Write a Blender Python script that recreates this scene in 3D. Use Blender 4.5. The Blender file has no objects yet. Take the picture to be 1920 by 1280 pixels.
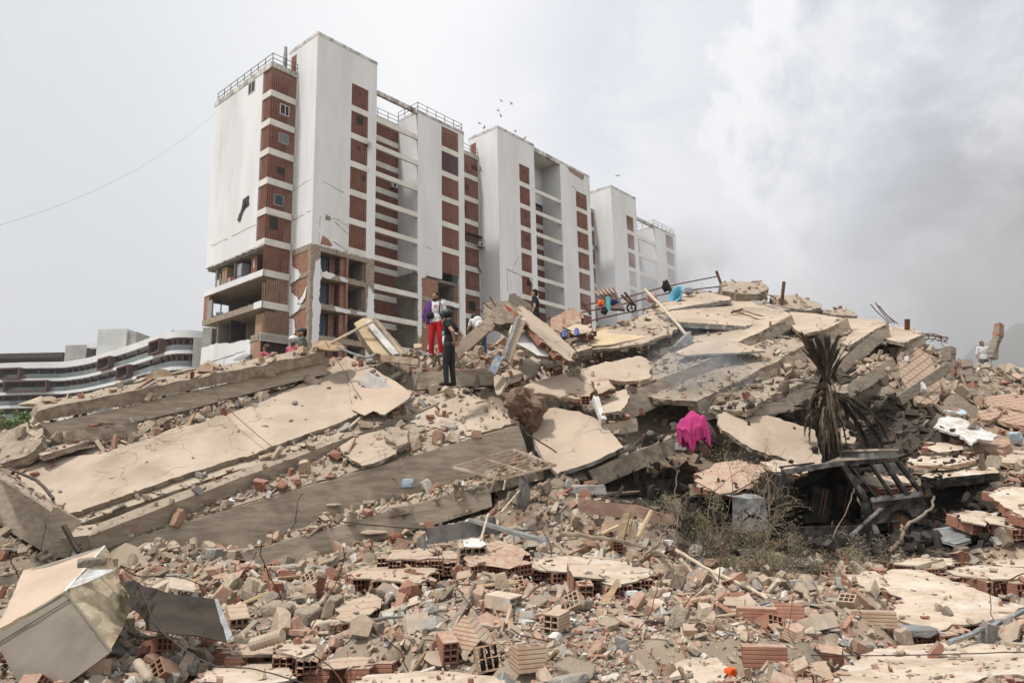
import bpy, bmesh, math, random
import numpy as np
from mathutils import Vector, Matrix, Euler, noise
from mathutils.bvhtree import BVHTree
from mathutils.geometry import tessellate_polygon
R = math.radians
random.seed(7); RNG = np.random.default_rng(7)
sc = bpy.context.scene
col = sc.collection

# ------------------------------------------------------------------ camera, world, sun
F_PX, PITCH, ROLL, YAW = 1324.36, R(10.465), R(-1.282), R(49.343)
CAMZ = 1.6
_up0 = Vector((0, -math.sin(PITCH), math.cos(PITCH))); _ri0 = Vector((1, 0, 0))
FW = Vector((0, math.cos(PITCH), math.sin(PITCH)))
RI = _ri0*math.cos(ROLL) + _up0*math.sin(ROLL)
UP = -_ri0*math.sin(ROLL) + _up0*math.cos(ROLL)
CAM = Vector((0, 0, CAMZ))
cd = bpy.data.cameras.new('camera'); cam = bpy.data.objects.new('camera', cd); col.objects.link(cam)
cam.matrix_world = Matrix(((RI.x, UP.x, -FW.x, 0), (RI.y, UP.y, -FW.y, 0), (RI.z, UP.z, -FW.z, CAMZ), (0, 0, 0, 1)))
cd.sensor_width = 36; cd.lens = 36*F_PX/1920; cd.clip_end = 9000; cd.clip_start = .1
sc.camera = cam

def pt(x, y, d):
    """a surveyed point: picture measure (1920 wide) and its distance along the view -> metres"""
    return CAM + (FW + RI*((x-960)/F_PX) + UP*((640-y)/F_PX))*d
def zat(x, y, d): return pt(x, y, d).z

SUN_EL, SUN_AZ = R(64), R(-125)     # azimuth measured from +Y towards +X
w = bpy.data.worlds.new('World'); sc.world = w; w.use_nodes = True
nt = w.node_tree; N = nt.nodes; Lk = nt.links
N.clear()
out = N.new('ShaderNodeOutputWorld'); bg = N.new('ShaderNodeBackground'); Lk.new(bg.outputs[0], out.inputs[0])
def _n(t, **k):
    n = N.new(t)
    for a, b in k.items(): setattr(n, a, b)
    return n
tc = _n('ShaderNodeTexCoord'); 
sky = _n('ShaderNodeTexSky', sky_type='NISHITA'); sky.sun_disc = False
sky.sun_elevation = SUN_EL; sky.sun_rotation = SUN_AZ; sky.air_density = 1.2; sky.dust_density = 3
def skydir(x, y):
    v = FW + RI*((x-960)/F_PX) + UP*((640-y)/F_PX); return v.normalized()
def wmath(op, a, b=None, clamp=False):
    m = _n('ShaderNodeMath', operation=op, use_clamp=clamp)
    for i, s in enumerate((a, b)):
        if s is None: continue
        if isinstance(s, (int, float)): m.inputs[i].default_value = s
        else: Lk.new(s, m.inputs[i])
    return m.outputs[0]
def wmix(fac, a, b):
    m = _n('ShaderNodeMix', data_type='RGBA'); 
    for sk, v in ((m.inputs[0], fac), (m.inputs[6], a), (m.inputs[7], b)):
        if isinstance(v, (int, float)): sk.default_value = v
        elif isinstance(v, tuple): sk.default_value = (*v, 1)
        else: Lk.new(v, sk)
    return m.outputs[2]
def wnoise(scale, detail=6, rough=.55, off=(0, 0, 0), dist=0, stretch=(1, 1, 1)):
    mp = _n('ShaderNodeMapping'); mp.inputs['Location'].default_value = off; mp.inputs['Scale'].default_value = stretch
    Lk.new(tc.outputs['Generated'], mp.inputs[0])
    n = _n('ShaderNodeTexNoise'); n.inputs['Scale'].default_value = scale; n.inputs['Detail'].default_value = detail
    n.inputs['Roughness'].default_value = rough; n.inputs['Distortion'].default_value = dist
    Lk.new(mp.outputs[0], n.inputs['Vector']); return n.outputs['Fac']
def wramp(s, lo, hi):
    m = _n('ShaderNodeMapRange', interpolation_type='SMOOTHSTEP'); Lk.new(s, m.inputs[0])
    m.inputs[1].default_value = lo; m.inputs[2].default_value = hi; return m.outputs[0]
def wblob(x, y, rad, soft, wob=0, nz=None):
    """soft cloud mass round a compass direction of the sky, with a noisy rim"""
    d = skydir(x, y); vm = _n('ShaderNodeVectorMath', operation='DOT_PRODUCT'); vm.inputs[1].default_value = d
    nrm = _n('ShaderNodeVectorMath', operation='NORMALIZE'); Lk.new(tc.outputs['Generated'], nrm.inputs[0]); Lk.new(nrm.outputs[0], vm.inputs[0])
    a = wmath('ARCCOSINE', vm.outputs['Value'])
    if nz is not None: a = wmath('ADD', a, wmath('MULTIPLY', wmath('SUBTRACT', nz, .5), wob))
    m = _n('ShaderNodeMapRange', interpolation_type='SMOOTHSTEP'); Lk.new(a, m.inputs[0])
    m.inputs[1].default_value = R(rad+soft); m.inputs[2].default_value = R(rad-soft); return m.outputs[0]
n1 = wnoise(2.2, 7, .58); n2 = wnoise(4.5, 9, .62, (3, 1, 5), .3); n3 = wnoise(1.6, 5, .55, (9, 2, 1))
n4 = wnoise(7, 8, .6, (1, 7, 2), .4); nw = wnoise(3.2, 8, .6, (5, 3, 8), .4)
c = wmix(wramp(n3, .35, .65), (.84, .855, .87), (.97, .975, .98))             # bright veil of cloud
c = wmix(wmath('MULTIPLY', wblob(-50, 440, 30, 22), .85), c, (.645, .68, .70))     # thinner, greyer to the left
c = wmix(wmath('MULTIPLY', wblob(900, 150, 16, 18), .9), c, (.985, .985, .985))
cell = wblob(1330, 130, 15, 10, .35, nw)
c = wmix(wmath('MULTIPLY', cell, wmath('MULTIPLY', wramp(nw, .36, .60), .8)), c, (.60, .645, .74))
c = wmix(wmath('MULTIPLY', wblob(1440, 90, 5, 8, .3, nw), .6), c, (.62, .66, .75))
cum = wblob(1850, 200, 18.0, .8, .36, n2)                                     # the bright cumulus head top right
cumc = wmix(wramp(n2, .40, .62), (.54, .58, .655), (.86, .87, .89))
cumc = wmix(wmath('MULTIPLY', wramp(n4, .46, .66), .6), cumc, (.55, .59, .66))
rim = wmath('MULTIPLY', cum, wmath('SUBTRACT', 1.0, wblob(1880, 220, 15.8, 2.2, .36, n2)))
c = wmix(wmath('MULTIPLY', wblob(1900, 150, 25, 8, .3, n1), .35), c, (.72, .75, .80))
c = wmix(wmath('MULTIPLY', cum, .95), c, cumc)
c = wmix(wmath('MULTIPLY', rim, .85), c, (.96, .96, .965))
c = wmix(wmath('MULTIPLY', wblob(1640, 760, 13, 8, .35, n1), .8), c, (.62, .622, .625))   # far smoke lying over the skyline
c = wmix(wmath('MULTIPLY', wblob(1985, 430, 6.5, 7, .40, n2), .95), c, (.27, .27, .27))
c = wmix(wmath('MULTIPLY', wblob(2050, 600, 9, 8, .2, n1), .5), c, (.42, .42, .42))
skyc = _n('ShaderNodeMix', data_type='RGBA', blend_type='ADD'); skyc.inputs[0].default_value = .012
Lk.new(c, skyc.inputs[6]); Lk.new(sky.outputs[0], skyc.inputs[7])
Lk.new(skyc.outputs[2], bg.inputs[0]); bg.inputs[1].default_value = 1.04
sd = bpy.data.lights.new('sun', 'SUN'); sd.energy = 3.7; sd.angle = R(5); sd.color = (1, .965, .92)
so = bpy.data.objects.new('sun', sd); col.objects.link(so)
sdir = Vector((math.sin(SUN_AZ)*math.cos(SUN_EL), math.cos(SUN_AZ)*math.cos(SUN_EL), math.sin(SUN_EL)))
so.rotation_euler = sdir.to_track_quat('Z', 'Y').to_euler()
sc.view_settings.view_transform = 'Standard'; sc.view_settings.look = 'None'; sc.view_settings.exposure = .02; sc.view_settings.gamma = 1
sc.cycles.max_bounces = 6; sc.cycles.diffuse_bounces = 1; sc.cycles.volume_bounces = 0; sc.cycles.transparent_max_bounces = 6
sc.cycles.use_adaptive_sampling = True

# ------------------------------------------------------------------ materials
MATS = {}
def mat(name, base, base2=None, scale=4, rough=.9, bump=.3, bscale=None, dust=None, dustamt=0, stain=None, stainamt=0,
        island=None, metal=0, wave=None, stretch=(1, 1, 1), spec=.3, bdist=.02, ramp=(.38, .62), crack=0, soot_dark=False, alpha=None):
    """one procedural surface: two-tone noise, optional dust on upward faces, stains, board or brick marks, per-piece hue"""
    if name in MATS: return MATS[name]
    m = bpy.data.materials.new(name); m.use_nodes = True; MATS[name] = m
    t = m.node_tree; n = t.nodes; l = t.links; b = n['Principled BSDF']
    b.inputs['Roughness'].default_value = rough; b.inputs['Metallic'].default_value = metal
    b.inputs['Specular IOR Level'].default_value = spec
    tcn = n.new('ShaderNodeTexCoord'); geo = n.new('ShaderNodeNewGeometry')
    mp = n.new('ShaderNodeMapping'); mp.inputs['Scale'].default_value = stretch; l.new(tcn.outputs['Object'], mp.inputs[0])
    def noi(s, d=6, r=.6, vec=None):
        q = n.new('ShaderNodeTexNoise'); q.inputs['Scale'].default_value = s; q.inputs['Detail'].default_value = d
        q.inputs['Roughness'].default_value = r; l.new(vec or mp.outputs[0], q.inputs['Vector']); return q.outputs['Fac']
    def mr(s, lo, hi, o0=0, o1=1):
        q = n.new('ShaderNodeMapRange'); q.interpolation_type = 'SMOOTHSTEP'; l.new(s, q.inputs[0])
        for i, v in ((1, lo), (2, hi), (3, o0), (4, o1)): q.inputs[i].default_value = v
        return q.outputs[0]
    def mx(f, a, c2, bt='MIX'):
        q = n.new('ShaderNodeMix'); q.data_type = 'RGBA'; q.blend_type = bt
        for sk, v in ((q.inputs[0], f), (q.inputs[6], a), (q.inputs[7], c2)):
            if isinstance(v, (int, float)): sk.default_value = v
            elif isinstance(v, tuple): sk.default_value = (*v, 1)
            else: l.new(v, sk)
        return q.outputs[2]
    def mul(a, v):
        q = n.new('ShaderNodeMath'); q.operation = 'MULTIPLY'
        for i, s in enumerate((a, v)):
            if isinstance(s, (int, float)): q.inputs[i].default_value = s
            else: l.new(s, q.inputs[i])
        return q.outputs[0]
    base2 = base2 or tuple(v*.8 for v in base)
    if island:
        cr = n.new('ShaderNodeValToRGB'); cr.color_ramp.interpolation = 'CONSTANT'
        el = cr.color_ramp.elements
        acc = 0
        tot = sum(wt for wt, _ in island)
        for i, (wt, cc) in enumerate(island):
            e = el[0] if i == 0 else (el[1] if i == 1 else el.new(acc/tot))
            e.position = acc/tot; e.color = (*cc, 1); acc += wt
        l.new(geo.outputs['Random Per Island'], cr.inputs[0])
        c0 = mx(mr(noi(scale), .3, .7, .72, 1.12), (0, 0, 0), cr.outputs[0])
        cc = mx(1.0, cr.outputs[0], mx(mr(noi(scale), .3, .7), (.74, .74, .74), (1.1, 1.1, 1.1)), 'MULTIPLY')
    else:
        cc = mx(mr(noi(scale), *ramp), base, base2)
    if wave:
        # wave = (axis, scale, colour, width)  grooves or board lines
        wv = n.new('ShaderNodeTexWave'); wv.bands_direction = wave[0]; wv.inputs['Scale'].default_value = wave[1]
        wv.inputs['Distortion'].default_value = wave[4] if len(wave) > 4 else .6; wv.inputs['Detail'].default_value = 2
        l.new(tcn.outputs['Object'], wv.inputs[0]); wf = mr(wv.outputs['Fac'], 1-wave[3], 1)
        cc = mx(mul(wf, .8), cc, wave[2])
    if stain:
        cc = mx(mul(mr(noi(scale*.45, 8, .68), .5, .68), stainamt), cc, stain)
    if crack:
        vo = n.new('ShaderNodeTexVoronoi'); vo.feature = 'DISTANCE_TO_EDGE'; vo.inputs['Scale'].default_value = crack
        ad = n.new('ShaderNodeVectorMath'); ad.operation = 'ADD'
        nn = n.new('ShaderNodeTexNoise'); nn.inputs['Scale'].default_value = crack*2; l.new(tcn.outputs['Object'], nn.inputs['Vector'])
        l.new(tcn.outputs['Object'], ad.inputs[0]); l.new(nn.outputs['Color'], ad.inputs[1]); l.new(ad.outputs[0], vo.inputs['Vector'])
        cf = mr(vo.outputs['Distance'], .022, .0, 0, 1)
        cf = mul(cf, mr(noi(crack*.5, 3), .46, .56))
        cc = mx(mul(cf, .7), cc, tuple(v*.3 for v in base))
    if dust:
        sx = n.new('ShaderNodeSeparateXYZ'); l.new(geo.outputs['Normal'], sx.inputs[0])
        up = mr(sx.outputs['Z'], .25, .85); ns = mr(noi(scale*1.7, 8, .7), .30, .62)
        cc = mx(mul(mul(up, ns), dustamt), cc, dust)
    if soot_dark:
        # charred ground and timber round the burnt car: a stain with a place of its own
        vd = n.new('ShaderNodeVectorMath'); vd.operation = 'MULTIPLY_ADD'
        cpos = n.new('ShaderNodeVectorMath'); cpos.operation = 'SUBTRACT'
        geo2 = geo.outputs['Position']; l.new(geo2, cpos.inputs[0]); cpos.inputs[1].default_value = SOOT_C
        ln = n.new('ShaderNodeVectorMath'); ln.operation = 'MULTIPLY'; l.new(cpos.outputs[0], ln.inputs[0]); ln.inputs[1].default_value = SOOT_S
        lg = n.new('ShaderNodeVectorMath'); lg.operation = 'LENGTH'; l.new(ln.outputs[0], lg.inputs[0])
        nz = n.new('ShaderNodeTexNoise'); nz.inputs['Scale'].default_value = 1.3; nz.inputs['Detail'].default_value = 6; l.new(geo2, nz.inputs['Vector'])
        su = n.new('ShaderNodeMath'); su.operation = 'ADD'; l.new(lg.outputs['Value'], su.inputs[0]); l.new(mul(nz.outputs['Fac'], .9), su.inputs[1])
        cc = mx(mul(mr(su.outputs[0], 1.66, 1.3), .95), cc, (.016, .014, .012))
        for C2, S2, am in DARK_LOBES:  # further dark lobes put into the colour to deepen the voids
            p2 = n.new('ShaderNodeVectorMath'); p2.operation = 'SUBTRACT'; l.new(geo2, p2.inputs[0]); p2.inputs[1].default_value = C2
            q2 = n.new('ShaderNodeVectorMath'); q2.operation = 'MULTIPLY'; l.new(p2.outputs[0], q2.inputs[0]); q2.inputs[1].default_value = S2
            g2 = n.new('ShaderNodeVectorMath'); g2.operation = 'LENGTH'; l.new(q2.outputs[0], g2.inputs[0])
            s2 = n.new('ShaderNodeMath'); s2.operation = 'ADD'; l.new(g2.outputs['Value'], s2.inputs[0]); l.new(mul(nz.outputs['Fac'], .9), s2.inputs[1])
            cc = mx(mul(mr(s2.outputs[0], 1.6, 1.15), am), cc, (.03, .026, .022))
    l.new(cc, b.inputs['Base Color'])
    if bump:
        bp = n.new('ShaderNodeBump'); bp.inputs['Strength'].default_value = bump; bp.inputs['Distance'].default_value = bdist
        hb = noi(bscale or scale*5, 8, .7)
        if wave:
            ml = n.new('ShaderNodeMath'); ml.operation = 'SUBTRACT'; l.new(hb, ml.inputs[0]); l.new(wf, ml.inputs[1]); hb = ml.outputs[0]
        l.new(hb, bp.inputs['Height']); l.new(bp.outputs[0], b.inputs['Normal'])
    if alpha is not None: b.inputs['Alpha'].default_value = alpha
    return m
_cc = pt(1570, 960, 13.5)
SOOT_C = (_cc.x+.3, _cc.y+.6, .6); SOOT_S = (1/3.7, 1/2.6, 1/4)
DARK_LOBES = [(tuple(pt(1600, 790, 17.5)), (1/2.9, 1/3.2, 1/1.6), .85), (tuple(pt(1215, 880, 15.5)), (1/2.2, 1/1.5, 1/.8), .88), (tuple(pt(1310, 800, 15.8)), (1/1.3, 1/1.3, 1/.9), .8)]
DUST = (.41, .335, .255)
M = lambda k: MATS[k]
mat('tan_render', (.43, .345, .265), (.36, .285, .218), 1.1, .92, .35, 14, stain=(.27, .21, .155), stainamt=.85, crack=.9, bdist=.015)
mat('tan_render_clean', (.445, .352, .27), (.39, .305, .232), .9, .92, .25, 18, stain=(.30, .235, .17), stainamt=.75, crack=.7, bdist=.012)
mat('pale_render', (.52, .425, .33), (.39, .305, .225), 3.5, .92, .4, 22, stain=(.62, .57, .50), stainamt=.7, bdist=.01)
mat('yellow_render', (.50, .39, .245), (.43, .33, .20), 1.5, .9, .2, 20, stain=(.4, .28, .17), stainamt=.3)
mat('concrete', (.46, .385, .30), (.33, .27, .21), 2.2, .95, .6, 16, dust=DUST, dustamt=.85, stain=(.44, .37, .285), stainamt=.6, stretch=(1, 1, 5), bdist=.03)
mat('rough_concrete', (.38, .31, .24), (.23, .185, .14), 5, .96, 1.0, 22, dust=DUST, dustamt=.8, bdist=.05)
mat('grey_concrete', (.33, .315, .29), (.24, .225, .205), 4, .95, .7, 24, dust=DUST, dustamt=.5, bdist=.03)
mat('white_plaster_frag', (.60, .58, .55), (.46, .43, .40), 3, .9, .5, 20, stain=(.36, .35, .34), stainamt=.6)
mat('clay', (.35, .175, .12), (.28, .13, .085), 6, .9, .5, 40, dust=DUST, dustamt=.9, wave=('Z', 9, (.25, .12, .08), .3, .4), bdist=.015)
mat('clay_dusty', (.42, .27, .185), (.46, .35, .25), 7, .93, .5, 40, dust=DUST, dustamt=.9, wave=('Z', 9, (.25, .15, .10), .35, .2), bdist=.015)
mat('clay_plain', (.33, .175, .12), (.42, .28, .20), 5, .92, .5, 30, dust=DUST, dustamt=.7)
mat('wall_white', (.71, .705, .70), (.63, .625, .62), .35, .85, .12, 30, stain=(.46, .45, .44), stainamt=.6, stretch=(1, 1, .22), bdist=.01)
mat('wall_edge', (.60, .585, .55), (.38, .35, .31), 1.6, .9, .3, 20, stain=(.09, .08, .07), stainamt=.95, stretch=(1, 1, .5), ramp=(.45, .55))
mat('band_cream', (.68, .65, .59), (.60, .57, .51), .8, .88, .12, 20, stain=(.44, .41, .37), stainamt=.35)
mat('lattice_clay', (.295, .135, .095), (.235, .102, .07), 1.2, .9, .25, 20)
mat('lattice_purple', (.145, .085, .10), (.115, .07, .085), 1.2, .9, .25, 20)
mat('lattice_dusty', (.36, .235, .165), (.30, .17, .11), 1.0, .9, .25, 20)
mat('room_dark', (.05, .042, .038), (.035, .03, .028), 2, .95, .1)  # near-black colour so the rooms behind look unlit
mat('room_wall', (.25, .22, .185), (.18, .16, .135), .8, .95, .1, stain=(.2, .17, .14), stainamt=.5)
mat('room_brick', (.31, .17, .12), (.24, .12, .08), 3, .95, .5, 20)
mat('steel_dark', (.05, .048, .045), (.09, .06, .045), 6, .6, .3, metal=.5)
mat('rust', (.16, .075, .045), (.09, .045, .03), 6, .85, .5, 40, metal=.2)
mat('rust_pale', (.46, .37, .28), (.28, .19, .13), 5, .8, .4, 40, stain=(.42, .38, .33), stainamt=.6)
mat('galv', (.33, .34, .34), (.22, .225, .22), 6, .5, .2, metal=.5, stain=(.30, .24, .18), stainamt=.4)
mat('wood', (.38, .26, .155), (.26, .17, .10), 5, .85, .5, 30, stretch=(1, 1, 6))
mat('wood_grey', (.27, .225, .18), (.18, .145, .115), 5, .9, .6, 30, stretch=(1, 1, 5))
mat('wood_red', (.22, .095, .05), (.16, .065, .035), 5, .7, .3, 20)
mat('char', (.012, .011, .010), (.028, .025, .022), 5, .9, .7, 25, spec=.08)
mat('char_ash', (.028, .026, .024), (.13, .125, .12), 5, .75, .6, 25, ramp=(.5, .72), stain=(.08, .05, .035), stainamt=.6, spec=.1)
mat('ground_dust', (.32, .255, .19), (.20, .16, .12), .9, .97, .8, 9, stain=(.33, .20, .14), stainamt=.4, bdist=.05, soot_dark=True)
mat('debris_fore', (.4, .3, .2), None, 20, .95, .5, 50, dust=DUST, dustamt=.4, soot_dark=True,
    island=[(22, (0.422, 0.326, 0.242)), (14, (0.378, 0.229, 0.167)), (12, (0.440, 0.273, 0.207)), (9, (0.317, 0.150, 0.101)), (14, (0.493, 0.405, 0.308)), (9, (0.290, 0.229, 0.167)), (6, (0.563, 0.528, 0.475)), (3, (0.616, 0.607, 0.590)), (5, (0.290, 0.273, 0.251)), (6, (0.211, 0.167, 0.128))])
mat('debris', (.4, .3, .2), None, 20, .95, .5, 50, dust=DUST, dustamt=.45, soot_dark=True,
    island=[(24, (0.405, 0.321, 0.238)), (15, (0.290, 0.229, 0.167)), (7, (0.299, 0.145, 0.097)), (11, (0.352, 0.220, 0.154)), (16, (0.475, 0.387, 0.290)),
            (9, (0.229, 0.180, 0.136)), (4, (0.528, 0.484, 0.422)), (2, (0.581, 0.563, 0.537)), (5, (0.264, 0.246, 0.224)), (6, (0.238, 0.097, 0.062)), (7, (0.422, 0.317, 0.220))])
def plain(name, c, rough=.7, **k): return mat(name, c, tuple(v*.82 for v in c), k.pop('scale', 5), rough, k.pop('bump', .2), **k)
# ------------------------------------------------------------------ mesh helpers
OFF = {}
def tag(o, label=None, cat=None, group=None, kind=None):
    for k, v in (('label', label), ('category', cat), ('group', group), ('kind', kind)):
        if v: o[k] = v
    return o
def thing(name, loc, label, cat, group=None):
    o = bpy.data.objects.new(name, None); col.objects.link(o); o.location = loc; OFF[o.name] = Vector(loc)
    o.empty_display_size = .2; o['kind'] = 'thing'
    return tag(o, label, cat, group)
def link_mesh(name, me, parent=None):
    o = bpy.data.objects.new(name, me); col.objects.link(o)
    if parent is not None:
        o.parent = parent; OFF[o.name] = OFF[parent.name]
    else: OFF[o.name] = Vector((0, 0, 0))
    return o
def copy_tree(o, parent=None):
    c = o.copy(); col.objects.link(c)
    if parent is not None: c.parent = parent
    for ch in o.children: copy_tree(ch, c)
    return c
class MB:
    def __init__(s): s.v = []; s.f = []; s.m = []; s.mats = []
    def mi(s, m):
        if isinstance(m, str): m = MATS[m]
        if m not in s.mats: s.mats.append(m)
        return s.mats.index(m)
    def add(s, vs, fs, m):
        b = len(s.v); s.v.extend(Vector(v) for v in vs); k = s.mi(m)
        for f in fs: s.f.append(tuple(i+b for i in f)); s.m.append(k)
    def hexa(s, p, m):          # 8 points: bottom ring 0-3, top ring 4-7
        s.add(p, [(3, 2, 1, 0), (4, 5, 6, 7), (0, 1, 5, 4), (1, 2, 6, 5), (2, 3, 7, 6), (3, 0, 4, 7)], m)
    def box(s, c, size, m, rot=None):
        hx, hy, hz = (v/2 for v in size); c = Vector(c)
        P = [Vector(q) for q in ((-hx, -hy, -hz), (hx, -hy, -hz), (hx, hy, -hz), (-hx, hy, -hz), (-hx, -hy, hz), (hx, -hy, hz), (hx, hy, hz), (-hx, hy, hz))]
        if rot is not None: P = [rot @ q for q in P]
        s.hexa([c+q for q in P], m)
    def fbox(s, o, ax, ay, az, a, b, m):
        """box in the frame (o; ax, ay, az) from corner a to corner b"""
        P = []
        for z in (a[2], b[2]):
            for x, y in ((a[0], a[1]), (b[0], a[1]), (b[0], b[1]), (a[0], b[1])): P.append(o+ax*x+ay*y+az*z)
        s.hexa(P, m)
    def bar(s, p0, p1, w, h, m, up=(0, 0, 1)):
        p0 = Vector(p0); p1 = Vector(p1); d = (p1-p0)
        if d.length < 1e-6: return
        dn = d.normalized(); up = Vector(up); sd = dn.cross(up)
        if sd.length < 1e-3: sd = dn.cross(Vector((1, 0, 0)))
        sd.normalize(); u2 = sd.cross(dn)
        s.fbox(p0, dn, sd, u2, (0, -w/2, -h/2), (d.length, w/2, h/2), m)
    def tube(s, pts, r, m, n=6, cap=True):
        pts = [Vector(p) for p in pts]; k = len(pts); rr = r if isinstance(r, (list, tuple)) else [r]*k
        vs = []; fs = []; prev = None
        for i, p in enumerate(pts):
            d = (pts[min(i+1, k-1)]-pts[max(i-1, 0)]).normalized()
            a = prev if prev is not None else (Vector((0, 0, 1)) if abs(d.z) < .9 else Vector((1, 0, 0)))
            a = (a - d*a.dot(d)).normalized(); prev = a; b = d.cross(a)
            for j in range(n):
                t = 2*math.pi*j/n; vs.append(p + (a*math.cos(t)+b*math.sin(t))*rr[i])
        for i in range(k-1):
            for j in range(n):
                fs.append((i*n+j, i*n+(j+1) % n, (i+1)*n+(j+1) % n, (i+1)*n+j))
        if cap: fs.append(tuple(range(n-1, -1, -1))); fs.append(tuple(range((k-1)*n, k*n)))
        s.add(vs, fs, m)
    def ell(s, c, r, m, seg=12, ring=8, rot=None, wob=0):
        c = Vector(c); vs = [Vector((0, 0, r[2]))]; fs = []
        for i in range(1, ring):
            th = math.pi*i/ring
            for j in range(seg):
                ph = 2*math.pi*j/seg; vs.append(Vector((r[0]*math.sin(th)*math.cos(ph), r[1]*math.sin(th)*math.sin(ph), r[2]*math.cos(th))))
        vs.append(Vector((0, 0, -r[2])))
        if wob: vs = [v*(1+wob*noise.noise(v.normalized()*2.3+c)) for v in vs]
        if rot is not None: vs = [rot @ v for v in vs]
        for j in range(seg): fs.append((0, 1+j, 1+(j+1) % seg))
        for i in range(ring-2):
            for j in range(seg):
                a = 1+i*seg+j; b = 1+i*seg+(j+1) % seg; fs.append((a, a+seg, b+seg, b))
        last = len(vs)-1; q = 1+(ring-2)*seg
        for j in range(seg): fs.append((q+(j+1) % seg, q+j, last))
        s.add([c+v for v in vs], fs, m)
    def build(s, name, parent=None, smooth=False, mats=None):
        me = bpy.data.meshes.new(name); o_ = OFF[parent.name] if parent is not None else Vector((0, 0, 0))
        me.from_pydata([v-o_ for v in s.v], [], s.f)
        for m in s.mats: me.materials.append(m)
        me.polygons.foreach_set('material_index', s.m)
        if smooth: me.polygons.foreach_set('use_smooth', [True]*len(s.f))
        me.update(); return link_mesh(name, me, parent)
def rotm(rx=0, ry=0, rz=0): return Euler((rx, ry, rz)).to_matrix()

# a plane through three surveyed points, rays on to it, and slabs cut from it
class Plane:
    def __init__(s, a, b, c):
        a, b, c = (pt(*q) if not isinstance(q, Vector) else q for q in (a, b, c))
        s.o = a; n = (b-a).cross(c-a).normalized()
        if n.z < 0: n = -n
        s.n = n
    def at(s, x, y):
        d = FW + RI*((x-960)/F_PX) + UP*((640-y)/F_PX); return CAM + d*((s.o-CAM).dot(s.n)/d.dot(s.n))
    def shift(s, h):
        q = object.__new__(Plane); q.o = s.o+s.n*h; q.n = s.n; return q
def jag_outline(P, n, step, amp, seed, lockset=()):
    step = min(step, max(.05, amp*1.8)) if amp > .03 else step
    out = []; k = len(P)
    for i in range(k):
        a, b = P[i], P[(i+1) % k]; L = (b-a).length; m = max(1, int(L/step)); sd = (b-a).normalized().cross(n)
        am = amp*(.12 if i in lockset else 1)
        for j in range(m):
            t = j/m; p = a.lerp(b, t)
            if j: p = p + (b-a).normalized()*random.uniform(-.3, .3)*step
            q = noise.noise(p*1.7+Vector((seed, 0, 0)))*1.3 + noise.noise(p*6+Vector((0, seed, 0)))*.8 + random.uniform(-.35, .35)
            if am > .02 and random.random() < .07: q -= random.uniform(.4, 1.3)
            out.append(p + sd*q*am)
    return out
def prism_mb(mb, top, n, th, mtop, mside, rings=2, rough=.03, under=None):
    """solid with the outline `top`, thickness th along -n, broken-looking sides"""
    k = len(top); cen = sum(top, Vector())/k
    vs = list(top)
    for r_ in range(1, rings+2):
        t = r_/(rings+1)
        for i, p in enumerate(top):
            o2 = (p-cen); o2 = (o2 - n*o2.dot(n)).normalized()
            q = noise.noise(p*5+n*t*th*9)*rough*1.6 + random.uniform(-.5, .5)*rough
            vs.append(p - n*th*t + (o2*q if r_ <= rings+1 else 0*o2))
    tris = tessellate_polygon([top])
    fs = [];
    b = len(mb.v)
    # orient the top
    for t in tris:
        nn = (top[t[1]]-top[t[0]]).cross(top[t[2]]-top[t[0]])
        fs.append(tuple(t) if nn.dot(n) > 0 else tuple(reversed(t)))
    mb.add(vs[:k], fs, mtop)
    vs2 = vs; f2 = []
    area = Vector()
    for i in range(k): area += (top[i]-cen).cross(top[(i+1) % k]-cen)
    ccw = area.dot(n) > 0
    for r_ in range(rings+1):
        for i in range(k):
            a, c_ = r_*k+i, r_*k+(i+1) % k
            q = (a, a+k, c_+k, c_); f2.append(q if ccw else tuple(reversed(q)))
    base = (rings+1)*k
    for f in fs: f2.append(tuple(base+i for i in reversed(f)))
    mb.add(vs2, f2, mside)
GROUNDED = []
SUPPORT = []      # (bvh-able object, how much loose debris lies on it)
def slab(name, label, cat, px, plane, th, mtop='tan_render', mside='rough_concrete', jag=.05, step=.16, lock=(), rough=.03,
         group=None, litter=.3, parent=None, rings=2, ground=True):
    pl = plane if isinstance(plane, Plane) else Plane(*plane)
    P = [pl.at(*q) for q in px]
    top = jag_outline(P, pl.n, step, jag, random.uniform(0, 50), lock)
    mb = MB(); prism_mb(mb, top, pl.n, th, mtop, mside, rings, rough)
    o = mb.build(name, parent)
    if parent is None: tag(o, label, cat, group, 'thing')
    SUPPORT.append((o, litter))
    if ground: GROUNDED.append(o)
    return o, pl
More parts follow.
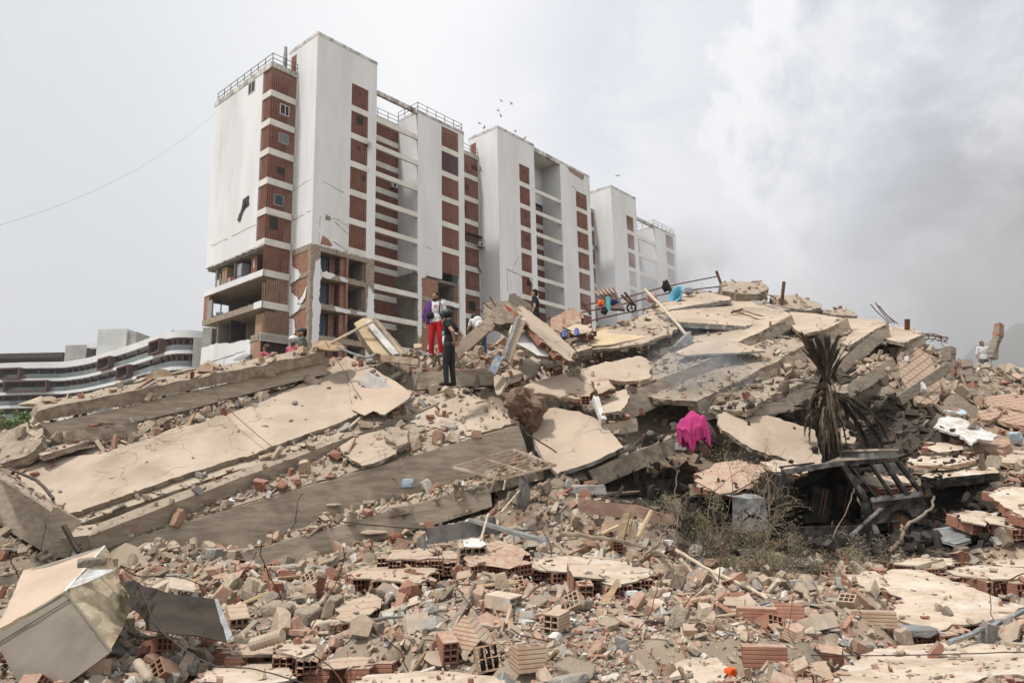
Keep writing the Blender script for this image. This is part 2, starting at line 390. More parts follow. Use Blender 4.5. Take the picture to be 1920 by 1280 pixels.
def rough_beam(mb, p0, p1, w, h, m, up=(0, 0, 1), seg=.25, amp=.015, off=(0, 0), endjag=.08, h1=None, mt=None):
    """beam whose TOP FRONT edge runs p0 -> p1; body goes down h and back w; surfaces slightly uneven, ends broken"""
    p0 = Vector(p0); p1 = Vector(p1); d = (p1-p0); L = d.length; dn = d.normalized(); up = Vector(up).normalized()
    up = (up - dn*up.dot(dn)).normalized(); bk = up.cross(dn)
    if bk.y < 0: bk = -bk
    k = max(2, int(L/seg)); prof = [(0, 0), (0, -.5), (0, -1), (.5, -1), (1, -1), (1, -.5), (1, 0), (.5, 0)]
    vs = []; fs = []; fst = []
    for i in range(k+1):
        t = i/k
        for j, (a, b) in enumerate(prof):
            e = 0
            if i in (0, k): e = random.uniform(-1, 1)*endjag
            hh = h if h1 is None else h*(1-t)+h1*t
            p = p0 + dn*(L*t+e) + bk*(w*a) + up*(hh*b)
            q = Vector((noise.noise(p*2.1), noise.noise(p*2.1+Vector((9, 0, 0))), noise.noise(p*2.1+Vector((0, 9, 0)))))
            q += .5*Vector((noise.noise(p*7), noise.noise(p*7+Vector((9, 0, 0))), noise.noise(p*7+Vector((0, 9, 0)))))
            vs.append(p + q*amp)
    n = len(prof)
    hand = bk.cross(up).dot(dn)
    for i in range(k):
        for j in range(n):
            f = (i*n+j, i*n+(j+1) % n, (i+1)*n+(j+1) % n, (i+1)*n+j)
            (fst if j in (6, 7) else fs).append(f)
    fs.append(tuple(range(n))); fs.append(tuple(range(k*n, k*n+n))[::-1])
    if mt is None: fs += fst; fst = []
    mb.add(vs, fs, m)
    if fst: mb.add(vs, fst, mt)
def beam(name, label, cat, a, b, w, h, m='concrete', group=None, litter=.3, parent=None, up=(0, 0, 1), h1=None, mt=None, amp=.02, ground=True, **k):
    mb = MB(); rough_beam(mb, pt(*a) if not isinstance(a, Vector) else a, pt(*b) if not isinstance(b, Vector) else b, w, h, m, up, h1=h1, mt=mt, amp=amp, **k)
    bm = bmesh.new(); o = mb.build(name, parent); bm.from_mesh(o.data); bmesh.ops.remove_doubles(bm, verts=bm.verts, dist=1e-5)
    bmesh.ops.recalc_face_normals(bm, faces=bm.faces); bm.to_mesh(o.data); bm.free()
    if parent is None: tag(o, label, cat, group, 'thing')
    SUPPORT.append((o, litter))
    if ground: GROUNDED.append(o)
    return o
# ------------------------------------------------------------------ the white apartment slab: three stepped blocks on one module
BO = pt(596.4, 58, 66.0); BR = Vector((math.cos(YAW), math.sin(YAW), 0)); BL = Vector((-math.sin(YAW), math.cos(YAW), 0)); BZ = Vector((0, 0, 1))
BO = Vector((BO.x, BO.y, 0))
ZT, ZR, B0, FH = 42.45, 39.45, 36.05, 2.85
def band(k): return B0-FH*k
def bp(u, w, z): return BO+BR*u+BL*w+BZ*z
class BMB(MB):
    u0 = 0
    def b(s, u, w, z, m): s.fbox(BO, BR, BL, BZ, (u[0]+s.u0, w[0], z[0]), (u[1]+s.u0, w[1], z[1]), m)
    def poly(s, pts, th, nrm, m):
        """thin slab of plaster with a ragged outline; pts in world, nrm the outward side"""
        k = len(pts); s.add([p+nrm*th for p in pts]+list(pts), [tuple(range(k))]+[(i, (i+1) % k, k+(i+1) % k, k+i) for i in range(k)], m)
LAT = {}
def lattice_mesh(W, H, nx, ny, m, miss=None):
    """terracotta screen of square cells; bars are solid, cells are open. origin at lower corner, x along, y depth"""
    key = (round(W, 2), round(H, 2), nx, ny, m, str(miss))
    if key in LAT: return LAT[key]
    mb = MB(); cw, ch = W/nx, H/ny; bw = cw*.33; bh = ch*.33; D = .025
    gone = (lambda i, j: miss(i/nx, j/ny)) if miss else (lambda i, j: False)
    ex = Vector((1, 0, 0)); ey = Vector((0, 1, 0)); ez = Vector((0, 0, 1)); o = Vector((0, 0, 0))
    for i in range(nx+1):
        j = 0
        while j < ny:
            if gone(i, j): j += 1; continue
            j0 = j
            while j < ny and not gone(i, j): j += 1
            x0 = max(0, i*cw-bw/2); x1 = min(W, i*cw+bw/2)
            mb.fbox(o, ex, ey, ez, (x0, 0, j0*ch), (x1, D, j*ch), m)
    for j in range(ny+1):
        for i in range(nx):
            if gone(i, j) or gone(i+.99, j): continue
            z0 = max(0, j*ch-bh/2); z1 = min(H, j*ch+bh/2)
            xa = i*cw+(bw/2); xb = (i+1)*cw-(bw/2)
            mb.fbox(o, ex, ey, ez, (xa, .004, z0), (xb, D-.004, z1), m)
    me = bpy.data.meshes.new('lattice_panel'); me.from_pydata([v for v in mb.v], [], mb.f); me.materials.append(MATS[m]); LAT[key] = me
    return me
def lattice(parent, u, w, z0, W, H, m='lattice_clay', face='front', nx=None, ny=None, miss=None):
    nx = nx or max(3, round(W/.225)); ny = ny or max(3, round(H/.205))
    o = bpy.data.objects.new('lattice_panel', lattice_mesh(W, H, nx, ny, m, miss)); col.objects.link(o); o.parent = parent
    a = YAW if face == 'front' else YAW+math.pi/2
    p = bp(u, w, z0)
    if face == 'side': p = bp(u+.11, w, z0)
    o.location = p-OFF[parent.name]; o.rotation_euler = (0, 0, a); return o
def window(parent, u, w, z, W, H, kind='open', face='front'):
    """framed opening let into a screen: steel or white frame with a dark pane, which in open ones paints the unlit depth"""
    mb = BMB(); fm = {'white': 'paint_white', 'open': 'rust', 'louvre': 'galv', 'grille': 'steel_dark', 'blue': 'galv'}[kind]
    def B(a, b, c, m):
        if face == 'front': mb.b((u+a[0], u+a[1]), (w-.03+b[0], w-.03+b[1]), (z+c[0], z+c[1]), m)
        else: mb.b((u-.03+b[0], u-.03+b[1]), (w+a[0], w+a[1]), (z+c[0], z+c[1]), m)
    t = .07
    B((0, W), (0, .16), (0, t), fm); B((0, W), (0, .16), (H-t, H), fm); B((0, t), (0, .16), (t, H-t), fm); B((W-t, W), (0, .16), (t, H-t), fm)
    if kind in ('white',): B((W*.52, W*.52+.07), (0.005, .1), (t, H-t), fm)
    if kind == 'louvre':
        for i in range(9): B((t, W-t), (.01, .06), (t+.02+i*(H-2*t)/9, t+.02+i*(H-2*t)/9+.055), fm)
    if kind == 'grille':
        for i in range(1, 6): B((W*i/6, W*i/6+.025), (-.10, -.07), (0, H), fm)
        for i in range(4): B((0, W), (-.10, -.07), (H*i/3-.01, H*i/3+.02), fm)
    f = mb.build('window', parent)
    mb = BMB(); B((t-.01, W-t+.01), (.012, .03), (t-.01, H-t+.01), 'pane_blue' if kind == 'blue' else 'pane_hole_dark'); mb.build('pane', f); return f  # in open windows this dark sheet paints the unlit room
plain('paint_white', (.62, .62, .60), .6); plain('pane_hole_dark', (.012, .011, .012), .35, bump=0); plain('pane_blue', (.03, .045, .07), .2, bump=0)
plain('rail_steel', (.10, .105, .11), .6, metal=.3); plain('ac_white', (.52, .52, .50), .6)
def ac_unit(parent, u, w, z, face='front'):
    mb = BMB(); mb.b((u, u+.75), (w-.36, w-.04), (z, z+.52), 'ac_white')
    o = mb.build('air_conditioner', parent)
    mb = BMB(); mb.b((u-.02, u+.77), (w-.36, w+.0), (z-.06, z-.01), 'rust'); c = bp(u+.33, w-.365, z+.26)
    mb.tube([c, c-BL*.02], .2, 'steel_dark', 12); mb.build('fan_grille', o)
def railing(parent, pts, h=.95, n=None, step=1.25):
    mb = BMB()
    for a, b in zip(pts[:-1], pts[1:]):
        A, B = bp(*a), bp(*b); L = (B-A).length; k = max(1, round(L/step))
        for z_ in (h, h*.5): mb.bar(A+BZ*z_, B+BZ*z_, .045, .045, 'rail_steel')
        for i in range(k+1):
            p = A.lerp(B, i/k); mb.bar(p, p+BZ*h, .055, .055, 'rail_steel', up=BR)
    return mb.build('railing', parent)
def dish(parent, u, w, z, s=.35):
    mb = BMB(); c = bp(u, w, z); q = (BL*-1+BR*.2+BZ*.35).normalized().to_track_quat('Z', 'Y').to_matrix()
    vs = [c+q @ Vector((0, 0, -.08*s))]; fs = []
    for r_, zz in ((.5, -.05), (1, .12)):
        for j in range(14): vs.append(c+q @ Vector((s*r_*math.cos(j*math.pi/7), s*r_*math.sin(j*math.pi/7), s*zz*2)))
    for j in range(14): fs.append((0, 1+j, 1+(j+1) % 14)); fs.append((1+j, 15+j, 15+(j+1) % 14, 1+(j+1) % 14))
    mb.add(vs, fs, 'ac_white'); mb.bar(c, c+BL*.45-BZ*.15, .04, .04, 'steel_dark'); mb.bar(c, c+q @ Vector((0, 0, s*.8)), .02, .02, 'steel_dark')
    return mb.build('satellite_dish', parent)

def block(idx, label, zb, u0, broken=False, tall_end=False, lat='lattice_clay'):
    t = thing('apartment_building', bp(u0, 0, 0), label, 'apartment block', 'white stepped apartment blocks in a row')
    BMB.u0 = 0
    def U(a, b): return (u0+a, u0+b)
    W = BMB(); S = BMB(); C = BMB(); I = BMB(); E = BMB()
    zE = ZT-.35 if tall_end else ZR
    zl = 21.82 if broken else 0
    T = .22
    # tower front (u 0..6.95)
    W.b(U(0, 3.94), (0, T), (zl+ (0 if not broken else 0), 38.9), 'wall_white')
    W.b(U(0, 6.95), (0, T), (38.9, ZT-.32), 'wall_white')
    W.b(U(5.92, 6.95), (0, T), (zl if broken else 0, 38.9), 'wall_white')
    W.b(U(0, T), (T, 3.1+1.7), (zl, ZT-.32), 'wall_white')                     # tower left face
    W.b(U(6.95-T, 6.95), (T, 3.16), (zl, ZT-.32), 'wall_white')
    W.b(U(T, 6.95), (4.8-T, 4.8), (ZR, ZT-.32), 'wall_white'); 
    E.b(U(-.03, 6.98), (-.03, T+.03), (ZT-.32, ZT), 'wall_edge'); E.b(U(-.03, T+.03), (T+.03, 4.83), (ZT-.32, ZT), 'wall_edge')
    E.b(U(6.95-T, 6.98), (T+.03, 4.83), (ZT-.32, ZT), 'wall_edge'); E.b(U(T+.03, 6.95-T), (4.8-T, 4.83), (ZT-.32, ZT), 'wall_edge')
    W.b(U(T+.03, 6.95-T), (T+.03, 4.8-T), (ZT-.75, ZT-.55), 'wall_edge')
    # end part B (u 12.4..19.3)
    zlB = 21.6 if broken else 0
    W.b(U(12.4, 15.8), (0, T), (zlB, 38.9), 'wall_white'); W.b(U(18.36, 19.25), (0, T), (0, 38.9), 'wall_white')
    W.b(U(12.4, 19.25), (0, T), (38.9, zE-.3), 'wall_white')
    W.b(U(12.4, 12.4+T), (T, 3.16), (zlB if broken else 0, zE-.3), 'wall_white')
    W.b(U(19.25-T, 19.25), (T, 13.8), (0, zE-.3), 'wall_white')
    E.b(U(12.38, 19.28), (-.03, T+.03), (zE-.3, zE), 'wall_edge'); E.b(U(19.25-T, 19.28), (T+.03, 13.8), (zE-.3, zE), 'wall_edge')
    if not tall_end: E.b(U(12.38, 12.4+T), (T+.03, 3.16), (zE-.3, zE), 'wall_edge')
    # bay top: open beam, or a full roof over it
    if tall_end:
        E.b(U(6.98, 12.38), (-.03, T), (zE-.55, zE), 'wall_edge'); W.b(U(6.98, 19.0), (T+.03, 4.8), (zE-.35, zE-.12), 'band_cream')
        W.b(U(6.98, 12.4), (3.16, 3.16+T), (36.65, zE-.36), 'wall_white')
    else:
        E.b(U(6.98, 12.38), (0, .35), (ZR-.42, ZR+.0), 'wall_edge')
    # roof decks
    C.b(U(.3, 19.0), (3.4, 13.7), (ZR-.75, ZR-.5), 'band_cream'); C.b(U(12.65, 19.0), (.25, 3.4), (ZR-.75, ZR-.5), 'band_cream')
    # back wall (closes the volume)
    W.b(U(-2.74, 19.25), (13.8, 14.0), (21.8 if broken else 0, ZR-.2), 'wall_white')
    # bay back wall bands and parapet
    E.b(U(6.95, 12.4), (3.16, 3.16+T), (ZR-.95, ZR-.55), 'band_cream'); 
    for k in range(0, 13):
        z = band(k)
        if z < 0: break
        dmg = broken and z < 21
        C.b(U(3.94, 5.92), (0, T), (z, z+.6), 'band_cream') if not dmg else None
        if not (broken and z < 22.5): C.b(U(15.8, 18.36), (0, T), (z, z+.6), 'band_cream') if not broken or z > 24 or 1 else None
        C.b(U(6.95, 12.4), (0, .24), (z+.0, z+.5), 'band_cream')             # sunshade beam in front of the bay
        if not (tall_end and k == 0): C.b(U(6.95, 12.4), (3.16, 3.16+T), (z, z+.6), 'band_cream')
        C.b(U(-2.74, 0), (3.1, 3.1+T), (z, z+.6), 'band_cream')
        # storey floor slab inside
        if z > 21 or not broken: I.b(U(.3, 19.0), (3.45, 13.7), (z+.05, z+.3), 'room_wall'); I.b(U(-2.4, .28), (3.45, 13.7), (z+.05, z+.3), 'room_wall')
        # panels
        h = 2.25
        if not dmg and z > 6:
            for (ua, wa, Wd) in ((3.94, 0.04, 1.98), (15.8, 0.04, 2.56)):
                if broken and z < 21.7 and ua > 10: continue
                lattice(t, u0+ua, wa, z+.6, Wd, h, 'lattice_purple' if (idx == 0 and k == 1 and ua > 10) else lat)
        if not (tall_end and k == 0) and z > 6:
            lattice(t, u0+6.95, 3.2, z+.6, 5.45, h, lat if k > 0 else lat, nx=24)
        if z > 6:
            ms = None; mm = lat
            if broken and k == 7: mm = 'lattice_dusty'; ms = lambda x, y: (y > .86 and x < .5) or (x < .35 and y > .86-.0) or (x < .16 and y > .7) or (y > .93 and x > .55)
            if broken and k == 8: mm = 'lattice_dusty'; ms = lambda x, y: y > .52+.10*math.sin(x*9)+(.22 if x > .75 else 0)
            if broken and k >= 9: continue
            lattice(t, u0-2.74, 3.12, z+.6, 2.70, h, mm, miss=ms)
            if not broken or k < 6:
                if idx == 0: lattice(t, u0-2.74, 3.26, z+.6, 1.28, h, mm, 'side')
    # section S (u -2.74..0, front at w 3.1), left face
    C.b(U(-.12, 0), (3.1, 3.3), (16.2 if broken else 0, ZR-.55), 'band_cream')
    if idx == 0:
        W.b(U(-2.74, -2.74+T), (4.6, 13.8), (21.85, 37.6), 'wall_white')
        W.b(U(-2.74, -2.74+T), (4.6, 6.0), (37.6, ZR-.55), 'wall_white'); W.b(U(-2.74, -2.74+T), (7.3, 13.8), (37.6, ZR-.55), 'wall_white')
        W.b(U(-2.74, -2.74+T), (6.0, 7.3), (38.8, ZR-.55), 'wall_white')
        for k in range(0, 6):
            z = band(k); C.b(U(-2.74, -2.74+T), (3.1+T, 4.6), (z, z+.6), 'band_cream')
    E.b(U(-2.78, 0), (3.06, 3.4), (ZR-.55, ZR), 'wall_edge')
    E.b(U(-2.78, -2.45), (3.4, 14.0), (ZR-.55, ZR), 'wall_edge')
    C.b(U(-2.45, .3), (3.4, 13.8), (ZR-.75, ZR-.5), 'band_cream')
    # near-black sheets paint the unlit depth behind the screens and block stray light
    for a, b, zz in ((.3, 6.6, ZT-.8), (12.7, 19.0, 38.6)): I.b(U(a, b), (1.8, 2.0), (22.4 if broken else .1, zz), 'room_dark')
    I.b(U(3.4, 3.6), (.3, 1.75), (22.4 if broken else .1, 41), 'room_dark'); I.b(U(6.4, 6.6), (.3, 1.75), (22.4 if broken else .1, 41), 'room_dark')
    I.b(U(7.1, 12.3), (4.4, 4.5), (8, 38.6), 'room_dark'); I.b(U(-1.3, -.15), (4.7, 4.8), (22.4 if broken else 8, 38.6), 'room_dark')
    W.build('wall', t)
    for q in range(0, len(C.f), 6):
        c1 = MB(); c1.add([C.v[i] for i in range(q//6*8, q//6*8+8)], [(3, 2, 1, 0), (4, 5, 6, 7), (0, 1, 5, 4), (1, 2, 6, 5), (2, 3, 7, 6), (3, 0, 4, 7)], 'band_cream'); c1.build('floor_band', t)
    E.build("parapet", t); I.build('interior', t)
    return t
mat('rope', (.1, .1, .1)); 
blkA = block(0, 'tall white apartment block nearest the camera with collapsed lower floors and open rooms', 0, 0, True)
blkB = block(1, 'middle white apartment block with a peeled brown patch at its roof edge', 0, 24.95, False, True)
blkC = block(2, 'farthest white apartment block fading behind drifting smoke', 0, 49.65, False, False)
# details of block A
t = blkA
for u, w, z, W_, H_, kd in ((-1.75, 3.12, 34.6, .95, 1.05, 'white'), (-1.75, 3.12, 31.75, .98, 1.05, 'louvre'), (-1.85, 3.12, 28.7, .85, .75, 'open'), (-1.95, 3.12, 25.7, .9, 1.05, 'blue'), (-2.4, 3.12, 23.3, .95, 1.25, 'open'),
                            (4.75, .04, 37.95, .42, .32, 'open'), (4.6, .04, 35.0, .72, .75, 'grille'), (4.65, .04, 32.2, .45, .42, 'open'), (5.25, .04, 29.3, .5, .6, 'open')):
    window(t, u, w, z, W_, H_, kd)
window(t, -2.74, 6.0, 37.6, 1.28, 1.2, 'white', 'side')
railing(t, [(-2.6, 13.7, ZR), (-2.6, 3.25, ZR), (0, 3.25, ZR)], .95)
railing(t, [(12.5, 3.3, ZR), (12.5, .15, ZR), (19.1, .15, ZR), (19.1, 5, ZR)], .95); railing(t, [(6.95, 3.35, ZR-.55), (12.5, 3.35, ZR-.55)], .95)
mb = BMB(); mb.b((-.03, .0), (3.5, 4.35), (39.7, 41.6), 'wood_red'); mb.build('door', t)
dish(t, 5.9, -.25, 33.1, .36); ac_unit(t, 11.3, 3.1, 31.3); dish(t, 6.0, -.1, 30.6, .01)
mb = BMB(); c = bp(1.2, 4.6, ZT); mb.tube([c, c+BZ*1.1], .05, 'steel_dark'); mb.tube([c+BZ*.5, c+BZ*.62], .55, 'rust_pale', 14); mb.build('roof_ventilator', t)
mb = BMB(); c = bp(-.9, 4.0, ZR-.3); mb.tube([c, c+BZ*1.6], .22, 'galv', 8); mb.tube([c+BZ*1.6, c+BZ*3.0], [.22, .15], 'galv', 8); mb.build('vent_pipe', t)
# cracks, chips and a dark patch for the torn hole in the left face
plain('crack_dark', (.13, .115, .10), .95, bump=0); plain('chip_brown', (.30, .22, .16), .95)
def crack(parent, pts, wd=.035, off=.006, kind='front', u=0.0):
    mb = BMB()
    for a, b in zip(pts[:-1], pts[1:]):
        n_ = 5
        prev = None
        for i in range(n_+1):
            q = [a[j]+(b[j]-a[j])*i/n_ for j in (0, 1)]; q[1] += random.uniform(-.05, .05); q[0] += random.uniform(-.03, .03)
            p = bp(q[0], -off, q[1]) if kind == 'front' else bp(u-off, q[0], q[1])
            if prev is not None and random.random() < .9: mb.bar(prev, p, .012, wd*random.uniform(.4, 1.4), 'crack_dark', up=BZ)
            prev = p
    mb.build('crack', parent)
crack(t, [(1.0, 27.9), (3.9, 27.4)]); crack(t, [(1.3, 24.6), (2.6, 24.7), (3.9, 24.3)]); crack(t, [(1.3, 24.9), (3.9, 23.6)], .06); crack(t, [(.8, 24.5), (.75, 21.9)]); crack(t, [(2.2, 22.5), (3.9, 21.9)], .06)
crack(t, [(.3, 28.0), (3.1, 27.6)], kind='side', u=0); crack(t, [(.3, 24.9), (3.1, 24.7)], .05, kind='side', u=0)
crack(t, [(13.5, 24.6), (15.8, 24.5)], .05); crack(t, [(4.7, 24.0), (9, 23.9), (13.0, 23.9)], .04, kind='side', u=-2.74)
def chip(parent, pts, m='chip_brown', kind='front', u=0., th=.015, name='plaster_patch'):
    mb = BMB()
    P = [bp(a, -.004, z) if kind == 'front' else bp(u-.004, a, z) for a, z in pts]
    nrm = -BL if kind == 'front' else -BR
    if (P[1]-P[0]).cross(P[2]-P[0]).dot(nrm) < 0: P = P[::-1]
    n = nrm; P2 = jag_outline(P, n, .22, .07, random.uniform(0, 9))
    k = len(P2); tr = tessellate_polygon([P2])
    fs = [tuple(q) if (P2[q[1]]-P2[q[0]]).cross(P2[q[2]]-P2[q[0]]).dot(n) > 0 else tuple(q)[::-1] for q in tr]
    vs = [p+n*th for p in P2]+P2; b = [(i, k+i, k+(i+1) % k, (i+1) % k) for i in range(k)]
    mb.add(vs, fs+b, m); return mb.build(name, parent)
chip(t, [(1.35, 24.3), (1.9, 24.4), (1.9, 24.8), (1.4, 24.75)], name='chipped_plaster')
chip(t, [(.9, 21.9), (1.1, 22.75), (1.7, 22.6), (2.2, 22.1), (2.0, 21.95)], 'room_brick', name='chipped_plaster')
chip(t, [(7.6, 25.6), (7.3, 27.1), (6.1, 27.2), (6.1, 26.2), (6.8, 26.0)], 'pane_hole_dark', 'side', -2.74, name='hole_dark_patch')  # flat dark patch painting the shade inside the hole
chip(t, [(8.0, 25.2), (7.6, 25.0), (6.6, 26.6), (6.9, 26.9)], 'steel_dark', 'side', -2.78, .04, name='bent_sheet')

# ---- the open lower storeys of block A
zl = [21.82, 18.95, 16.1, 13.25, 10.4]
SL = BMB(); PT = BMB(); BRK = BMB(); INN = BMB()
for k, z in enumerate(zl[1:]):
    sg = .0
    SL.b((-2.6 if k < 2 else -2.6, 0), (3.2, 13.9), (z+.0, z+.28), 'rough_concrete')       # floor of the end rooms
    SL.b((0.05, 6.9), (.05, 13.9), (z+.0, z+.3), 'rough_concrete'); SL.b((12.4, 19.0), (.05, 13.9), (z, z+.3), 'rough_concrete')
    SL.b((6.9, 12.4), (3.4, 13.9), (z, z+.3), 'rough_concrete')
SL.b((-2.6, 6.9), (.3, 13.9), (21.55, 21.8), 'rough_concrete') if False else None
SL.b((-2.6, 0.0), (3.4, 13.7), (21.5, 21.75), 'room_wall'); SL.b((.1, 6.9), (.3, 13.7), (21.45, 21.78), 'room_wall'); SL.b((12.5, 19), (.3, 13.7), (21.35, 21.6), 'room_wall')
# edge beams seen as bands
SL.b((0, 6.95), (0, .25), (21.3, 21.80), 'rough_concrete'); SL.b((0, .25), (.25, 3.1), (21.3, 21.80), 'rough_concrete')
for z in zl[1:]:
    SL.b((0.9, 6.0), (-.02, .22), (z-.05, z+.42), 'rough_concrete'); SL.b((-.02, .24), (.25, 3.1), (z-.05, z+.38), 'rough_concrete')
    SL.b((12.9, 18.5), (-.02, .22), (z-.05, z+.40), 'rough_concrete')
# columns
SL.b((-.01, .95), (-.01, .5), (8, 21.29), 'rough_concrete'); SL.b((5.98, 6.93), (0, .4), (8, 21.29), 'rough_concrete')
SL.b((12.42, 12.9), (.0, .4), (8, 21.5), 'rough_concrete')
# plaster still on: the pale strips
PT.b((.30, .93), (-.05, -.012), (8, 20.4), 'wall_white') if False else None
# brick infill
BRK.b((.04, .2), (.55, 2.95), (19.35, 21.3), 'brick_open'if False else 'room_brick'); BRK.b((.04, .2), (.55, 2.95), (16.5, 18.9), 'room_brick'); BRK.b((.04, .2), (.55, 2.95), (13.65, 16.05), 'room_brick'); BRK.b((.04, .2), (.55, 2.95), (10.8, 13.2), 'room_brick')
for z in zl[1:]:
    BRK.b((3.35, 3.95), (.35, .55), (z+.42, z+2.78), 'room_brick'); BRK.b((3.8, 3.98), (.02, 5), (z+.42, z+2.78), 'room_brick')
    BRK.b((2.75, 3.35), (1.2, 1.3), (z+.35, z+2.78), 'room_brick')
BRK.b((12.95, 15.3), (.08, .25), (17, 21.3), 'room_brick'); BRK.b((12.95, 15.3), (.08, .25), (10.8, 16.9), 'room_brick'); BRK.b((18.05, 18.3), (.1, 1.2), (10, 21.4), 'room_brick')
# inner walls
for z in zl[1:]:
    h = (z+.3, z+2.8)
    INN.b((.3, 6.8), (5.0, 5.12), h, 'room_wall'); INN.b((.15, .28), (3.1, 5.0), h, 'room_wall'); INN.b((3.98, 4.0), (.6, 5), h, 'room_wall') if 0 else None
    INN.b((5.85, 5.95), (.4, 4.9), h, 'room_wall'); INN.b((15.4, 18.0), (4.2, 4.3), h, 'room_wall'); INN.b((15.3, 15.4), (.3, 4.2), h, 'room_wall'); INN.b((17.95, 18.04), (.3, 4.2), h, 'room_wall')
    INN.b((7.0, 12.3), (4.6, 4.7), h, 'room_dark'); INN.b((12.3, 12.4), (.3, 4.6), h, 'room_wall')
    INN.b((.4, .5), (5.2, 13.6), h, 'room_wall') if z < 14 else INN.b((1.6, 1.7), (5.2, 13.6), h, 'room_wall')
    INN.b((-2.5, -1.6), (8.6, 8.7), h, 'room_wall') if z > 18 else None
    INN.b((-.9, .3), (5.5, 5.6), h, 'room_wall')
INN.b((2.2, 3.2), (4.6, 4.8), (19.4, 21.4), 'room_dark')
# far end wall with the window hole (middle storey)
z = 16.1
INN.b((-2.6, -1.9), (13.6, 13.75), (z+.3, z+2.8), 'room_wall'); INN.b((-.3, 1.6), (13.6, 13.75), (z+.3, z+2.8), 'room_wall'); INN.b((-1.9, -.3), (13.6, 13.75), (z+.3, z+1.1), 'room_brick'); INN.b((-1.9, -.3), (13.6, 13.75), (z+2.35, z+2.8), 'room_wall'); INN.b((-1.15, -1.07), (13.6, 13.7), (z+1.1, z+2.35), 'steel_dark')
INN.b((-2.72, -2.5), (12.9, 13.9), (z+.6, z+2.8), 'room_brick'); INN.b((-2.74, -2.6), (12.2, 13.1), (z+.5, z+2.3), 'grey_concrete')
z = 18.95
INN.b((-1.5, 1.6), (13.2, 13.35), (z+.3, z+2.8), 'room_wall'); INN.b((-2.5, -2.2), (12.0, 12.3), (z+.3, z+2.6), 'room_wall')
z = 13.25
INN.b((-2.5, -1.2), (11.2, 11.4), (z+.3, z+2.7), 'room_wall'); INN.b((-2.3, -.8), (9.2, 9.3), (z+.3, z+2.7), 'room_dark')
SL.build('storey_slab', t)
for q in range(len(BRK.f)//6):
    c1 = MB(); c1.add(BRK.v[q*8:q*8+8], [(3, 2, 1, 0), (4, 5, 6, 7), (0, 1, 5, 4), (1, 2, 6, 5), (2, 3, 7, 6), (3, 0, 4, 7)], 'room_brick'); c1.build('brick_infill', t)
INN.build('room_partition', t)
# slab edge at the end face: white on top storey, bare below
mb = BMB(); mb.b((-2.78, -2.6), (3.1, 13.95), (18.95, 19.5), 'wall_white'); mb.build('white_slab_edge', t)
mb = BMB(); mb.b((-2.76, -2.6), (4.4, 13.95), (16.08, 16.62), 'rough_concrete'); mb.b((-2.78, -2.6), (3.1, 4.4), (16.1, 16.7), 'wall_white'); mb.b((-2.76, -2.6), (3.4, 4.7), (13.25, 13.8), 'rough_concrete'); mb.build('bare_slab_edge', t)
mb = BMB(); mb.b((-2.74, 0), (3.1, 3.32), (13.2, 13.9), 'band_cream'); mb.build('floor_band', t)
o = chip(t, [(13.85, 8), (13.85, 13.9), (11.0, 14.0), (8.0, 13.6), (5.0, 13.5), (4.65, 12.6), (4.6, 8)], 'wall_white', 'side', -2.6, .16, 'end_wall')
mb = BMB(); mb.b((-2.72, -2.6), (3.2, 4.55), (9, 13.2), 'lattice_dusty'); mb.b((-2.5, 0), (3.5, 3.6), (9, 13.2), 'room_dark'); mb.build('tiled_pier', t)
crack(t, [(13.0, 12.3), (9, 12.4), (5.5, 12.6)], .06, kind='side', u=-2.77); crack(t, [(9.2, 12.4), (9.2, 8)], .02, kind='side', u=-2.77)
# plaster left on the piers and walls
WP = 'wall_white'
for pts, kd, u_ in (([(.28, 8), (.28, 18.5), (.45, 20.2), (.95, 20.6), (1.0, 19.5), (1.12, 19.1), (1.0, 18.6), (.9, 16.8), (1.15, 16.3), (.95, 14), (1.0, 8)], 'front', 0),
                    ([(1.0, 19.3), (1.0, 19.0), (2.0, 18.95), (2.6, 19.4), (1.6, 19.6)], 'front', 0), ([(3.0, 19.35), (3.9, 19.3), (3.9, 18.95), (3.2, 19.0)], 'front', 0),
                    ([(2.5, 16.5), (4.3, 16.35), (4.2, 16.1), (2.7, 16.15)], 'front', 0), ([(4.9, 16.4), (6.2, 16.5), (6.2, 16.2), (5.0, 16.2)], 'front', 0),
                    ([(6.1, 8), (6.1, 16.0), (6.25, 18.9), (6.3, 19.1), (6.95, 18.3), (6.95, 8)], 'front', 0),
                    ([(3.08, 21.3), (2.9, 20.3), (1.9, 19.7), (1.5, 19.2), (1.9, 18.9), (3.08, 18.7)], 'side', -.02), ([(3.08, 18.6), (2.9, 17.9), (1.6, 16.9), (1.35, 16.3), (1.9, 15.9), (3.08, 15.6)], 'side', -.02),
                    ([(3.08, 15.5), (2.3, 15.3), (2.0, 14.2), (2.5, 13.2), (3.08, 12.4)], 'side', -.02), ([(.6, 17), (1.5, 16.4), (1.9, 16.6), (1.1, 17.2), (.5, 18)], 'side', -.02),
                    ([(12.42, 21.6), (12.42, 15.2), (12.7, 14.9), (12.93, 15.4), (12.93, 21.0), (13.6, 21.5), (13.4, 21.8)], 'front', 0),
                    ([(15.6, 16.7), (15.5, 16.1), (18.4, 16.0), (18.4, 16.5)], 'front', 0), ([(15.7, 19.5), (18.4, 19.3), (18.4, 18.9), (15.8, 18.95)], 'front', 0)):
    chip(t, pts, WP, kd, u_, .03)
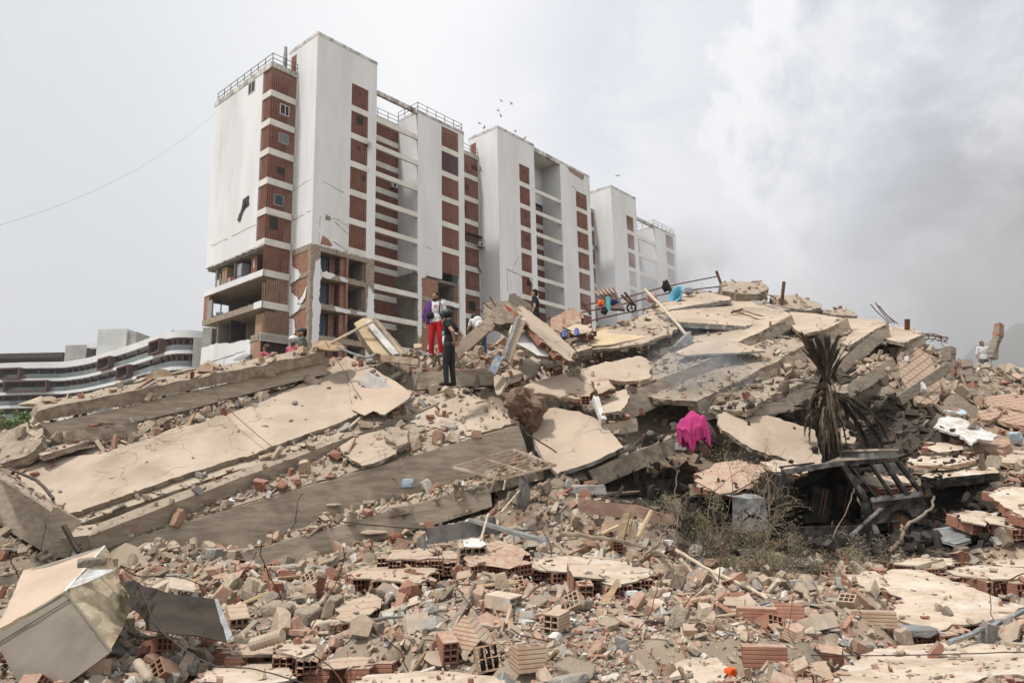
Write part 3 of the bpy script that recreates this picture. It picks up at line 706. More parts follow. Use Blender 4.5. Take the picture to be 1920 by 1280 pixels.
# ragged lower rim of the intact plaster
RG = BMB()
for i in range(60):
    w_ = 3.2+10.6*i/60; RG.b((-2.77, -2.55), (w_, w_+.18), (21.85-.06-random.random()*.14, 21.86), 'wall_edge')
for i in range(34):
    u_ = .1+6.8*i/34; RG.b((u_, u_+.2), (-.025, .2), (21.80-.03-random.random()*.12, 21.83), 'wall_edge')
RG.build('broken_rim', t)
# what is left in the rooms
def room_thing(name, label, cat, boxes):
    mb = BMB()
    for a, b, c_, m in boxes: mb.b(a, b, c_, m)
    o = mb.build(name); tag(o, label, cat); return o
plain('fridge_grey', (.34, .35, .38), .35, metal=.3); plain('cloth_grey', (.3, .3, .32), .95); plain('curtain_blue', (.12, .16, .19), .9); plain('paint_green', (.08, .2, .09), .9); plain('cloth_red', (.22, .05, .05), .9)
room_thing('refrigerator', 'tall silver grey refrigerator in the top open room of the nearest block', 'refrigerator', [((-2.4, -1.6), (7.5, 8.3), (19.25, 21.1), 'fridge_grey'), ((-2.44, -2.4), (7.52, 8.28), (19.9, 19.93), 'steel_dark'), ((-2.47, -2.41), (7.6, 7.64), (20.1, 20.7), 'paint_white')])
room_thing('wardrobe', 'brown wooden wardrobe standing in the top open room beside the white cabinet', 'wardrobe', [((-2.4, -1.7), (10.3, 11.2), (19.25, 21.3), 'wood'), ((-2.43, -2.4), (10.74, 10.76), (19.3, 21.2), 'wood_red')])
room_thing('cabinet', 'low white cabinet at the outer end of the top open room', 'cabinet', [((-2.45, -1.9), (11.6, 12.3), (19.25, 20.3), 'paint_white')])
room_thing('clothes_heap', 'heap of grey and red clothes before the fridge in the top open room', 'clothes', [((-2.5, -1.8), (9.2, 9.9), (19.25, 19.7), 'cloth_grey'), ((-2.45, -2.0), (8.8, 9.5), (19.45, 20.0), 'cloth_red'), ((-2.4, -1.9), (9.5, 10.1), (19.6, 20.15), 'cloth_grey')])
room_thing('room_door', 'red brown door with a poster in the top open room', 'door', [((-2.2, -2.12), (5.2, 6.2), (19.25, 21.4), 'wood_red'), ((-2.22, -2.2), (5.6, 5.8), (20.3, 21.0), 'paint_white')])
room_thing('wooden_door', 'brown plank door at the back of the lowest open end room', 'door', [((-2.2, -2.1), (3.6, 5.0), (13.8, 15.8), 'wood')])
for i, z in enumerate(zl[1:4]):
    room_thing('curtain', 'hanging dark blue curtain in the %s open room of the tower front' % ('uppermost', 'middle', 'lowest')[i], 'curtain', [((2.05+j*.16, 2.17+j*.16), (1.5+.05*(j % 2), 1.6+.05*(j % 2)), (z+.35, z+2.7), 'curtain_blue') for j in range(5)])
mb = BMB()
for q in range(260):      # wrecked household goods at the back of the open rooms
    z = random.choice(zl[1:5])+.32; e_ = random.random() < .5; s_ = random.uniform(.15, .7)
    c = bp(random.uniform(-2.2, -.3), random.uniform(4, 13), z+s_*.4) if e_ else bp(random.choice([random.uniform(.6, 5.6), random.uniform(15.6, 17.8)]), random.uniform(1.2, 4.2), z+s_*.4)
    mb.box(c, (s_, s_*random.uniform(.3, 1), s_*random.uniform(.3, 1.1)), random.choice(['room_wall', 'wood', 'wood_red', 'room_dark', 'paint_white', 'cloth_grey', 'paint_green', 'curtain_blue', 'cloth_red', 'rough_concrete']), rotm(random.gauss(0, .25), random.gauss(0, .25), random.random()*3))
o = mb.build('wrecked_furniture'); tag(o, 'jumble of wrecked furniture inside the open storeys', 'furniture wreckage', kind='stuff')
for q in range(26):       # torn wires and bars hanging from the broken edges
    u = random.uniform(.2, 18.5); z = random.choice(zl[:4])-.02
    a = bp(u, -.03, z) if q % 2 and u < 6.5 or u > 13 else bp(-2.7, random.uniform(4, 13.8), z); L = random.uniform(.4, 1.5); mb = BMB(); mb.tube([a, a-BZ*L*.5+BR*random.uniform(-.1, .1), a-BZ*L+BR*random.uniform(-.3, .3)], .018, 'rust', 4); mb.build('hanging_wire', t)
pass
mb = BMB()
for q in range(150):
    z = random.choice(zl[1:4])+.42; u = random.uniform(.9, 6); s_ = random.uniform(.06, .22)
    mb.box(bp(u, random.uniform(0, .7), z+s_*.3), (s_, s_*.8, s_*.6), random.choice(['room_brick', 'rough_concrete', 'clay_plain']), rotm(random.random()*3, random.random()*3, random.random()*3))
for q in range(110):
    z = random.choice([18.95+.5, 16.6, 16.6, 13.6]); w_ = random.uniform(4, 13.6); s_ = random.uniform(.06, .22)
    mb.box(bp(random.uniform(-2.65, -1.8), w_, z+s_*.3), (s_, s_*.8, s_*.6), random.choice(['room_brick', 'rough_concrete', 'clay_plain']), rotm(random.random()*3, random.random()*3, random.random()*3))
o = mb.build('loose_masonry'); tag(o, 'crumbled brick lying along the open storey edges', 'rubble', kind='stuff')
# block B and C details
t = blkB; u0 = 24.95
for u, w, z, W_, H_, kd in ((4.75, .04, 37.9, .5, .4, 'open'), (4.75, .04, 32.2, .6, .55, 'open'), (4.7, .04, 29.2, .85, .65, 'open'), (4.9, .04, 23.6, .7, .6, 'grille'), (16.3, .04, 38.0, .35, .45, 'open'),
                            (-1.3, 3.12, 37.5, 1.0, .5, 'open'), (-2.4, 3.12, 34.6, .6, .6, 'open'), (-2.6, 3.12, 31.6, .4, 1.0, 'open'), (-2.1, 3.12, 20.0, 1.2, 1.1, 'open'), (-2.4, 3.12, 17.2, .9, 1.3, 'open')):
    window(t, u0+u, w, z, W_, H_, kd)
mb = BMB(); u = u0-2.6; mb.b((u, u+2.5), (2.5, 3.0), (28.95, 29.05), 'steel_dark')
for i in range(9): mb.b((u+i*.28, u+i*.28+.03), (2.7, 2.73), (27.6, 29), 'steel_dark')
for i in range(4): mb.b((u, u+2.4), (2.7, 2.72), (27.6+i*.4, 27.63+i*.4), 'steel_dark')
mb.build('window_cage', t); ac_unit(t, u0-.95, 2.6, 27.7); dish(t, u0-.3, 2.8, 25.2, .34); dish(t, u0+.0, 2.7, 37.7, .36); ac_unit(t, u0+6.9+1.5, 3.0, 25.9); dish(t, u0+5.2, -.3, 24.2, .4)
railing(t, [(u0-2.6, 3.25, ZR), (u0, 3.25, ZR)], .95)
mb = BMB(); mb.b((u0-.03, u0), (3.5, 4.35), (39.7, 41.4), 'wood_red'); mb.build('door', t)
chip(t, [(u0+13.6, 42.0), (u0+14.6, 41.2), (u0+17.5, 40.9), (u0+17.9, 41.2), (u0+18.0, 41.95)], 'chip_brown', name='peeled_plaster')
crack(t, [(u0+1.2, 24.9), (u0+3.5, 24.6), (u0+4.2, 24.2)], .06); crack(t, [(u0+1.3, 24.9), (u0+1.2, 21.5)], .04); crack(t, [(u0+2.5, 25.6), (u0+3.6, 27.0)], .05); crack(t, [(u0+15, 39.4), (u0+15.8, 39.0)], .12)
chip(t, [(u0+1.2, 20.4), (u0+1.6, 21.9), (u0+2.6, 22.2), (u0+4.6, 21.5), (u0+6.2, 21.2), (u0+6.2, 20.8), (u0+1.4, 19.9)], 'rough_concrete', name='bare_edge_beam')
chip(t, [(u0+1.4, 14), (u0+1.3, 20.3), (u0+5.9, 20.9), (u0+5.9, 14)], 'pane_hole_dark', name='opening_dark_patch')  # flat near-black patch painting the shade inside the broken storeys
t = blkC; u0 = 49.65
railing(t, [(u0+12.5, 3.3, ZR), (u0+12.5, .15, ZR), (u0+19.1, .15, ZR), (u0+19.1, 5, ZR)], .95); railing(t, [(u0+6.95, 3.35, ZR-.55), (u0+12.5, 3.35, ZR-.55)], .95)
for z in (33, 25.5, 21): dish(t, u0-.2, 2.7, z+.6, .4)
# ------------------------------------------------------------------ the collapsed floors: left stack
def child_slab(parent, name, px, plane, th, **k): return slab(name, None, None, px, plane, th, parent=parent, **k)
# B: the big tan floor
PB = Plane((130, 972, 12.7), (815, 752, 16.6), (40, 872, 14.3))
tB = thing('collapsed_floor', pt(130, 1000, 12.6), 'long tan floor slab lying tilted over the left of the heap', 'floor slab', 'collapsed floor slabs')
slab('floor_topping', None, None, [(22, 880), (75, 862), (190, 850), (300, 815), (470, 762), (560, 722), (620, 690), (650, 668), (770, 736), (760, 750), (735, 757), (690, 768), (640, 790), (480, 848), (330, 893), (230, 930), (165, 952), (110, 968)],
     PB.shift(.02), .10, 'tan_render', 'rough_concrete', .035, .15, parent=tB, litter=.05, rings=0)
slab('structural_slab', None, None, [(10, 885), (60, 862), (300, 812), (640, 690), (700, 700), (822, 752), (700, 795), (450, 880), (133, 985)], PB.shift(-.10), .16, 'concrete', 'rough_concrete', .03, .2, parent=tB, litter=.7)
e_ = beam('edge_beam', None, None, PB.shift(-.10).at(168, 1003), PB.shift(-.10).at(819, 757), .28, .40, 'concrete', parent=tB, up=PB.n, litter=.3, mt='rough_concrete')
beam('edge_beam', None, None, PB.shift(-.10).at(118, 1008), PB.shift(-.10).at(178, 1000), .3, .62, 'concrete', parent=tB, up=PB.n)
slab('curled_topping', None, None, [(650, 668), (700, 690), (772, 736), (768, 745), (722, 776), (700, 770), (684, 778), (660, 768), (655, 720)], Plane(PB.shift(.05).at(655, 690), PB.shift(.05).at(655, 772), PB.shift(.28).at(772, 742)), .04, 'tan_render_clean', 'rough_concrete', .03, .12, parent=tB, litter=.03, rings=0, ground=False)
# white upturned kerb at its right end
mb = MB(); rough_beam(mb, pt(684, 694, 17.1), pt(765, 744, 16.6), .42, .34, 'white_plaster_frag', amp=.02, endjag=.03)
o = mb.build('parapet_piece'); tag(o, 'pale grey upturned kerb piece at the right end of the long tan slab', 'parapet piece'); SUPPORT.append((o, .2))
# end beam on the far left
tE = thing('end_beam', pt(60, 1000, 12.4), 'board marked concrete end beam with tan top at the left edge', 'concrete beam')
def rough_hexa(name, P, m, parent, amp=.02, cuts=7, mtop=None):
    mb = MB(); mb.hexa(P, m); o = mb.build(name, parent); me_ = o.data; bm = bmesh.new(); bm.from_mesh(me_)
    if mtop:
        me_.materials.append(M(mtop)); bm.faces.ensure_lookup_table(); bm.faces[1].material_index = 1
    bmesh.ops.recalc_face_normals(bm, faces=bm.faces); bmesh.ops.subdivide_edges(bm, edges=bm.edges, cuts=cuts, use_grid_fill=True)
    for v in bm.verts: p = v.co*1.7; v.co += Vector((noise.noise(p), noise.noise(p+Vector((7, 0, 0))), noise.noise(p+Vector((0, 7, 0)))))*amp + Vector((noise.noise(p*5), noise.noise(p*5+Vector((7, 0, 0))), noise.noise(p*5+Vector((0, 7, 0)))))*amp*.5
    bm.to_mesh(me_); bm.free(); SUPPORT.append((o, .3)); GROUNDED.append(o); return o
rough_hexa('beam_body', [pt(96, 1047, 12.2), pt(166, 1042, 12.75), pt(60, 930, 16.6), pt(-90, 925, 15.6), pt(94, 943, 12.3), pt(168, 985, 12.9), pt(60, 868, 16.6), pt(-90, 828, 15.6)], 'concrete', tE, .022, mtop='rough_concrete')
slab('beam_topping', None, None, [(2, 877), (30, 880), (108, 950), (100, 955), (86, 946), (0, 892), (-40, 868)], Plane(pt(94, 941, 12.28), pt(166, 982, 12.88), pt(-90, 826, 15.58)).shift(.02), .03, 'tan_render', 'rough_concrete', .03, .1, parent=tE, litter=.1, rings=0, ground=False)
# A: the long broken roof slab behind it
tA = thing('roof_slab', pt(80, 820, 14.5), 'long crumbling roof slab with a deep beam resting above the tan slab', 'roof slab')
beam('slab_edge', None, None, pt(56, 772, 14.6), pt(604, 660, 17.6), .9, .27, 'rough_concrete', parent=tA, amp=.05, mt='rough_concrete', endjag=.15, up=(0, -.35, 1), seg=.18, ground=False)
beam('deep_beam', None, None, pt(78, 797, 14.75), pt(600, 680, 17.75), .45, .44, 'concrete', parent=tA, amp=.03, endjag=.2, h1=.30, ground=False)
beam('spalled_face', None, None, pt(120, 808, 14.68), pt(250, 790, 15.4), .2, .30, 'rough_concrete', parent=tA, amp=.03, ground=False)
slab('fallen_slab', 'grey broken slab at the left edge below the end of the roof slab', 'slab piece', [(0, 812), (50, 792), (85, 815), (80, 830), (45, 858), (0, 870)], ((0, 865, 14.0), (80, 832, 14.3), (30, 800, 14.9)), .22, 'rough_concrete', 'rough_concrete', .06)
slab('fallen_slab', 'tan topped piece in the gap under the roof slab', 'slab piece', [(75, 842), (105, 826), (150, 815), (190, 818), (130, 838), (85, 852)], ((75, 850, 14.2), (190, 822, 14.9), (105, 826, 15.2)), .12, 'tan_render', 'rough_concrete', .06)
# C: the floor below
PC = Plane((175, 1020, 12.9), (972, 795, 15.6), (760, 700, 18.6))
tC = thing('collapsed_floor', pt(200, 1050, 12.8), 'dusty floor slab with a deep board marked edge ending beside the rusty drum', 'floor slab', 'collapsed floor slabs')
slab('structural_slab', None, None, [(160, 1018), (420, 930), (560, 870), (640, 830), (800, 745), (830, 722), (858, 722), (900, 745), (975, 790), (830, 838), (600, 900), (420, 955), (176, 1022)], PC, .2, 'rough_concrete', 'rough_concrete', .03, .2, parent=tC, litter=.8)
slab('floor_topping', None, None, [(818, 800), (770, 792), (742, 772), (800, 735), (850, 724), (905, 752), (972, 790), (900, 812), (860, 818)], PC.shift(.03), .03, 'tan_render', 'rough_concrete', .06, .12, parent=tC, litter=.35, rings=0, ground=False)
beam('edge_beam', None, None, PC.shift(.015).at(172, 1030), PC.shift(.015).at(974, 796), .3, .80, 'concrete', parent=tC, up=(0, -.1, 1), litter=.7, mt='rough_concrete', amp=.012, endjag=.03)
slab('topping_sheet', 'loose tan sheet sagging over the edge of the dusty floor slab', 'floor sheet', [(633, 838), (660, 822), (718, 805), (752, 828), (742, 850), (700, 868), (680, 872), (655, 862)], PC.shift(.16), .07, 'tan_render', 'rough_concrete', .04, .12, litter=.15)
slab('fallen_slab', 'grey lump on the dusty floor slab beside the loose tan sheet', 'slab piece', [(730, 800), (758, 808), (764, 828), (745, 836), (722, 815)], PC.shift(.3), .16, 'rough_concrete', 'rough_concrete', .05)
# D: lowest fascia
PD = Plane((480, 1030, 12.8), (912, 905, 14.6), (880, 880, 16))
tD = thing('collapsed_floor', pt(500, 1050, 12.8), 'lowest concrete floor edge showing under the stacked slabs at centre left', 'floor slab', 'collapsed floor slabs')
slab('structural_slab', None, None, [(470, 1028), (640, 960), (800, 915), (900, 862), (1010, 850), (1015, 880), (912, 908), (700, 968)], PD, .2, 'rough_concrete', 'rough_concrete', .04, .2, parent=tD, litter=1.0)
beam('edge_beam', None, None, pt(455, 1036, 12.65), pt(914, 906, 14.5), .35, .48, 'concrete', parent=tD, litter=.9, mt='rough_concrete', endjag=.05)
beam('concrete_beam', 'board marked beam stub behind the hanging cloth', 'concrete beam', (925, 905, 14.9), (1042, 855, 15.6), .35, .42, 'concrete')
beam('concrete_beam', 'low board marked beam behind the foreground at the far left', 'concrete beam', (-60, 1090, 10.9), (215, 1052, 11.7), .5, .3, 'concrete', litter=.7, mt='rough_concrete')
beam('concrete_beam', 'dusty beam lying behind the helmeted man in black', 'concrete beam', (782, 698, 17.3), (935, 690, 17.9), .4, .42, 'concrete', mt='rough_concrete')
# ------------------------------------------------------------------ centre
slab('fallen_slab', 'large clean tan panel leaning at the centre below the rusty drum', 'floor panel', [(1012, 768), (1040, 763), (1085, 773), (1132, 790), (1170, 838), (1110, 865), (1043, 889), (1022, 862), (998, 822), (1003, 795)],
     ((1043, 889, 14.6), (1170, 838, 15.2), (1040, 763, 16.6)), .12, 'tan_render_clean', 'grey_concrete', .025, .12, litter=.01)
slab('floor_sheet', 'long rolled tan floor sheet with hollow brick ribs below it', 'floor sheet', [(955, 737), (1000, 714), (1060, 700), (1120, 684), (1200, 667), (1214, 672), (1222, 692), (1198, 713), (1172, 716), (1140, 711), (1118, 722), (1100, 748), (1060, 742), (1005, 737)],
     ((955, 737, 16.4), (1110, 748, 16.6), (1200, 667, 19.2)), .10, 'tan_render_clean', 'clay_dusty', .05, .12, litter=.06)
slab('floor_sheet', 'tan flap hanging beside the leaning block at centre', 'floor sheet', [(1122, 748), (1150, 735), (1176, 728), (1180, 752), (1165, 770), (1132, 774), (1124, 762)], ((1122, 770, 16.2), (1178, 752, 16.6), (1160, 730, 17.6)), .07, 'tan_render_clean', 'rough_concrete', .04, .12, litter=.1, ground=False)
beam('plaster_strip', 'pale grey narrow strip standing between the tan sheet and flap', 'plaster strip', (1113, 742, 16.25), (1128, 785, 15.7), .12, .15, 'white_plaster_frag', endjag=.03, ground=False)
slab('floor_sheet', 'flat tan sheet lying beside the hollow bricks near the tent of slabs', 'floor sheet', [(970, 690), (985, 672), (1012, 664), (1018, 676), (1005, 700), (985, 712), (970, 706)], ((970, 708, 17.4), (1015, 680, 18.4), (985, 670, 18.6)), .06, 'tan_render_clean', 'clay_dusty', .04, .12, litter=.1)
slab('floor_sheet', 'upright tan shard below the blue painted post', 'floor sheet', [(926, 702), (946, 706), (948, 716), (938, 742), (930, 738)], ((926, 742, 16.6), (947, 716, 16.7), (936, 703, 17.1)), .06, 'tan_render_clean', 'rough_concrete', .02, .1, litter=0)
slab('floor_sheet', 'yellowish tan panel with a thick crumbling edge on the upper heap', 'floor sheet', [(1072, 640), (1140, 612), (1170, 614), (1216, 631), (1150, 645), (1111, 648), (1100, 638)], ((1111, 648, 19.4), (1216, 631, 20.2), (1140, 612, 22.2)), .22, 'yellow_render', 'rough_concrete', .03, .15, litter=.02)
slab('floor_sheet', 'pale square piece at the left end of the yellowish panel', 'floor sheet', [(1075, 645), (1085, 636), (1108, 638), (1109, 652), (1082, 660)], ((1082, 659, 19.0), (1109, 650, 19.3), (1085, 636, 20.3)), .15, 'tan_render', 'rough_concrete', .04, .12)
slab('floor_sheet', 'thin curved grey rimmed sheet under the yellowish panel', 'floor sheet', [(1098, 655), (1150, 652), (1215, 642), (1252, 625), (1254, 600), (1236, 592), (1190, 600), (1150, 615)], ((1098, 658, 19.2), (1250, 628, 20.2), (1190, 600, 22.6)), .08, 'tan_render', 'rough_concrete', .06, .15, litter=.3)
slab('floor_sheet', 'cracked tan sheet below the railing and blue tub', 'floor sheet', [(1190, 610), (1212, 575), (1228, 570), (1290, 590), (1262, 620), (1250, 628), (1205, 618)], ((1200, 620, 21.2), (1262, 625, 20.8), (1225, 570, 24)), .10, 'tan_render', 'grey_concrete', .06, .15, litter=.35)
# tent of leaning slabs behind the two men
tT = thing('leaning_slab', pt(1030, 700, 17.6), 'tent of leaning slabs with a hollow brick flank and a red scrap at its peak', 'leaning slab')
slab('slab_panel', None, None, [(905, 588), (930, 578), (945, 584), (1010, 640), (1048, 668), (1034, 668), (1000, 660), (948, 622)], ((905, 588, 18.2), (1034, 668, 17.2), (945, 580, 19.0)), .12, 'tan_render_clean', 'rough_concrete', .02, .12, parent=tT, litter=0, ground=False)
slab('slab_underside', None, None, [(962, 600), (980, 612), (1030, 655), (1028, 668), (1008, 666), (965, 640), (955, 625)], ((962, 602, 17.7), (1030, 662, 16.9), (965, 640, 17.0)), .1, 'white_plaster_frag', 'rough_concrete', .02, .12, parent=tT, litter=0, ground=False)
slab('slab_head', None, None, [(902, 596), (905, 570), (925, 562), (950, 566), (975, 580), (968, 600), (940, 610)], ((902, 596, 17.6), (968, 600, 17.6), (925, 562, 17.9)), .35, 'rough_concrete', 'rough_concrete', .05, .1, parent=tT, litter=0, ground=False)
mb = MB(); a, b = pt(966, 573, 18.0), pt(1072, 672, 17.2); d = (b-a)
HB = None
beam('leaning_beam', 'grey plastered beam leaning on the tent of slabs from the left', 'concrete beam', (845, 655, 17.3), (915, 592, 17.5), .35, .30, 'tan_render', amp=.01, mt='tan_render', ground=False)
beam('painted_post', 'tan post with a flaking pale blue side leaning against the tent of slabs', 'post', (938, 672, 16.9), (968, 592, 17.1), .26, .2, 'tan_render', amp=.008, endjag=.04, up=(0, -1, 0), ground=False)
mat('blue_flake', (.20, .26, .36), (.42, .42, .40), 7, .9, .4)
beam('painted_post', 'short broken post end with a pale blue face at the foot of the taller post', 'post', (929, 702, 16.6), (944, 670, 16.7), .2, .2, 'blue_flake', amp=.02, endjag=.05, up=(0, -1, 0), ground=False)
beam('blue_strip', 'pale blue flaking board fixed along the leaning post', 'board', (946, 674, 16.86), (974, 592, 17.06), .06, .12, 'blue_flake', amp=.006, endjag=.04, up=(0, -1, 0), ground=False)
slab('red_scrap', 'small red triangle of painted metal at the peak of the tent of slabs', 'scrap', [(946, 570), (960, 580), (958, 585), (948, 576)], ((946, 578, 17.4), (960, 583, 17.4), (950, 570, 17.45)), .02, 'paint_red', 'paint_red', 0, litter=0, rings=0, ground=False) if plain('paint_red', (.42, .04, .03), .7) else None
# leaning white fronted beam near the tower
tW = thing('leaning_slab', pt(730, 680, 18.0), 'thick leaning slab with a white painted strip in front of the tower', 'leaning slab')
slab('slab_body', None, None, [(664, 606), (680, 597), (702, 598), (757, 662), (728, 668), (700, 660)], ((664, 606, 18.3), (728, 668, 17.7), (702, 598, 18.5)), .30, 'yellow_render', 'rough_concrete', .015, .15, parent=tW, litter=0, ground=False)
slab('white_strip', None, None, [(684, 604), (694, 600), (748, 662), (736, 665)], ((684, 604, 18.18), (736, 665, 17.62), (694, 600, 18.25)), .04, 'white_plaster_frag', 'white_plaster_frag', .008, .15, parent=tW, litter=0, ground=False)
slab('rough_flank', None, None, [(700, 597), (710, 600), (762, 661), (752, 668)], ((700, 597, 18.4), (752, 668, 17.72), (710, 600, 18.5)), .3, 'rough_concrete', 'rough_concrete', .03, .15, parent=tW, litter=0, ground=False)
# ------------------------------------------------------------------ right stack of collapsed floors
def floor_stack(label, fa, fb, depth_h, tops, litter=.3, mtop='tan_render', bw=.35, h1=None, body=None, group='collapsed floor slabs'):
    """a floor whose front edge beam runs fa -> fb (points with distance); tops: (outline, plane, thickness, material, litter)"""
    t = thing('collapsed_floor', pt(*fa), label, 'floor slab', group)
    beam('edge_beam', None, None, fa, fb, bw, depth_h, 'concrete', parent=t, litter=litter, h1=h1, mt='rough_concrete', amp=.014, endjag=.05)
    for px, pl, th, m, lt in tops:
        slab('floor_topping' if 'tan' in m else 'structural_slab', None, None, px, pl, th, m, 'rough_concrete', .04, .16, parent=t, litter=lt)
    return t
# floor 2 : long beam from lower centre to the bright sheet
P2 = ((1177, 735, 17.6), (1372, 655, 18.9), (1250, 640, 21.5))
floor_stack('upper floor slab whose long edge beam rises from the centre to the pointed tan sheet', (1150, 748, 17.2), (1376, 656, 19.0), .6,
            [([(1155, 745), (1180, 733), (1372, 657), (1330, 640), (1240, 640), (1200, 690), (1170, 715)], P2, .15, 'rough_concrete', .5)])
# floor 1 right end with the upper sheets
P1 = ((1270, 660, 20.0), (1484, 592, 21.0), (1400, 560, 24.5))
floor_stack('upper floor slab with smooth tan surface and a blunt beam end beneath the fallen rails', (1380, 645, 19.6), (1484, 590, 21.0), .36,
            [([(1262, 655), (1255, 625), (1272, 600), (1300, 588), (1400, 575), (1468, 580), (1484, 591), (1440, 615), (1385, 640), (1330, 655)], P1, .12, 'tan_render', .06)], bw=.5)
slab('floor_sheet', 'long tan upper sheet with a grey curled lower rim', 'floor sheet', [(1236, 590), (1262, 578), (1300, 572), (1350, 566), (1392, 558), (1440, 570), (1468, 584), (1456, 590), (1440, 594), (1420, 604), (1400, 612), (1378, 610), (1330, 607), (1275, 603)],
     ((1275, 604, 21.3), (1456, 590, 22.3), (1392, 558, 25.2)), .16, 'tan_render_clean', 'grey_concrete', .035, .15, litter=.04)
slab('floor_sheet', 'topmost tan sheet under the thin railing with a grey coping', 'floor sheet', [(1262, 560), (1296, 544), (1330, 548), (1366, 556), (1369, 562), (1340, 566), (1300, 572), (1255, 580), (1240, 588), (1225, 580), (1232, 570)],
     ((1240, 586, 22.6), (1369, 563, 23.6), (1296, 544, 26)), .14, 'tan_render_clean', 'grey_concrete', .035, .15, litter=.04)
beam('coping', 'grey concrete coping along the topmost tan sheet', 'coping', (1294, 542, 26.2), (1366, 553, 25.9), .3, .16, 'grey_concrete')
beam('coping', 'grey concrete coping at the right end of the long tan upper sheet', 'coping', (1388, 557, 25.2), (1466, 580, 22.8), .3, .12, 'grey_concrete')
slab('floor_sheet', 'pointed tan sheet jutting over the smoke', 'floor sheet', [(1266, 660), (1300, 645), (1345, 636), (1378, 640), (1434, 657), (1380, 661), (1330, 663), (1282, 666)], ((1275, 665, 18.7), (1432, 657, 18.6), (1350, 637, 20.0)), .05, 'tan_render_clean', 'grey_concrete', .02, .14, litter=.03)
# floor 3
P3 = ((1304, 750, 17.0), (1505, 645, 19.4), (1400, 660, 20.0))
floor_stack('middle floor slab with a long dusty edge beam crossing behind the palm', (1308, 752, 16.9), (1512, 645, 19.3), .52,
            [([(1200, 742), (1240, 748), (1306, 752), (1420, 696), (1512, 645), (1480, 632), (1420, 640), (1375, 664), (1300, 700), (1240, 720)], ((1300, 752, 16.9), (1510, 645, 19.3), (1240, 715, 18.4)), .14, 'rough_concrete', .5)])
beam('concrete_beam', 'beam end poking out to the right of the pointed sheet above the palm top', 'concrete beam', (1515, 640, 19.6), (1586, 597, 20.8), .45, .34, 'concrete', mt='rough_concrete')
slab('floor_topping_piece', 'tan floor surface wedged between the beam ends left of the palm top', 'floor sheet', [(1468, 585), (1482, 584), (1530, 588), (1583, 597), (1572, 606), (1545, 618), (1503, 626), (1488, 616)], ((1490, 622, 20.0), (1583, 598, 21.0), (1482, 584, 23.2)), .1, 'tan_render_clean', 'rough_concrete', .03, .14, litter=.04)
# floor 4
floor_stack('lower floor slab heaped with broken brick left of the palm', (1426, 752, 16.5), (1532, 701, 18.0), .46,
            [([(1330, 765), (1360, 740), (1440, 700), (1535, 680), (1534, 702), (1480, 728), (1428, 753), (1400, 770)], ((1428, 753, 16.4), (1533, 702, 18.0), (1440, 700, 18.8)), .14, 'rough_concrete', .7)])
floor_stack('long pointed floor slab rising to the right behind the palm', (1575, 672, 19.0), (1664, 604, 21.6), .42,
            [([(1578, 642), (1600, 620), (1583, 596), (1620, 597), (1656, 601), (1664, 605), (1640, 618), (1590, 650)], ((1580, 645, 19.6), (1662, 605, 21.6), (1590, 597, 23)), .1, 'tan_render_clean', .04)], bw=.5)
floor_stack('small tan floor end at the right shoulder of the heap', (1692, 648, 21.0), (1731, 624, 22.0), .32,
            [([(1655, 632), (1664, 612), (1700, 613), (1728, 622), (1729, 627), (1694, 643), (1670, 638)], ((1665, 638, 20.8), (1729, 626, 22), (1690, 612, 24)), .1, 'tan_render_clean', .05)], bw=.4)
beam('concrete_beam', 'shaded beam below the pointed slab right of the palm', 'concrete beam', (1588, 722, 17.6), (1676, 668, 19.4), .5, .34, 'concrete', mt='rough_concrete', litter=.8)
beam('concrete_beam', 'short beam with a sawn end left of the palm base', 'concrete beam', (1400, 760, 16.3), (1484, 752, 16.9), .4, .25, 'concrete', mt='rough_concrete', litter=.6)
beam('concrete_beam', 'long shaded beam low at the centre under the broken floors', 'concrete beam', (1110, 880, 14.9), (1330, 790, 16.2), .6, .38, 'rough_concrete', litter=.9)
beam('concrete_beam', 'beam stub in the shadow below the tan flap', 'concrete beam', (1133, 795, 15.9), (1192, 783, 16.3), .5, .3, 'concrete', mt='rough_concrete')
# broken crest
slab('broken_block', 'thick broken roof block standing highest on the crest', 'concrete block', [(1350, 532), (1375, 527), (1430, 530), (1440, 538), (1438, 552), (1390, 550), (1355, 545)], ((1355, 548, 24.5), (1438, 552, 24.6), (1390, 527, 26.5)), .42, 'rough_concrete', 'rough_concrete', .07, .12)
slab('broken_block', 'long crumbled roof edge right of the highest block', 'concrete block', [(1446, 553), (1490, 553), (1535, 568), (1540, 576), (1510, 582), (1462, 574)], ((1460, 572, 24.2), (1538, 578, 24.4), (1490, 553, 26.5)), .35, 'rough_concrete', 'rough_concrete', .08, .12)
slab('broken_block', 'low crumbled roof edge at the right of the crest', 'concrete block', [(1536, 582), (1580, 578), (1600, 583), (1606, 592), (1560, 590)], ((1540, 588, 24.0), (1606, 593, 24.0), (1580, 578, 26)), .2, 'rough_concrete', 'rough_concrete', .08, .12)
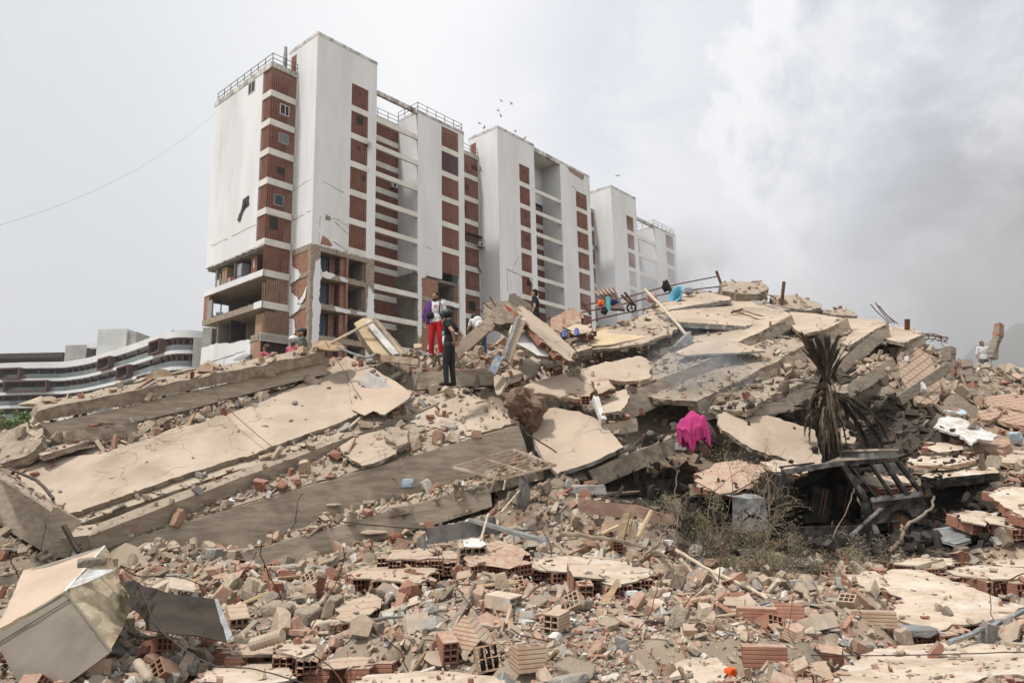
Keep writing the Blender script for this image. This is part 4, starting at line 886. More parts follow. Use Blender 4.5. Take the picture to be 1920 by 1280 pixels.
# the tall tiled wall panel and the dark strip across it
mat('tile_wall', (.38, .27, .195), (.32, .22, .155), 3, .85, .4, 20, dust=DUST, dustamt=.3)
m_ = MATS['tile_wall']; nt_ = m_.node_tree; br = nt_.nodes.new('ShaderNodeTexBrick'); br.inputs['Scale'].default_value = 1.0
br.inputs['Brick Width'].default_value = .26; br.inputs['Row Height'].default_value = .2; br.inputs['Mortar Size'].default_value = .012; br.inputs['Mortar Smooth'].default_value = .1
tcq = nt_.nodes.new('ShaderNodeTexCoord'); mpq = nt_.nodes.new('ShaderNodeMapping'); nt_.links.new(tcq.outputs['UV'], mpq.inputs[0]); nt_.links.new(mpq.outputs[0], br.inputs['Vector'])
mq = nt_.nodes.new('ShaderNodeMix'); mq.data_type = 'RGBA'; bb = nt_.nodes['Principled BSDF']; src = bb.inputs['Base Color'].links[0].from_socket
nt_.links.new(src, mq.inputs[6]); mq.inputs[7].default_value = (.10, .07, .05, 1); nt_.links.new(br.outputs['Fac'], mq.inputs[0]); nt_.links.new(mq.outputs[2], bb.inputs['Base Color'])
def plane_uv(o, plane, ang=0):
    """metres along the slab as UV, for tiles laid on it"""
    n = plane.n; ax = n.cross(Vector((0, 0, 1))).normalized(); ay = n.cross(ax); off = OFF[o.name]
    ax2 = ax*math.cos(ang)+ay*math.sin(ang); ay2 = ay*math.cos(ang)-ax*math.sin(ang)
    uv = o.data.uv_layers.new(name='UVMap')
    for lp in o.data.loops:
        v = o.data.vertices[lp.vertex_index].co+off; uv.data[lp.index].uv = (v.dot(ax2), v.dot(ay2))
pp = Plane((1690, 700, 19.6), (1762, 748, 18.9), (1700, 652, 20.9))
o, _ = slab('tiled_wall', 'tall brown tiled wall piece leaning between the pointed slab and the brick posts', 'tiled wall', [(1687, 655), (1697, 650), (1722, 652), (1745, 668), (1758, 705), (1766, 738), (1755, 757), (1722, 755), (1700, 728), (1688, 705)], pp, .14, 'tile_wall', 'rough_concrete', .04, .14, litter=.02); plane_uv(o, pp, .5)
beam('timber_strip', 'dark flat strip lying across the tall tiled wall piece', 'strip', (1684, 742, 18.6), (1776, 680, 19.3), .08, .26, 'wood_grey', endjag=.03, amp=.01)
# big tan wall panel above the burnt car
slab('wall_panel', 'big tan wall panel with white scratches above the burnt car', 'wall panel', [(1346, 778), (1362, 771), (1378, 779), (1396, 785), (1412, 780), (1438, 777), (1470, 788), (1523, 805), (1534, 828), (1541, 851), (1535, 876), (1480, 862), (1412, 842), (1378, 822), (1352, 800)],
     ((1412, 844, 14.9), (1536, 876, 14.7), (1438, 777, 16.4)), .09, 'tan_render_clean', 'rough_concrete', .045, .12, litter=.01)
slab('wall_panel', 'small tan wall strip below the big scratched panel', 'wall panel', [(1428, 866), (1450, 860), (1500, 868), (1514, 884), (1500, 892), (1452, 886)], ((1430, 872, 14.2), (1512, 886, 14.1), (1460, 860, 14.7)), .08, 'pale_render', 'clay_dusty', .05, .12)
slab('wall_panel', 'narrow tan wall piece showing right of the palm trunk', 'wall panel', [(1578, 800), (1592, 805), (1606, 822), (1600, 832), (1580, 830)], ((1580, 832, 16.0), (1604, 830, 16.0), (1585, 800, 16.6)), .08, 'tan_render', 'rough_concrete', .03, .12)
slab('oval_board', 'pale grey rounded board lying below the white cabinet by the palm foot', 'board', [(1555, 864), (1575, 856), (1620, 858), (1640, 868), (1615, 876), (1575, 875)], ((1556, 868, 14.6), (1640, 870, 14.7), (1590, 856, 15.2)), .06, 'wood_grey', 'wood_grey', .01, .1, litter=.05)
# right-hand litter of large pieces
def tiled(px, pl, label, th=.12, ang=.3, m='tile_red', side='clay_dusty', cat='tiled slab'):
    P = Plane(*pl); o, _ = slab('tiled_slab', label, cat, px, P, th, m, side, .03, .14, litter=.06); plane_uv(o, P, ang); return o
m2 = MATS['tile_wall'].copy(); m2.name = 'tile_red'; MATS['tile_red'] = m2
for n_ in m2.node_tree.nodes:
    if n_.type == 'MIX' and not n_.inputs[6].is_linked and not n_.inputs[7].is_linked: n_.inputs[6].default_value = (.42, .26, .19, 1); n_.inputs[7].default_value = (.36, .22, .155, 1)
tiled([(1840, 745), (1890, 738), (1935, 742), (1935, 775), (1880, 762), (1850, 760)], ((1845, 762, 19.5), (1930, 770, 19.2), (1890, 738, 21)), 'sloping red tiled slab at the right edge, upper of two')
tiled([(1858, 782), (1885, 768), (1935, 776), (1935, 800), (1890, 792)], ((1860, 786, 18.4), (1930, 800, 18), (1890, 768, 19.4)), 'sloping red tiled slab at the right edge, lower of two')
tiled([(1835, 770), (1870, 765), (1880, 772), (1856, 788), (1838, 785)], ((1838, 786, 18.2), (1878, 774, 18.7), (1850, 766, 19)), 'small red tiled slab beside the crumpled white sheet')
tiled([(1820, 836), (1832, 824), (1890, 822), (1896, 832), (1880, 838)], ((1822, 838, 16.6), (1894, 834, 16.6), (1850, 822, 17.6)), 'flat red tiled block with brick sides right of the white cabinet', .2, .05)
slab('floor_sheet', 'pale slab wedge at the right above the hollow brick stacks', 'floor sheet', [(1855, 858), (1880, 842), (1935, 845), (1935, 862), (1900, 868), (1870, 864)], ((1860, 862, 16), (1930, 862, 16), (1890, 843, 17)), .12, 'pale_render', 'clay_dusty', .05, .14)
slab('floor_sheet', 'long pale slab over a dark hollow right of the car', 'floor sheet', [(1728, 892), (1760, 878), (1840, 872), (1872, 878), (1868, 886), (1800, 892), (1760, 897)], ((1735, 896, 14.4), (1866, 888, 14.6), (1800, 873, 15.6)), .2, 'pale_render', 'char_ash', .05, .14)  # near-black sides stand for the dark hollow under the slab
slab('floor_sheet', 'pale slab between the car and the tiled block', 'floor sheet', [(1690, 862), (1740, 852), (1800, 852), (1830, 862), (1780, 872), (1720, 872)], ((1695, 868, 15.2), (1825, 864, 15.4), (1760, 852, 16.3)), .1, 'pale_render', 'clay_dusty', .05, .14)
slab('metal_sheet', 'grey rusted panel propped on bricks right of the car', 'panel', [(1750, 990), (1780, 986), (1815, 1000), (1822, 1012), (1790, 1020), (1768, 1014)], ((1765, 1016, 11.9), (1820, 1012, 11.8), (1775, 987, 12.6)), .05, 'galv', 'galv', .02, .12, litter=.02)
mat('white_sheet', (.62, .61, .59), (.48, .44, .39), 5, .8, .8, 12, stain=(.36, .28, .2), stainamt=.6, bdist=.05)
slab('plastic_sheet', 'crumpled dirty white sheet on the right slope', 'plastic sheet', [(1753, 800), (1762, 785), (1775, 778), (1800, 783), (1828, 795), (1850, 808), (1872, 815), (1860, 824), (1830, 822), (1822, 832), (1800, 815), (1780, 812)], ((1760, 808, 16.8), (1865, 822, 16.4), (1790, 779, 17.8)), .05, 'white_sheet', 'white_sheet', .06, .1, litter=.1)
# ------------------------------------------------------------------ hollow bricks and pieces of brick wall
def grid_solid(mb, o, ax, ay, az, xl, zl, solid, y0, y1, m, jit=0):
    """prism along ay whose section is a grid (lines xl, zl) with solid[i][j]; open cells run right through"""
    nx, nz = len(xl)-1, len(zl)-1; vid = {}; vs = []; fs = []
    def V(i, j, k):
        if (i, j, k) not in vid:
            vid[(i, j, k)] = len(vs); y = (y0, y1)[k] + (random.uniform(-jit, jit) if jit and k == 1 else 0)
            vs.append(o+ax*xl[i]+ay*y+az*zl[j])
        return vid[(i, j, k)]
    S = lambda i, j: 0 <= i < nx and 0 <= j < nz and solid[i][j]
    for i in range(nx):
        for j in range(nz):
            if not S(i, j): continue
            fs.append((V(i, j, 0), V(i+1, j, 0), V(i+1, j+1, 0), V(i, j+1, 0))); fs.append((V(i, j+1, 1), V(i+1, j+1, 1), V(i+1, j, 1), V(i, j, 1)))
            if not S(i-1, j): fs.append((V(i, j, 0), V(i, j+1, 0), V(i, j+1, 1), V(i, j, 1)))
            if not S(i+1, j): fs.append((V(i+1, j, 1), V(i+1, j+1, 1), V(i+1, j+1, 0), V(i+1, j, 0)))
            if not S(i, j-1): fs.append((V(i, j, 1), V(i+1, j, 1), V(i+1, j, 0), V(i, j, 0)))
            if not S(i, j+1): fs.append((V(i, j+1, 0), V(i+1, j+1, 0), V(i+1, j+1, 1), V(i, j+1, 1)))
    mb.add(vs, fs, m)
def brick_section(W, H, cx=2, cz=3, t=.016, wb=.011):
    def lines(L, n):
        c = (L-2*t-(n-1)*wb)/n; r = [0, t]
        for i in range(n): r.append(r[-1]+c); r.append(r[-1]+(wb if i < n-1 else t))
        return r
    xl, zl = lines(W, cx), lines(H, cz); solid = [[not (i % 2 == 1 and i < len(xl)-2+1 and j % 2 == 1) for j in range(len(zl)-1)] for i in range(len(xl)-1)]
    return xl, zl, solid
def add_brick(mb, c, rot, W=.15, L=.30, H=.20, cx=2, cz=3, m='clay', jit=0, cut=1.):
    xl, zl, solid = brick_section(W, H, cx, cz); ax, ay, az = (rot @ Vector(q) for q in ((1, 0, 0), (0, 1, 0), (0, 0, 1)))
    grid_solid(mb, Vector(c)-ax*W/2-az*H/2, ax, ay, az, xl, zl, solid, -L/2, L/2*(2*cut-1), m, jit)
def wallfrag(label, px, pl, ang=0, th=.13, coat='pale_render', brick='clay', coat_th=.022, bl=.30, bw=.20, keep=1.0, coatpx=None, name='brick_wall_piece', jag=.06, litter=.09, cell=(2, 3), ground=True):
    P = Plane(*pl); base = P.at(*px[0]); n = P.n; ax0 = n.cross(Vector((0, 1, 0))).normalized(); ay0 = n.cross(ax0)
    ax = ax0*math.cos(ang)+ay0*math.sin(ang); ay = n.cross(ax)
    poly = [P.at(*q) for q in px]; q2 = [((p-base).dot(ax), (p-base).dot(ay)) for p in poly]
    cen = sum(poly, Vector())/len(poly); t = thing(name, cen-n*th, label, 'wall piece')
    def inside(x, y):
        c_ = False; j = len(q2)-1
        for i in range(len(q2)):
            xi, yi = q2[i]; xj, yj = q2[j]
            if (yi > y) != (yj > y) and x < (xj-xi)*(y-yi)/(yj-yi)+xi: c_ = not c_
            j = i
        return c_
    mb = MB(); rot = Matrix((ax, ay, n)).transposed()          # brick: width along ax, length along ay, height along n
    x0 = min(a for a, b in q2); x1 = max(a for a, b in q2); y0 = min(b for a, b in q2); y1 = max(b for a, b in q2)
    i = 0; x = x0
    while x < x1:
        y = y0-random.choice([0, .5])*bl
        while y < y1+bl:
            cx_, cy_ = x+bw/2, y+bl/2
            hit = sum(inside(cx_+dx*bw*.38, cy_+dy*bl*.38) for dx in (-1, 1) for dy in (-1, 1))
            if hit >= 2 and random.random() < keep:
                r2 = rot @ rotm(random.gauss(0, .008), random.gauss(0, .008), random.gauss(0, .008))
                jj = .03 if hit < 4 else 0; ct = random.uniform(.55, 1) if hit < 4 else 1.
                if jj and random.random() < .5: r2 = r2 @ rotm(0, 0, math.pi)
                add_brick(mb, base+ax*cx_+ay*cy_-n*(coat_th+th/2+random.uniform(0, .004)), r2, bw-.012, bl-.012, th, cell[1], cell[0], brick, jj, ct)
            y += bl
        x += bw
    o = mb.build('brick_course', t)
    cp = [P.at(*q) for q in (coatpx or px)]
    mb = MB(); prism_mb(mb, jag_outline(cp, n, .1, jag, random.uniform(0, 50)), n, coat_th, coat, 'rough_concrete', 0, .004)
    o2 = mb.build('render_coat', t)
    # a solid under the coat that loose ground can rest against
    SUPPORT.append((o2, litter)); SUPPORT.append((o, .4))
    if ground: GROUNDED.append(o)
    return t
wf = wallfrag
# right foreground
wf('largest brick wall piece with a pale plaster face at lower right', [(1656, 1082), (1672, 1066), (1735, 1068), (1800, 1092), (1862, 1118), (1915, 1135), (1900, 1160), (1790, 1170), (1745, 1186), (1690, 1165), (1660, 1150), (1690, 1130), (1668, 1108)],
   ((1660, 1145, 8.2), (1900, 1160, 7.7), (1672, 1066, 10.2)), .15, .16)
wf('small plastered brick wall piece left of the largest one', [(1594, 1078), (1640, 1070), (1662, 1080), (1664, 1102), (1636, 1108), (1598, 1090)], ((1596, 1095, 9.4), (1664, 1106, 9.2), (1640, 1070, 10.3)), .1, .16)
wf('thick plastered brick wall piece at the right edge behind the largest one', [(1764, 1068), (1830, 1058), (1935, 1066), (1935, 1084), (1860, 1086), (1790, 1078)], ((1766, 1078, 9.6), (1930, 1086, 9.0), (1830, 1058, 10.8)), .05, .18)
wf('thin plastered wall piece at the right edge above the thick one', [(1858, 1050), (1935, 1046), (1935, 1060), (1885, 1062)], ((1860, 1060, 10.6), (1930, 1062, 10.3), (1900, 1046, 11.2)), .2, .12)
wf('flat plastered wall piece behind the small one at right', [(1672, 1056), (1720, 1044), (1788, 1046), (1782, 1058), (1735, 1062)], ((1674, 1060, 10.3), (1785, 1060, 10.1), (1730, 1044, 11.3)), .2, .12)
wf('big pale plastered wall slab filling the bottom right corner', [(1578, 1275), (1592, 1240), (1640, 1216), (1720, 1206), (1810, 1204), (1935, 1215), (1960, 1275), (1900, 1262), (1830, 1275), (1760, 1300), (1660, 1310), (1590, 1310)],
   ((1585, 1275, 5.75), (1935, 1270, 5.4), (1720, 1204, 7.1)), .1, .12)
wf('jagged plastered wall piece with a cream face at the bottom right of centre', [(1266, 1268), (1276, 1245), (1300, 1232), (1345, 1232), (1362, 1246), (1352, 1275), (1310, 1285)], ((1268, 1275, 5.85), (1355, 1275, 5.8), (1320, 1230, 6.6)), .3, .12)
wf('pale plastered slab lying at the centre of the foreground', [(985, 1055), (1030, 1042), (1100, 1040), (1160, 1048), (1222, 1068), (1215, 1082), (1150, 1096), (1128, 1092), (1066, 1072), (1010, 1068)], ((990, 1066, 9.6), (1215, 1088, 8.9), (1080, 1040, 10.9)), .2, .14)
wf('upright plaster faced brick block on the pale centre slab', [(1064, 1066), (1070, 1058), (1112, 1056), (1130, 1070), (1132, 1086), (1072, 1080)], ((1066, 1076, 8.75), (1131, 1086, 8.6), (1110, 1056, 9.2)), .1, .24, coat='tan_render_clean', cell=(3, 2))
wf('wide row of hollow bricks lying open side forward left of centre', [(722, 1040), (740, 1030), (850, 1032), (860, 1040), (858, 1046), (724, 1048)], ((722, 1044, 10.4), (860, 1046, 10.4), (780, 1028, 11.2)), 0, .2, coat='clay_dusty', cell=(3, 3), keep=1)
wf('stepped pile of broken brick courses left of the open hollow row', [(655, 1072), (690, 1060), (770, 1058), (818, 1066), (812, 1076), (790, 1092), (745, 1090), (700, 1086), (660, 1082)], ((658, 1082, 9.6), (810, 1080, 9.5), (740, 1058, 10.6)), .4, .18, coat='clay_dusty', keep=.9)
wf('ridged terracotta wall piece tilted beside the white topped block', [(868, 1046), (900, 1022), (935, 1012), (972, 1024), (985, 1036), (975, 1058), (955, 1066), (930, 1062), (880, 1056)], ((870, 1056, 9.6), (980, 1055, 9.6), (935, 1012, 10.7)), .5, .15, coat='clay', coat_th=.004, brick='clay', jag=.0)
wf('chunky white topped brick block left of centre', [(868, 1012), (885, 1006), (905, 1010), (912, 1020), (900, 1026), (872, 1024)], ((870, 1022, 10.0), (911, 1024, 10.0), (890, 1004, 10.5)), .2, .28, coat='white_plaster_frag', cell=(3, 2), brick='clay_dusty')
wf('terracotta block at the bottom edge left of centre', [(596, 1238), (660, 1230), (708, 1233), (706, 1244), (640, 1252), (598, 1252)], ((598, 1250, 6.2), (706, 1246, 6.2), (650, 1228, 6.8)), 1.5, .2, coat='clay_dusty', coat_th=.01, cell=(3, 2))
wf('cream plaster slab at the bottom edge right of the big box', [(378, 1275), (392, 1252), (440, 1240), (530, 1238), (545, 1252), (536, 1275), (460, 1295), (385, 1295)], ((380, 1275, 5.8), (540, 1270, 5.8), (470, 1238, 6.7)), .2, .12)
wf('pale plaster slab cut by the bottom edge at centre', [(655, 1278), (690, 1266), (780, 1258), (860, 1256), (905, 1264), (950, 1278), (930, 1300), (700, 1300)], ((655, 1285, 5.5), (940, 1285, 5.4), (820, 1255, 6.1)), .1, .12)
wf('row of brick pieces under the dusty floor left of centre foreground', [(630, 1158), (640, 1128), (700, 1112), (712, 1122), (700, 1142), (650, 1165)], ((632, 1165, 7.8), (710, 1135, 8.4), (690, 1110, 8.8)), .6, .14, coat='clay_dusty', keep=.9)
wf('long flat brick strip at the lower left centre', [(425, 1222), (445, 1206), (520, 1210), (532, 1222), (530, 1228), (440, 1226)], ((428, 1226, 6.5), (530, 1230, 6.5), (480, 1206, 7.1)), 1.5, .1, coat='clay_dusty', cell=(2, 2))
wf('tilted square brick piece beside the long flat brick strip', [(520, 1222), (535, 1206), (590, 1208), (597, 1222), (570, 1236)], ((525, 1226, 6.3), (592, 1226, 6.3), (560, 1206, 6.9)), .3, .12, coat='pale_render')
# right edge stacks and other wall pieces
wf('toppled hollow brick wall at the right edge, uppermost of the stack', [(1858, 928), (1885, 916), (1940, 912), (1940, 975), (1925, 970), (1890, 950)], ((1860, 940, 12.2), (1930, 972, 11.2), (1900, 914, 13.2)), .5, .15)
wf('toppled hollow brick wall at the right edge, middle of the stack', [(1846, 972), (1868, 958), (1920, 966), (1940, 985), (1900, 988), (1850, 980)], ((1848, 980, 11.8), (1930, 990, 11.3), (1880, 958, 12.6)), 0, .18)
wf('toppled hollow brick wall at the right edge, left of the stack', [(1794, 966), (1830, 958), (1860, 962), (1850, 974), (1848, 984), (1806, 976)], ((1796, 974, 12.0), (1848, 984, 11.8), (1830, 957, 12.8)), .2, .18)
wf('charred brick wall piece with cracked clay top left of the car', [(1300, 900), (1340, 868), (1385, 862), (1425, 872), (1432, 882), (1410, 905), (1370, 922), (1350, 925)], ((1305, 912, 13.4), (1420, 905, 13.2), (1385, 862, 14.6)), .4, .15, coat='clay_plain', jag=.03)
wf('brick wall piece above the car at right of the palm foot', [(1590, 900), (1640, 890), (1700, 893), (1712, 905), (1650, 912)], ((1592, 910, 13.9), (1710, 908, 13.9), (1650, 890, 14.5)), .2, .14, coat='pale_render')
wf('brick wall piece on the slope below the upper right tiled slabs', [(1740, 838), (1756, 828), (1806, 834), (1815, 842), (1760, 848)], ((1742, 846, 16.2), (1812, 846, 16.2), (1770, 828, 17)), .3, .16)
wf('brick flank of the tent of leaning slabs', [(966, 574), (978, 572), (1030, 612), (1080, 660), (1068, 676), (1020, 640), (985, 606)], ((968, 580, 17.7), (1072, 674, 16.8), (1040, 616, 18.2)), .9, .14, coat='tan_render_clean', coat_th=.03, ground=False, litter=0)
wf('brick chunk with a tan face hanging over the gap at centre', [(1112, 716), (1142, 711), (1150, 728), (1122, 738)], ((1114, 736, 16.6), (1150, 730, 16.7), (1142, 711, 17.1)), .3, .14, coat='tan_render_clean')
wf('brick chunk with a tan face below the men beside the upright shard', [(942, 702), (960, 690), (980, 700), (975, 712), (948, 720)], ((944, 718, 16.9), (977, 710, 17.0), (962, 690, 17.5)), .5, .16, coat='tan_render_clean')
wf('red brick wall piece lying behind the flat tan sheet', [(1015, 675), (1035, 662), (1056, 668), (1050, 684), (1024, 690)], ((1018, 690, 17.8), (1052, 682, 17.9), (1038, 661, 18.6)), .5, .16, coat='tan_render')
wf('red brick piece standing on the crest near the black clad man', [(1035, 598), (1072, 582), (1092, 584), (1090, 600), (1052, 622), (1032, 618)], ((1036, 618, 20.4), (1088, 602, 21), (1080, 582, 21.3)), .6, .16, coat='clay_plain', ground=False)
wf('flat red brick slab with pale face beside the blue toy wheels', [(1062, 616), (1080, 608), (1106, 610), (1110, 620), (1078, 628)], ((1064, 626, 19.6), (1108, 620, 19.9), (1092, 607, 20.6)), .3, .16, coat='tan_render_clean')
# ------------------------------------------------------------------ setting
def finalize(o, kind='structure'): o['kind'] = kind; return o
# control points of the heap's surface: picture place and distance
CP = [(0, 1040, 12.6), (150, 1075, 11.5), (480, 1075, 11.3), (700, 1020, 13), (960, 1000, 13.8), (1240, 1000, 13.2), (1600, 1035, 12.2), (1900, 1010, 12.2),
      (1920, 900, 15.5), (1800, 860, 17), (1920, 760, 21), (1920, 700, 27), (1800, 690, 25), (1700, 665, 25.5), (1560, 640, 24.5), (1400, 600, 23.5), (1270, 590, 23.5),
      (1100, 625, 23), (1000, 640, 21.5), (900, 655, 20.5), (820, 672, 19), (850, 730, 16.4), (730, 690, 18.5), (600, 700, 18.8), (300, 760, 18.5), (60, 810, 18), (0, 830, 17.5),
      (-300, 860, 17), (-300, 1040, 12.8), (975, 820, 16), (1300, 850, 15.8), (1450, 870, 14.9), (1230, 790, 17.2), (1500, 760, 18.3), (1250, 690, 20.3), (1700, 780, 18.2), (1600, 800, 17.5),
      (820, 940, 14.3), (1100, 915, 14.6), (1300, 930, 14.2), (1240, 965, 13.6), (700, 880, 15.6), (400, 960, 14.6), (500, 900, 15.6), (250, 940, 15.2), (1000, 720, 18.2), (1100, 800, 16.6), (1100, 720, 19),
      (1400, 730, 19), (1350, 800, 16.8), (2150, 900, 16), (2150, 740, 24), (1900, 820, 18.3)]
cpw = [pt(*c_) for c_ in CP]
for X, Y, Z in [(-6, 5, 0), (0, 5, .02), (6, 5, 0), (-3, 7.5, .05), (2, 8, .05), (5, 7, .02), (0, 10, .1), (-4, 9.5, .1), (4, 10, .1), (7, 9.5, .1), (-9, 7, 0), (10, 7, .1),
                (-12, 26, .3), (-20, 30, 0), (-4, 28, 1.2), (3, 31, 1.2), (10, 33, 1.2), (18, 36, 1.0), (24, 32, 1.5), (-8, 34, 0), (0, 40, 0), (14, 42, 0), (28, 42, .3), (-20, 16, .2), (-22, 10, 0), (20, 8, .2), (26, 16, 1.5), (30, 26, 1.5), (0, 0, 0), (-10, 0, 0), (10, 0, 0)]:
    cpw.append(Vector((X, Y, Z)))
A_ = np.array([(p.x, p.y) for p in cpw]); Z_ = np.array([p.z for p in cpw])
def _U(d): return np.sqrt(d*d+.6)
K_ = -_U(np.linalg.norm(A_[:, None]-A_[None], axis=2)); K_ += np.eye(len(A_))*-.02
Pm = np.c_[np.ones(len(A_)), A_]
S_ = np.linalg.solve(np.block([[K_, Pm], [Pm.T, np.zeros((3, 3))]]), np.r_[Z_, 0, 0, 0])
def HF(X, Y):
    X = np.asarray(X, float); Y = np.asarray(Y, float); q = np.stack([X.ravel(), Y.ravel()], 1)
    z = -_U(np.linalg.norm(q[:, None]-A_[None], axis=2)) @ S_[:len(A_)] + S_[len(A_)] + q @ S_[len(A_)+1:]
    # fade to flat ground away from the heap
    ex = np.clip((np.maximum(np.abs(q[:, 0]-4)-24, 0)/8), 0, 1); ey = np.clip(np.maximum(q[:, 1]-38, 0)/6, 0, 1); e = (1-ex)*(1-ey)
    return (np.maximum(z, -.05)*e).reshape(X.shape)
xs = np.arange(-34, 42.01, .22); ys = np.arange(-2, 46.01, .22)
GX, GY = np.meshgrid(xs, ys); GZ = HF(GX, GY)
# hollow in which the burnt car stands
ca, cb = pt(1378, 1034, 12.2), pt(1768, 990, 13.7)
cx_ = Vector((cb.x-ca.x, cb.y-ca.y, 0)); CL = cx_.length; cx_.normalize(); cy_ = Vector((-cx_.y, cx_.x, 0)); car_o = Vector((ca.x, ca.y, zat(1378, 1034, 12.2)))
_cu = (GX-car_o.x)*cx_.x+(GY-car_o.y)*cx_.y; _cv = (GX-car_o.x)*cy_.x+(GY-car_o.y)*cy_.y
_cd = np.hypot(np.maximum(np.maximum(-.3-_cu, _cu-CL-.4), 0), np.maximum(np.maximum(-1.5-_cv, _cv-2.1), 0))
CARCAP = car_o.z+.02+.75*_cd
# settle the loose ground against the undersides of the fallen slabs
def _raster_bottoms():
    low = np.full(GX.shape, np.inf)
    for o in GROUNDED:
        me_ = o.data; n_ = len(me_.vertices); co = np.empty(n_*3); me_.vertices.foreach_get('co', co); co = co.reshape(-1, 3)+np.array(OFF[o.name])
        me_.calc_loop_triangles(); tr = np.empty(len(me_.loop_triangles)*3, int); me_.loop_triangles.foreach_get('vertices', tr); tr = co[tr].reshape(-1, 3, 3)
        for T in tr:
            x0, y0 = T[:, :2].min(0); x1, y1 = T[:, :2].max(0)
            i0, i1 = int((x0-xs[0])/.22), int((x1-xs[0])/.22)+2; j0, j1 = int((y0-ys[0])/.22), int((y1-ys[0])/.22)+2
            i0 = max(i0, 0); j0 = max(j0, 0)
            X = GX[j0:j1, i0:i1]; Y = GY[j0:j1, i0:i1]
            if X.size == 0: continue
            (ax, ay, az), (bx, by, bz), (cx, cy, cz) = T
            D_ = (by-cy)*(ax-cx)+(cx-bx)*(ay-cy)
            if abs(D_) < 1e-9: continue
            u = ((by-cy)*(X-cx)+(cx-bx)*(Y-cy))/D_; v = ((cy-ay)*(X-cx)+(ax-cx)*(Y-cy))/D_; w_ = 1-u-v
            ok = (u > -.02) & (v > -.02) & (w_ > -.02); z = u*az+v*bz+w_*cz
            sub = low[j0:j1, i0:i1]; sub[ok] = np.minimum(sub[ok], z[ok])
    return low
LOW = _raster_bottoms(); fixed = np.isfinite(LOW)
dl = np.where(fixed, np.clip(LOW-.03-GZ, -2.5, .9), 0)
d_ = dl.copy()
for _ in range(160):
    p_ = np.pad(d_, 1, mode='edge'); nb = (p_[:-2, 1:-1]+p_[2:, 1:-1]+p_[1:-1, :-2]+p_[1:-1, 2:])/4*.975
    d_ = np.where(fixed, dl, nb)
GZ = np.maximum(GZ+d_, -.05)
rough_w = np.clip((GY-4.5)/6, .25, 1)
NZ = np.array([noise.noise(Vector((x*.9, y*.9, 0)))*.16 + noise.noise(Vector((x*2.6, y*2.6, 3)))*.10 for x, y in zip(GX.ravel(), GY.ravel())]).reshape(GX.shape)
edge = np.clip(np.minimum.reduce([GX-xs[0], xs[-1]-GX, GY-ys[0], ys[-1]-GY])/3, 0, 1)
GZ = (GZ + NZ*rough_w*np.where(fixed, .0, 1))*edge + .02
GZ = np.where(fixed, np.minimum(GZ, LOW-.02), GZ); GZ = np.minimum(GZ, CARCAP)
_lp = np.pad(LOW, 1, constant_values=np.inf); _ld = np.minimum.reduce([_lp[a:a+LOW.shape[0], b:b+LOW.shape[1]] for a in range(3) for b in range(3)])
GZ = np.where(np.isfinite(_ld), np.minimum(GZ, _ld-.04), GZ)
nx_, ny_ = len(xs), len(ys)
vs = np.stack([GX.ravel(), GY.ravel(), GZ.ravel()], 1)
ii = np.arange(nx_*ny_).reshape(ny_, nx_)
fq = np.stack([ii[:-1, :-1].ravel(), ii[:-1, 1:].ravel(), ii[1:, 1:].ravel(), ii[1:, :-1].ravel()], 1)
me = bpy.data.meshes.new('rubble_ground'); me.from_pydata(vs.tolist(), [], fq.tolist()); me.materials.append(M('ground_dust'))
me.polygons.foreach_set('use_smooth', [True]*len(me.polygons))
terrain = finalize(link_mesh('terrain', me)); SUPPORT.append((terrain, 1.0))
mb = MB(); mat('far_ground', (.30, .26, .21), (.22, .20, .16), .05, .95, .2)
mb.add([(-3500, -600, -.35), (3500, -600, -.35), (3500, 4200, -.35), (-3500, 4200, -.35)], [(0, 1, 2, 3)], 'far_ground'); finalize(mb.build('ground'))
# mountain to the right, far off
mat('mountain_slope', (.12, .13, .11), (.16, .155, .13), .004, .95, 0)
vs = []; fs = []
for i in range(61):
    t = i/60; X = 560 + 900*t
    for j in range(24):
        s_ = j/23; Y = 900+450*s_
        ridge = 225*math.sin(min(1, 2.6*t)*math.pi*.5)
        z = ridge*math.sin(math.pi*s_)*(1+.22*noise.noise(Vector((t*7, s_*5, 0)))+.1*noise.noise(Vector((t*23, s_*15, 0)))) - 3
        vs.append((X, Y, z))
for i in range(60):
    for j in range(23): a = i*24+j; fs.append((a, a+24, a+25, a+1))
mb = MB(); mb.add(vs, fs, 'mountain_slope'); finalize(mb.build('hills', smooth=True))

def hz(x, y): 
    return float(HF(x, y)) 
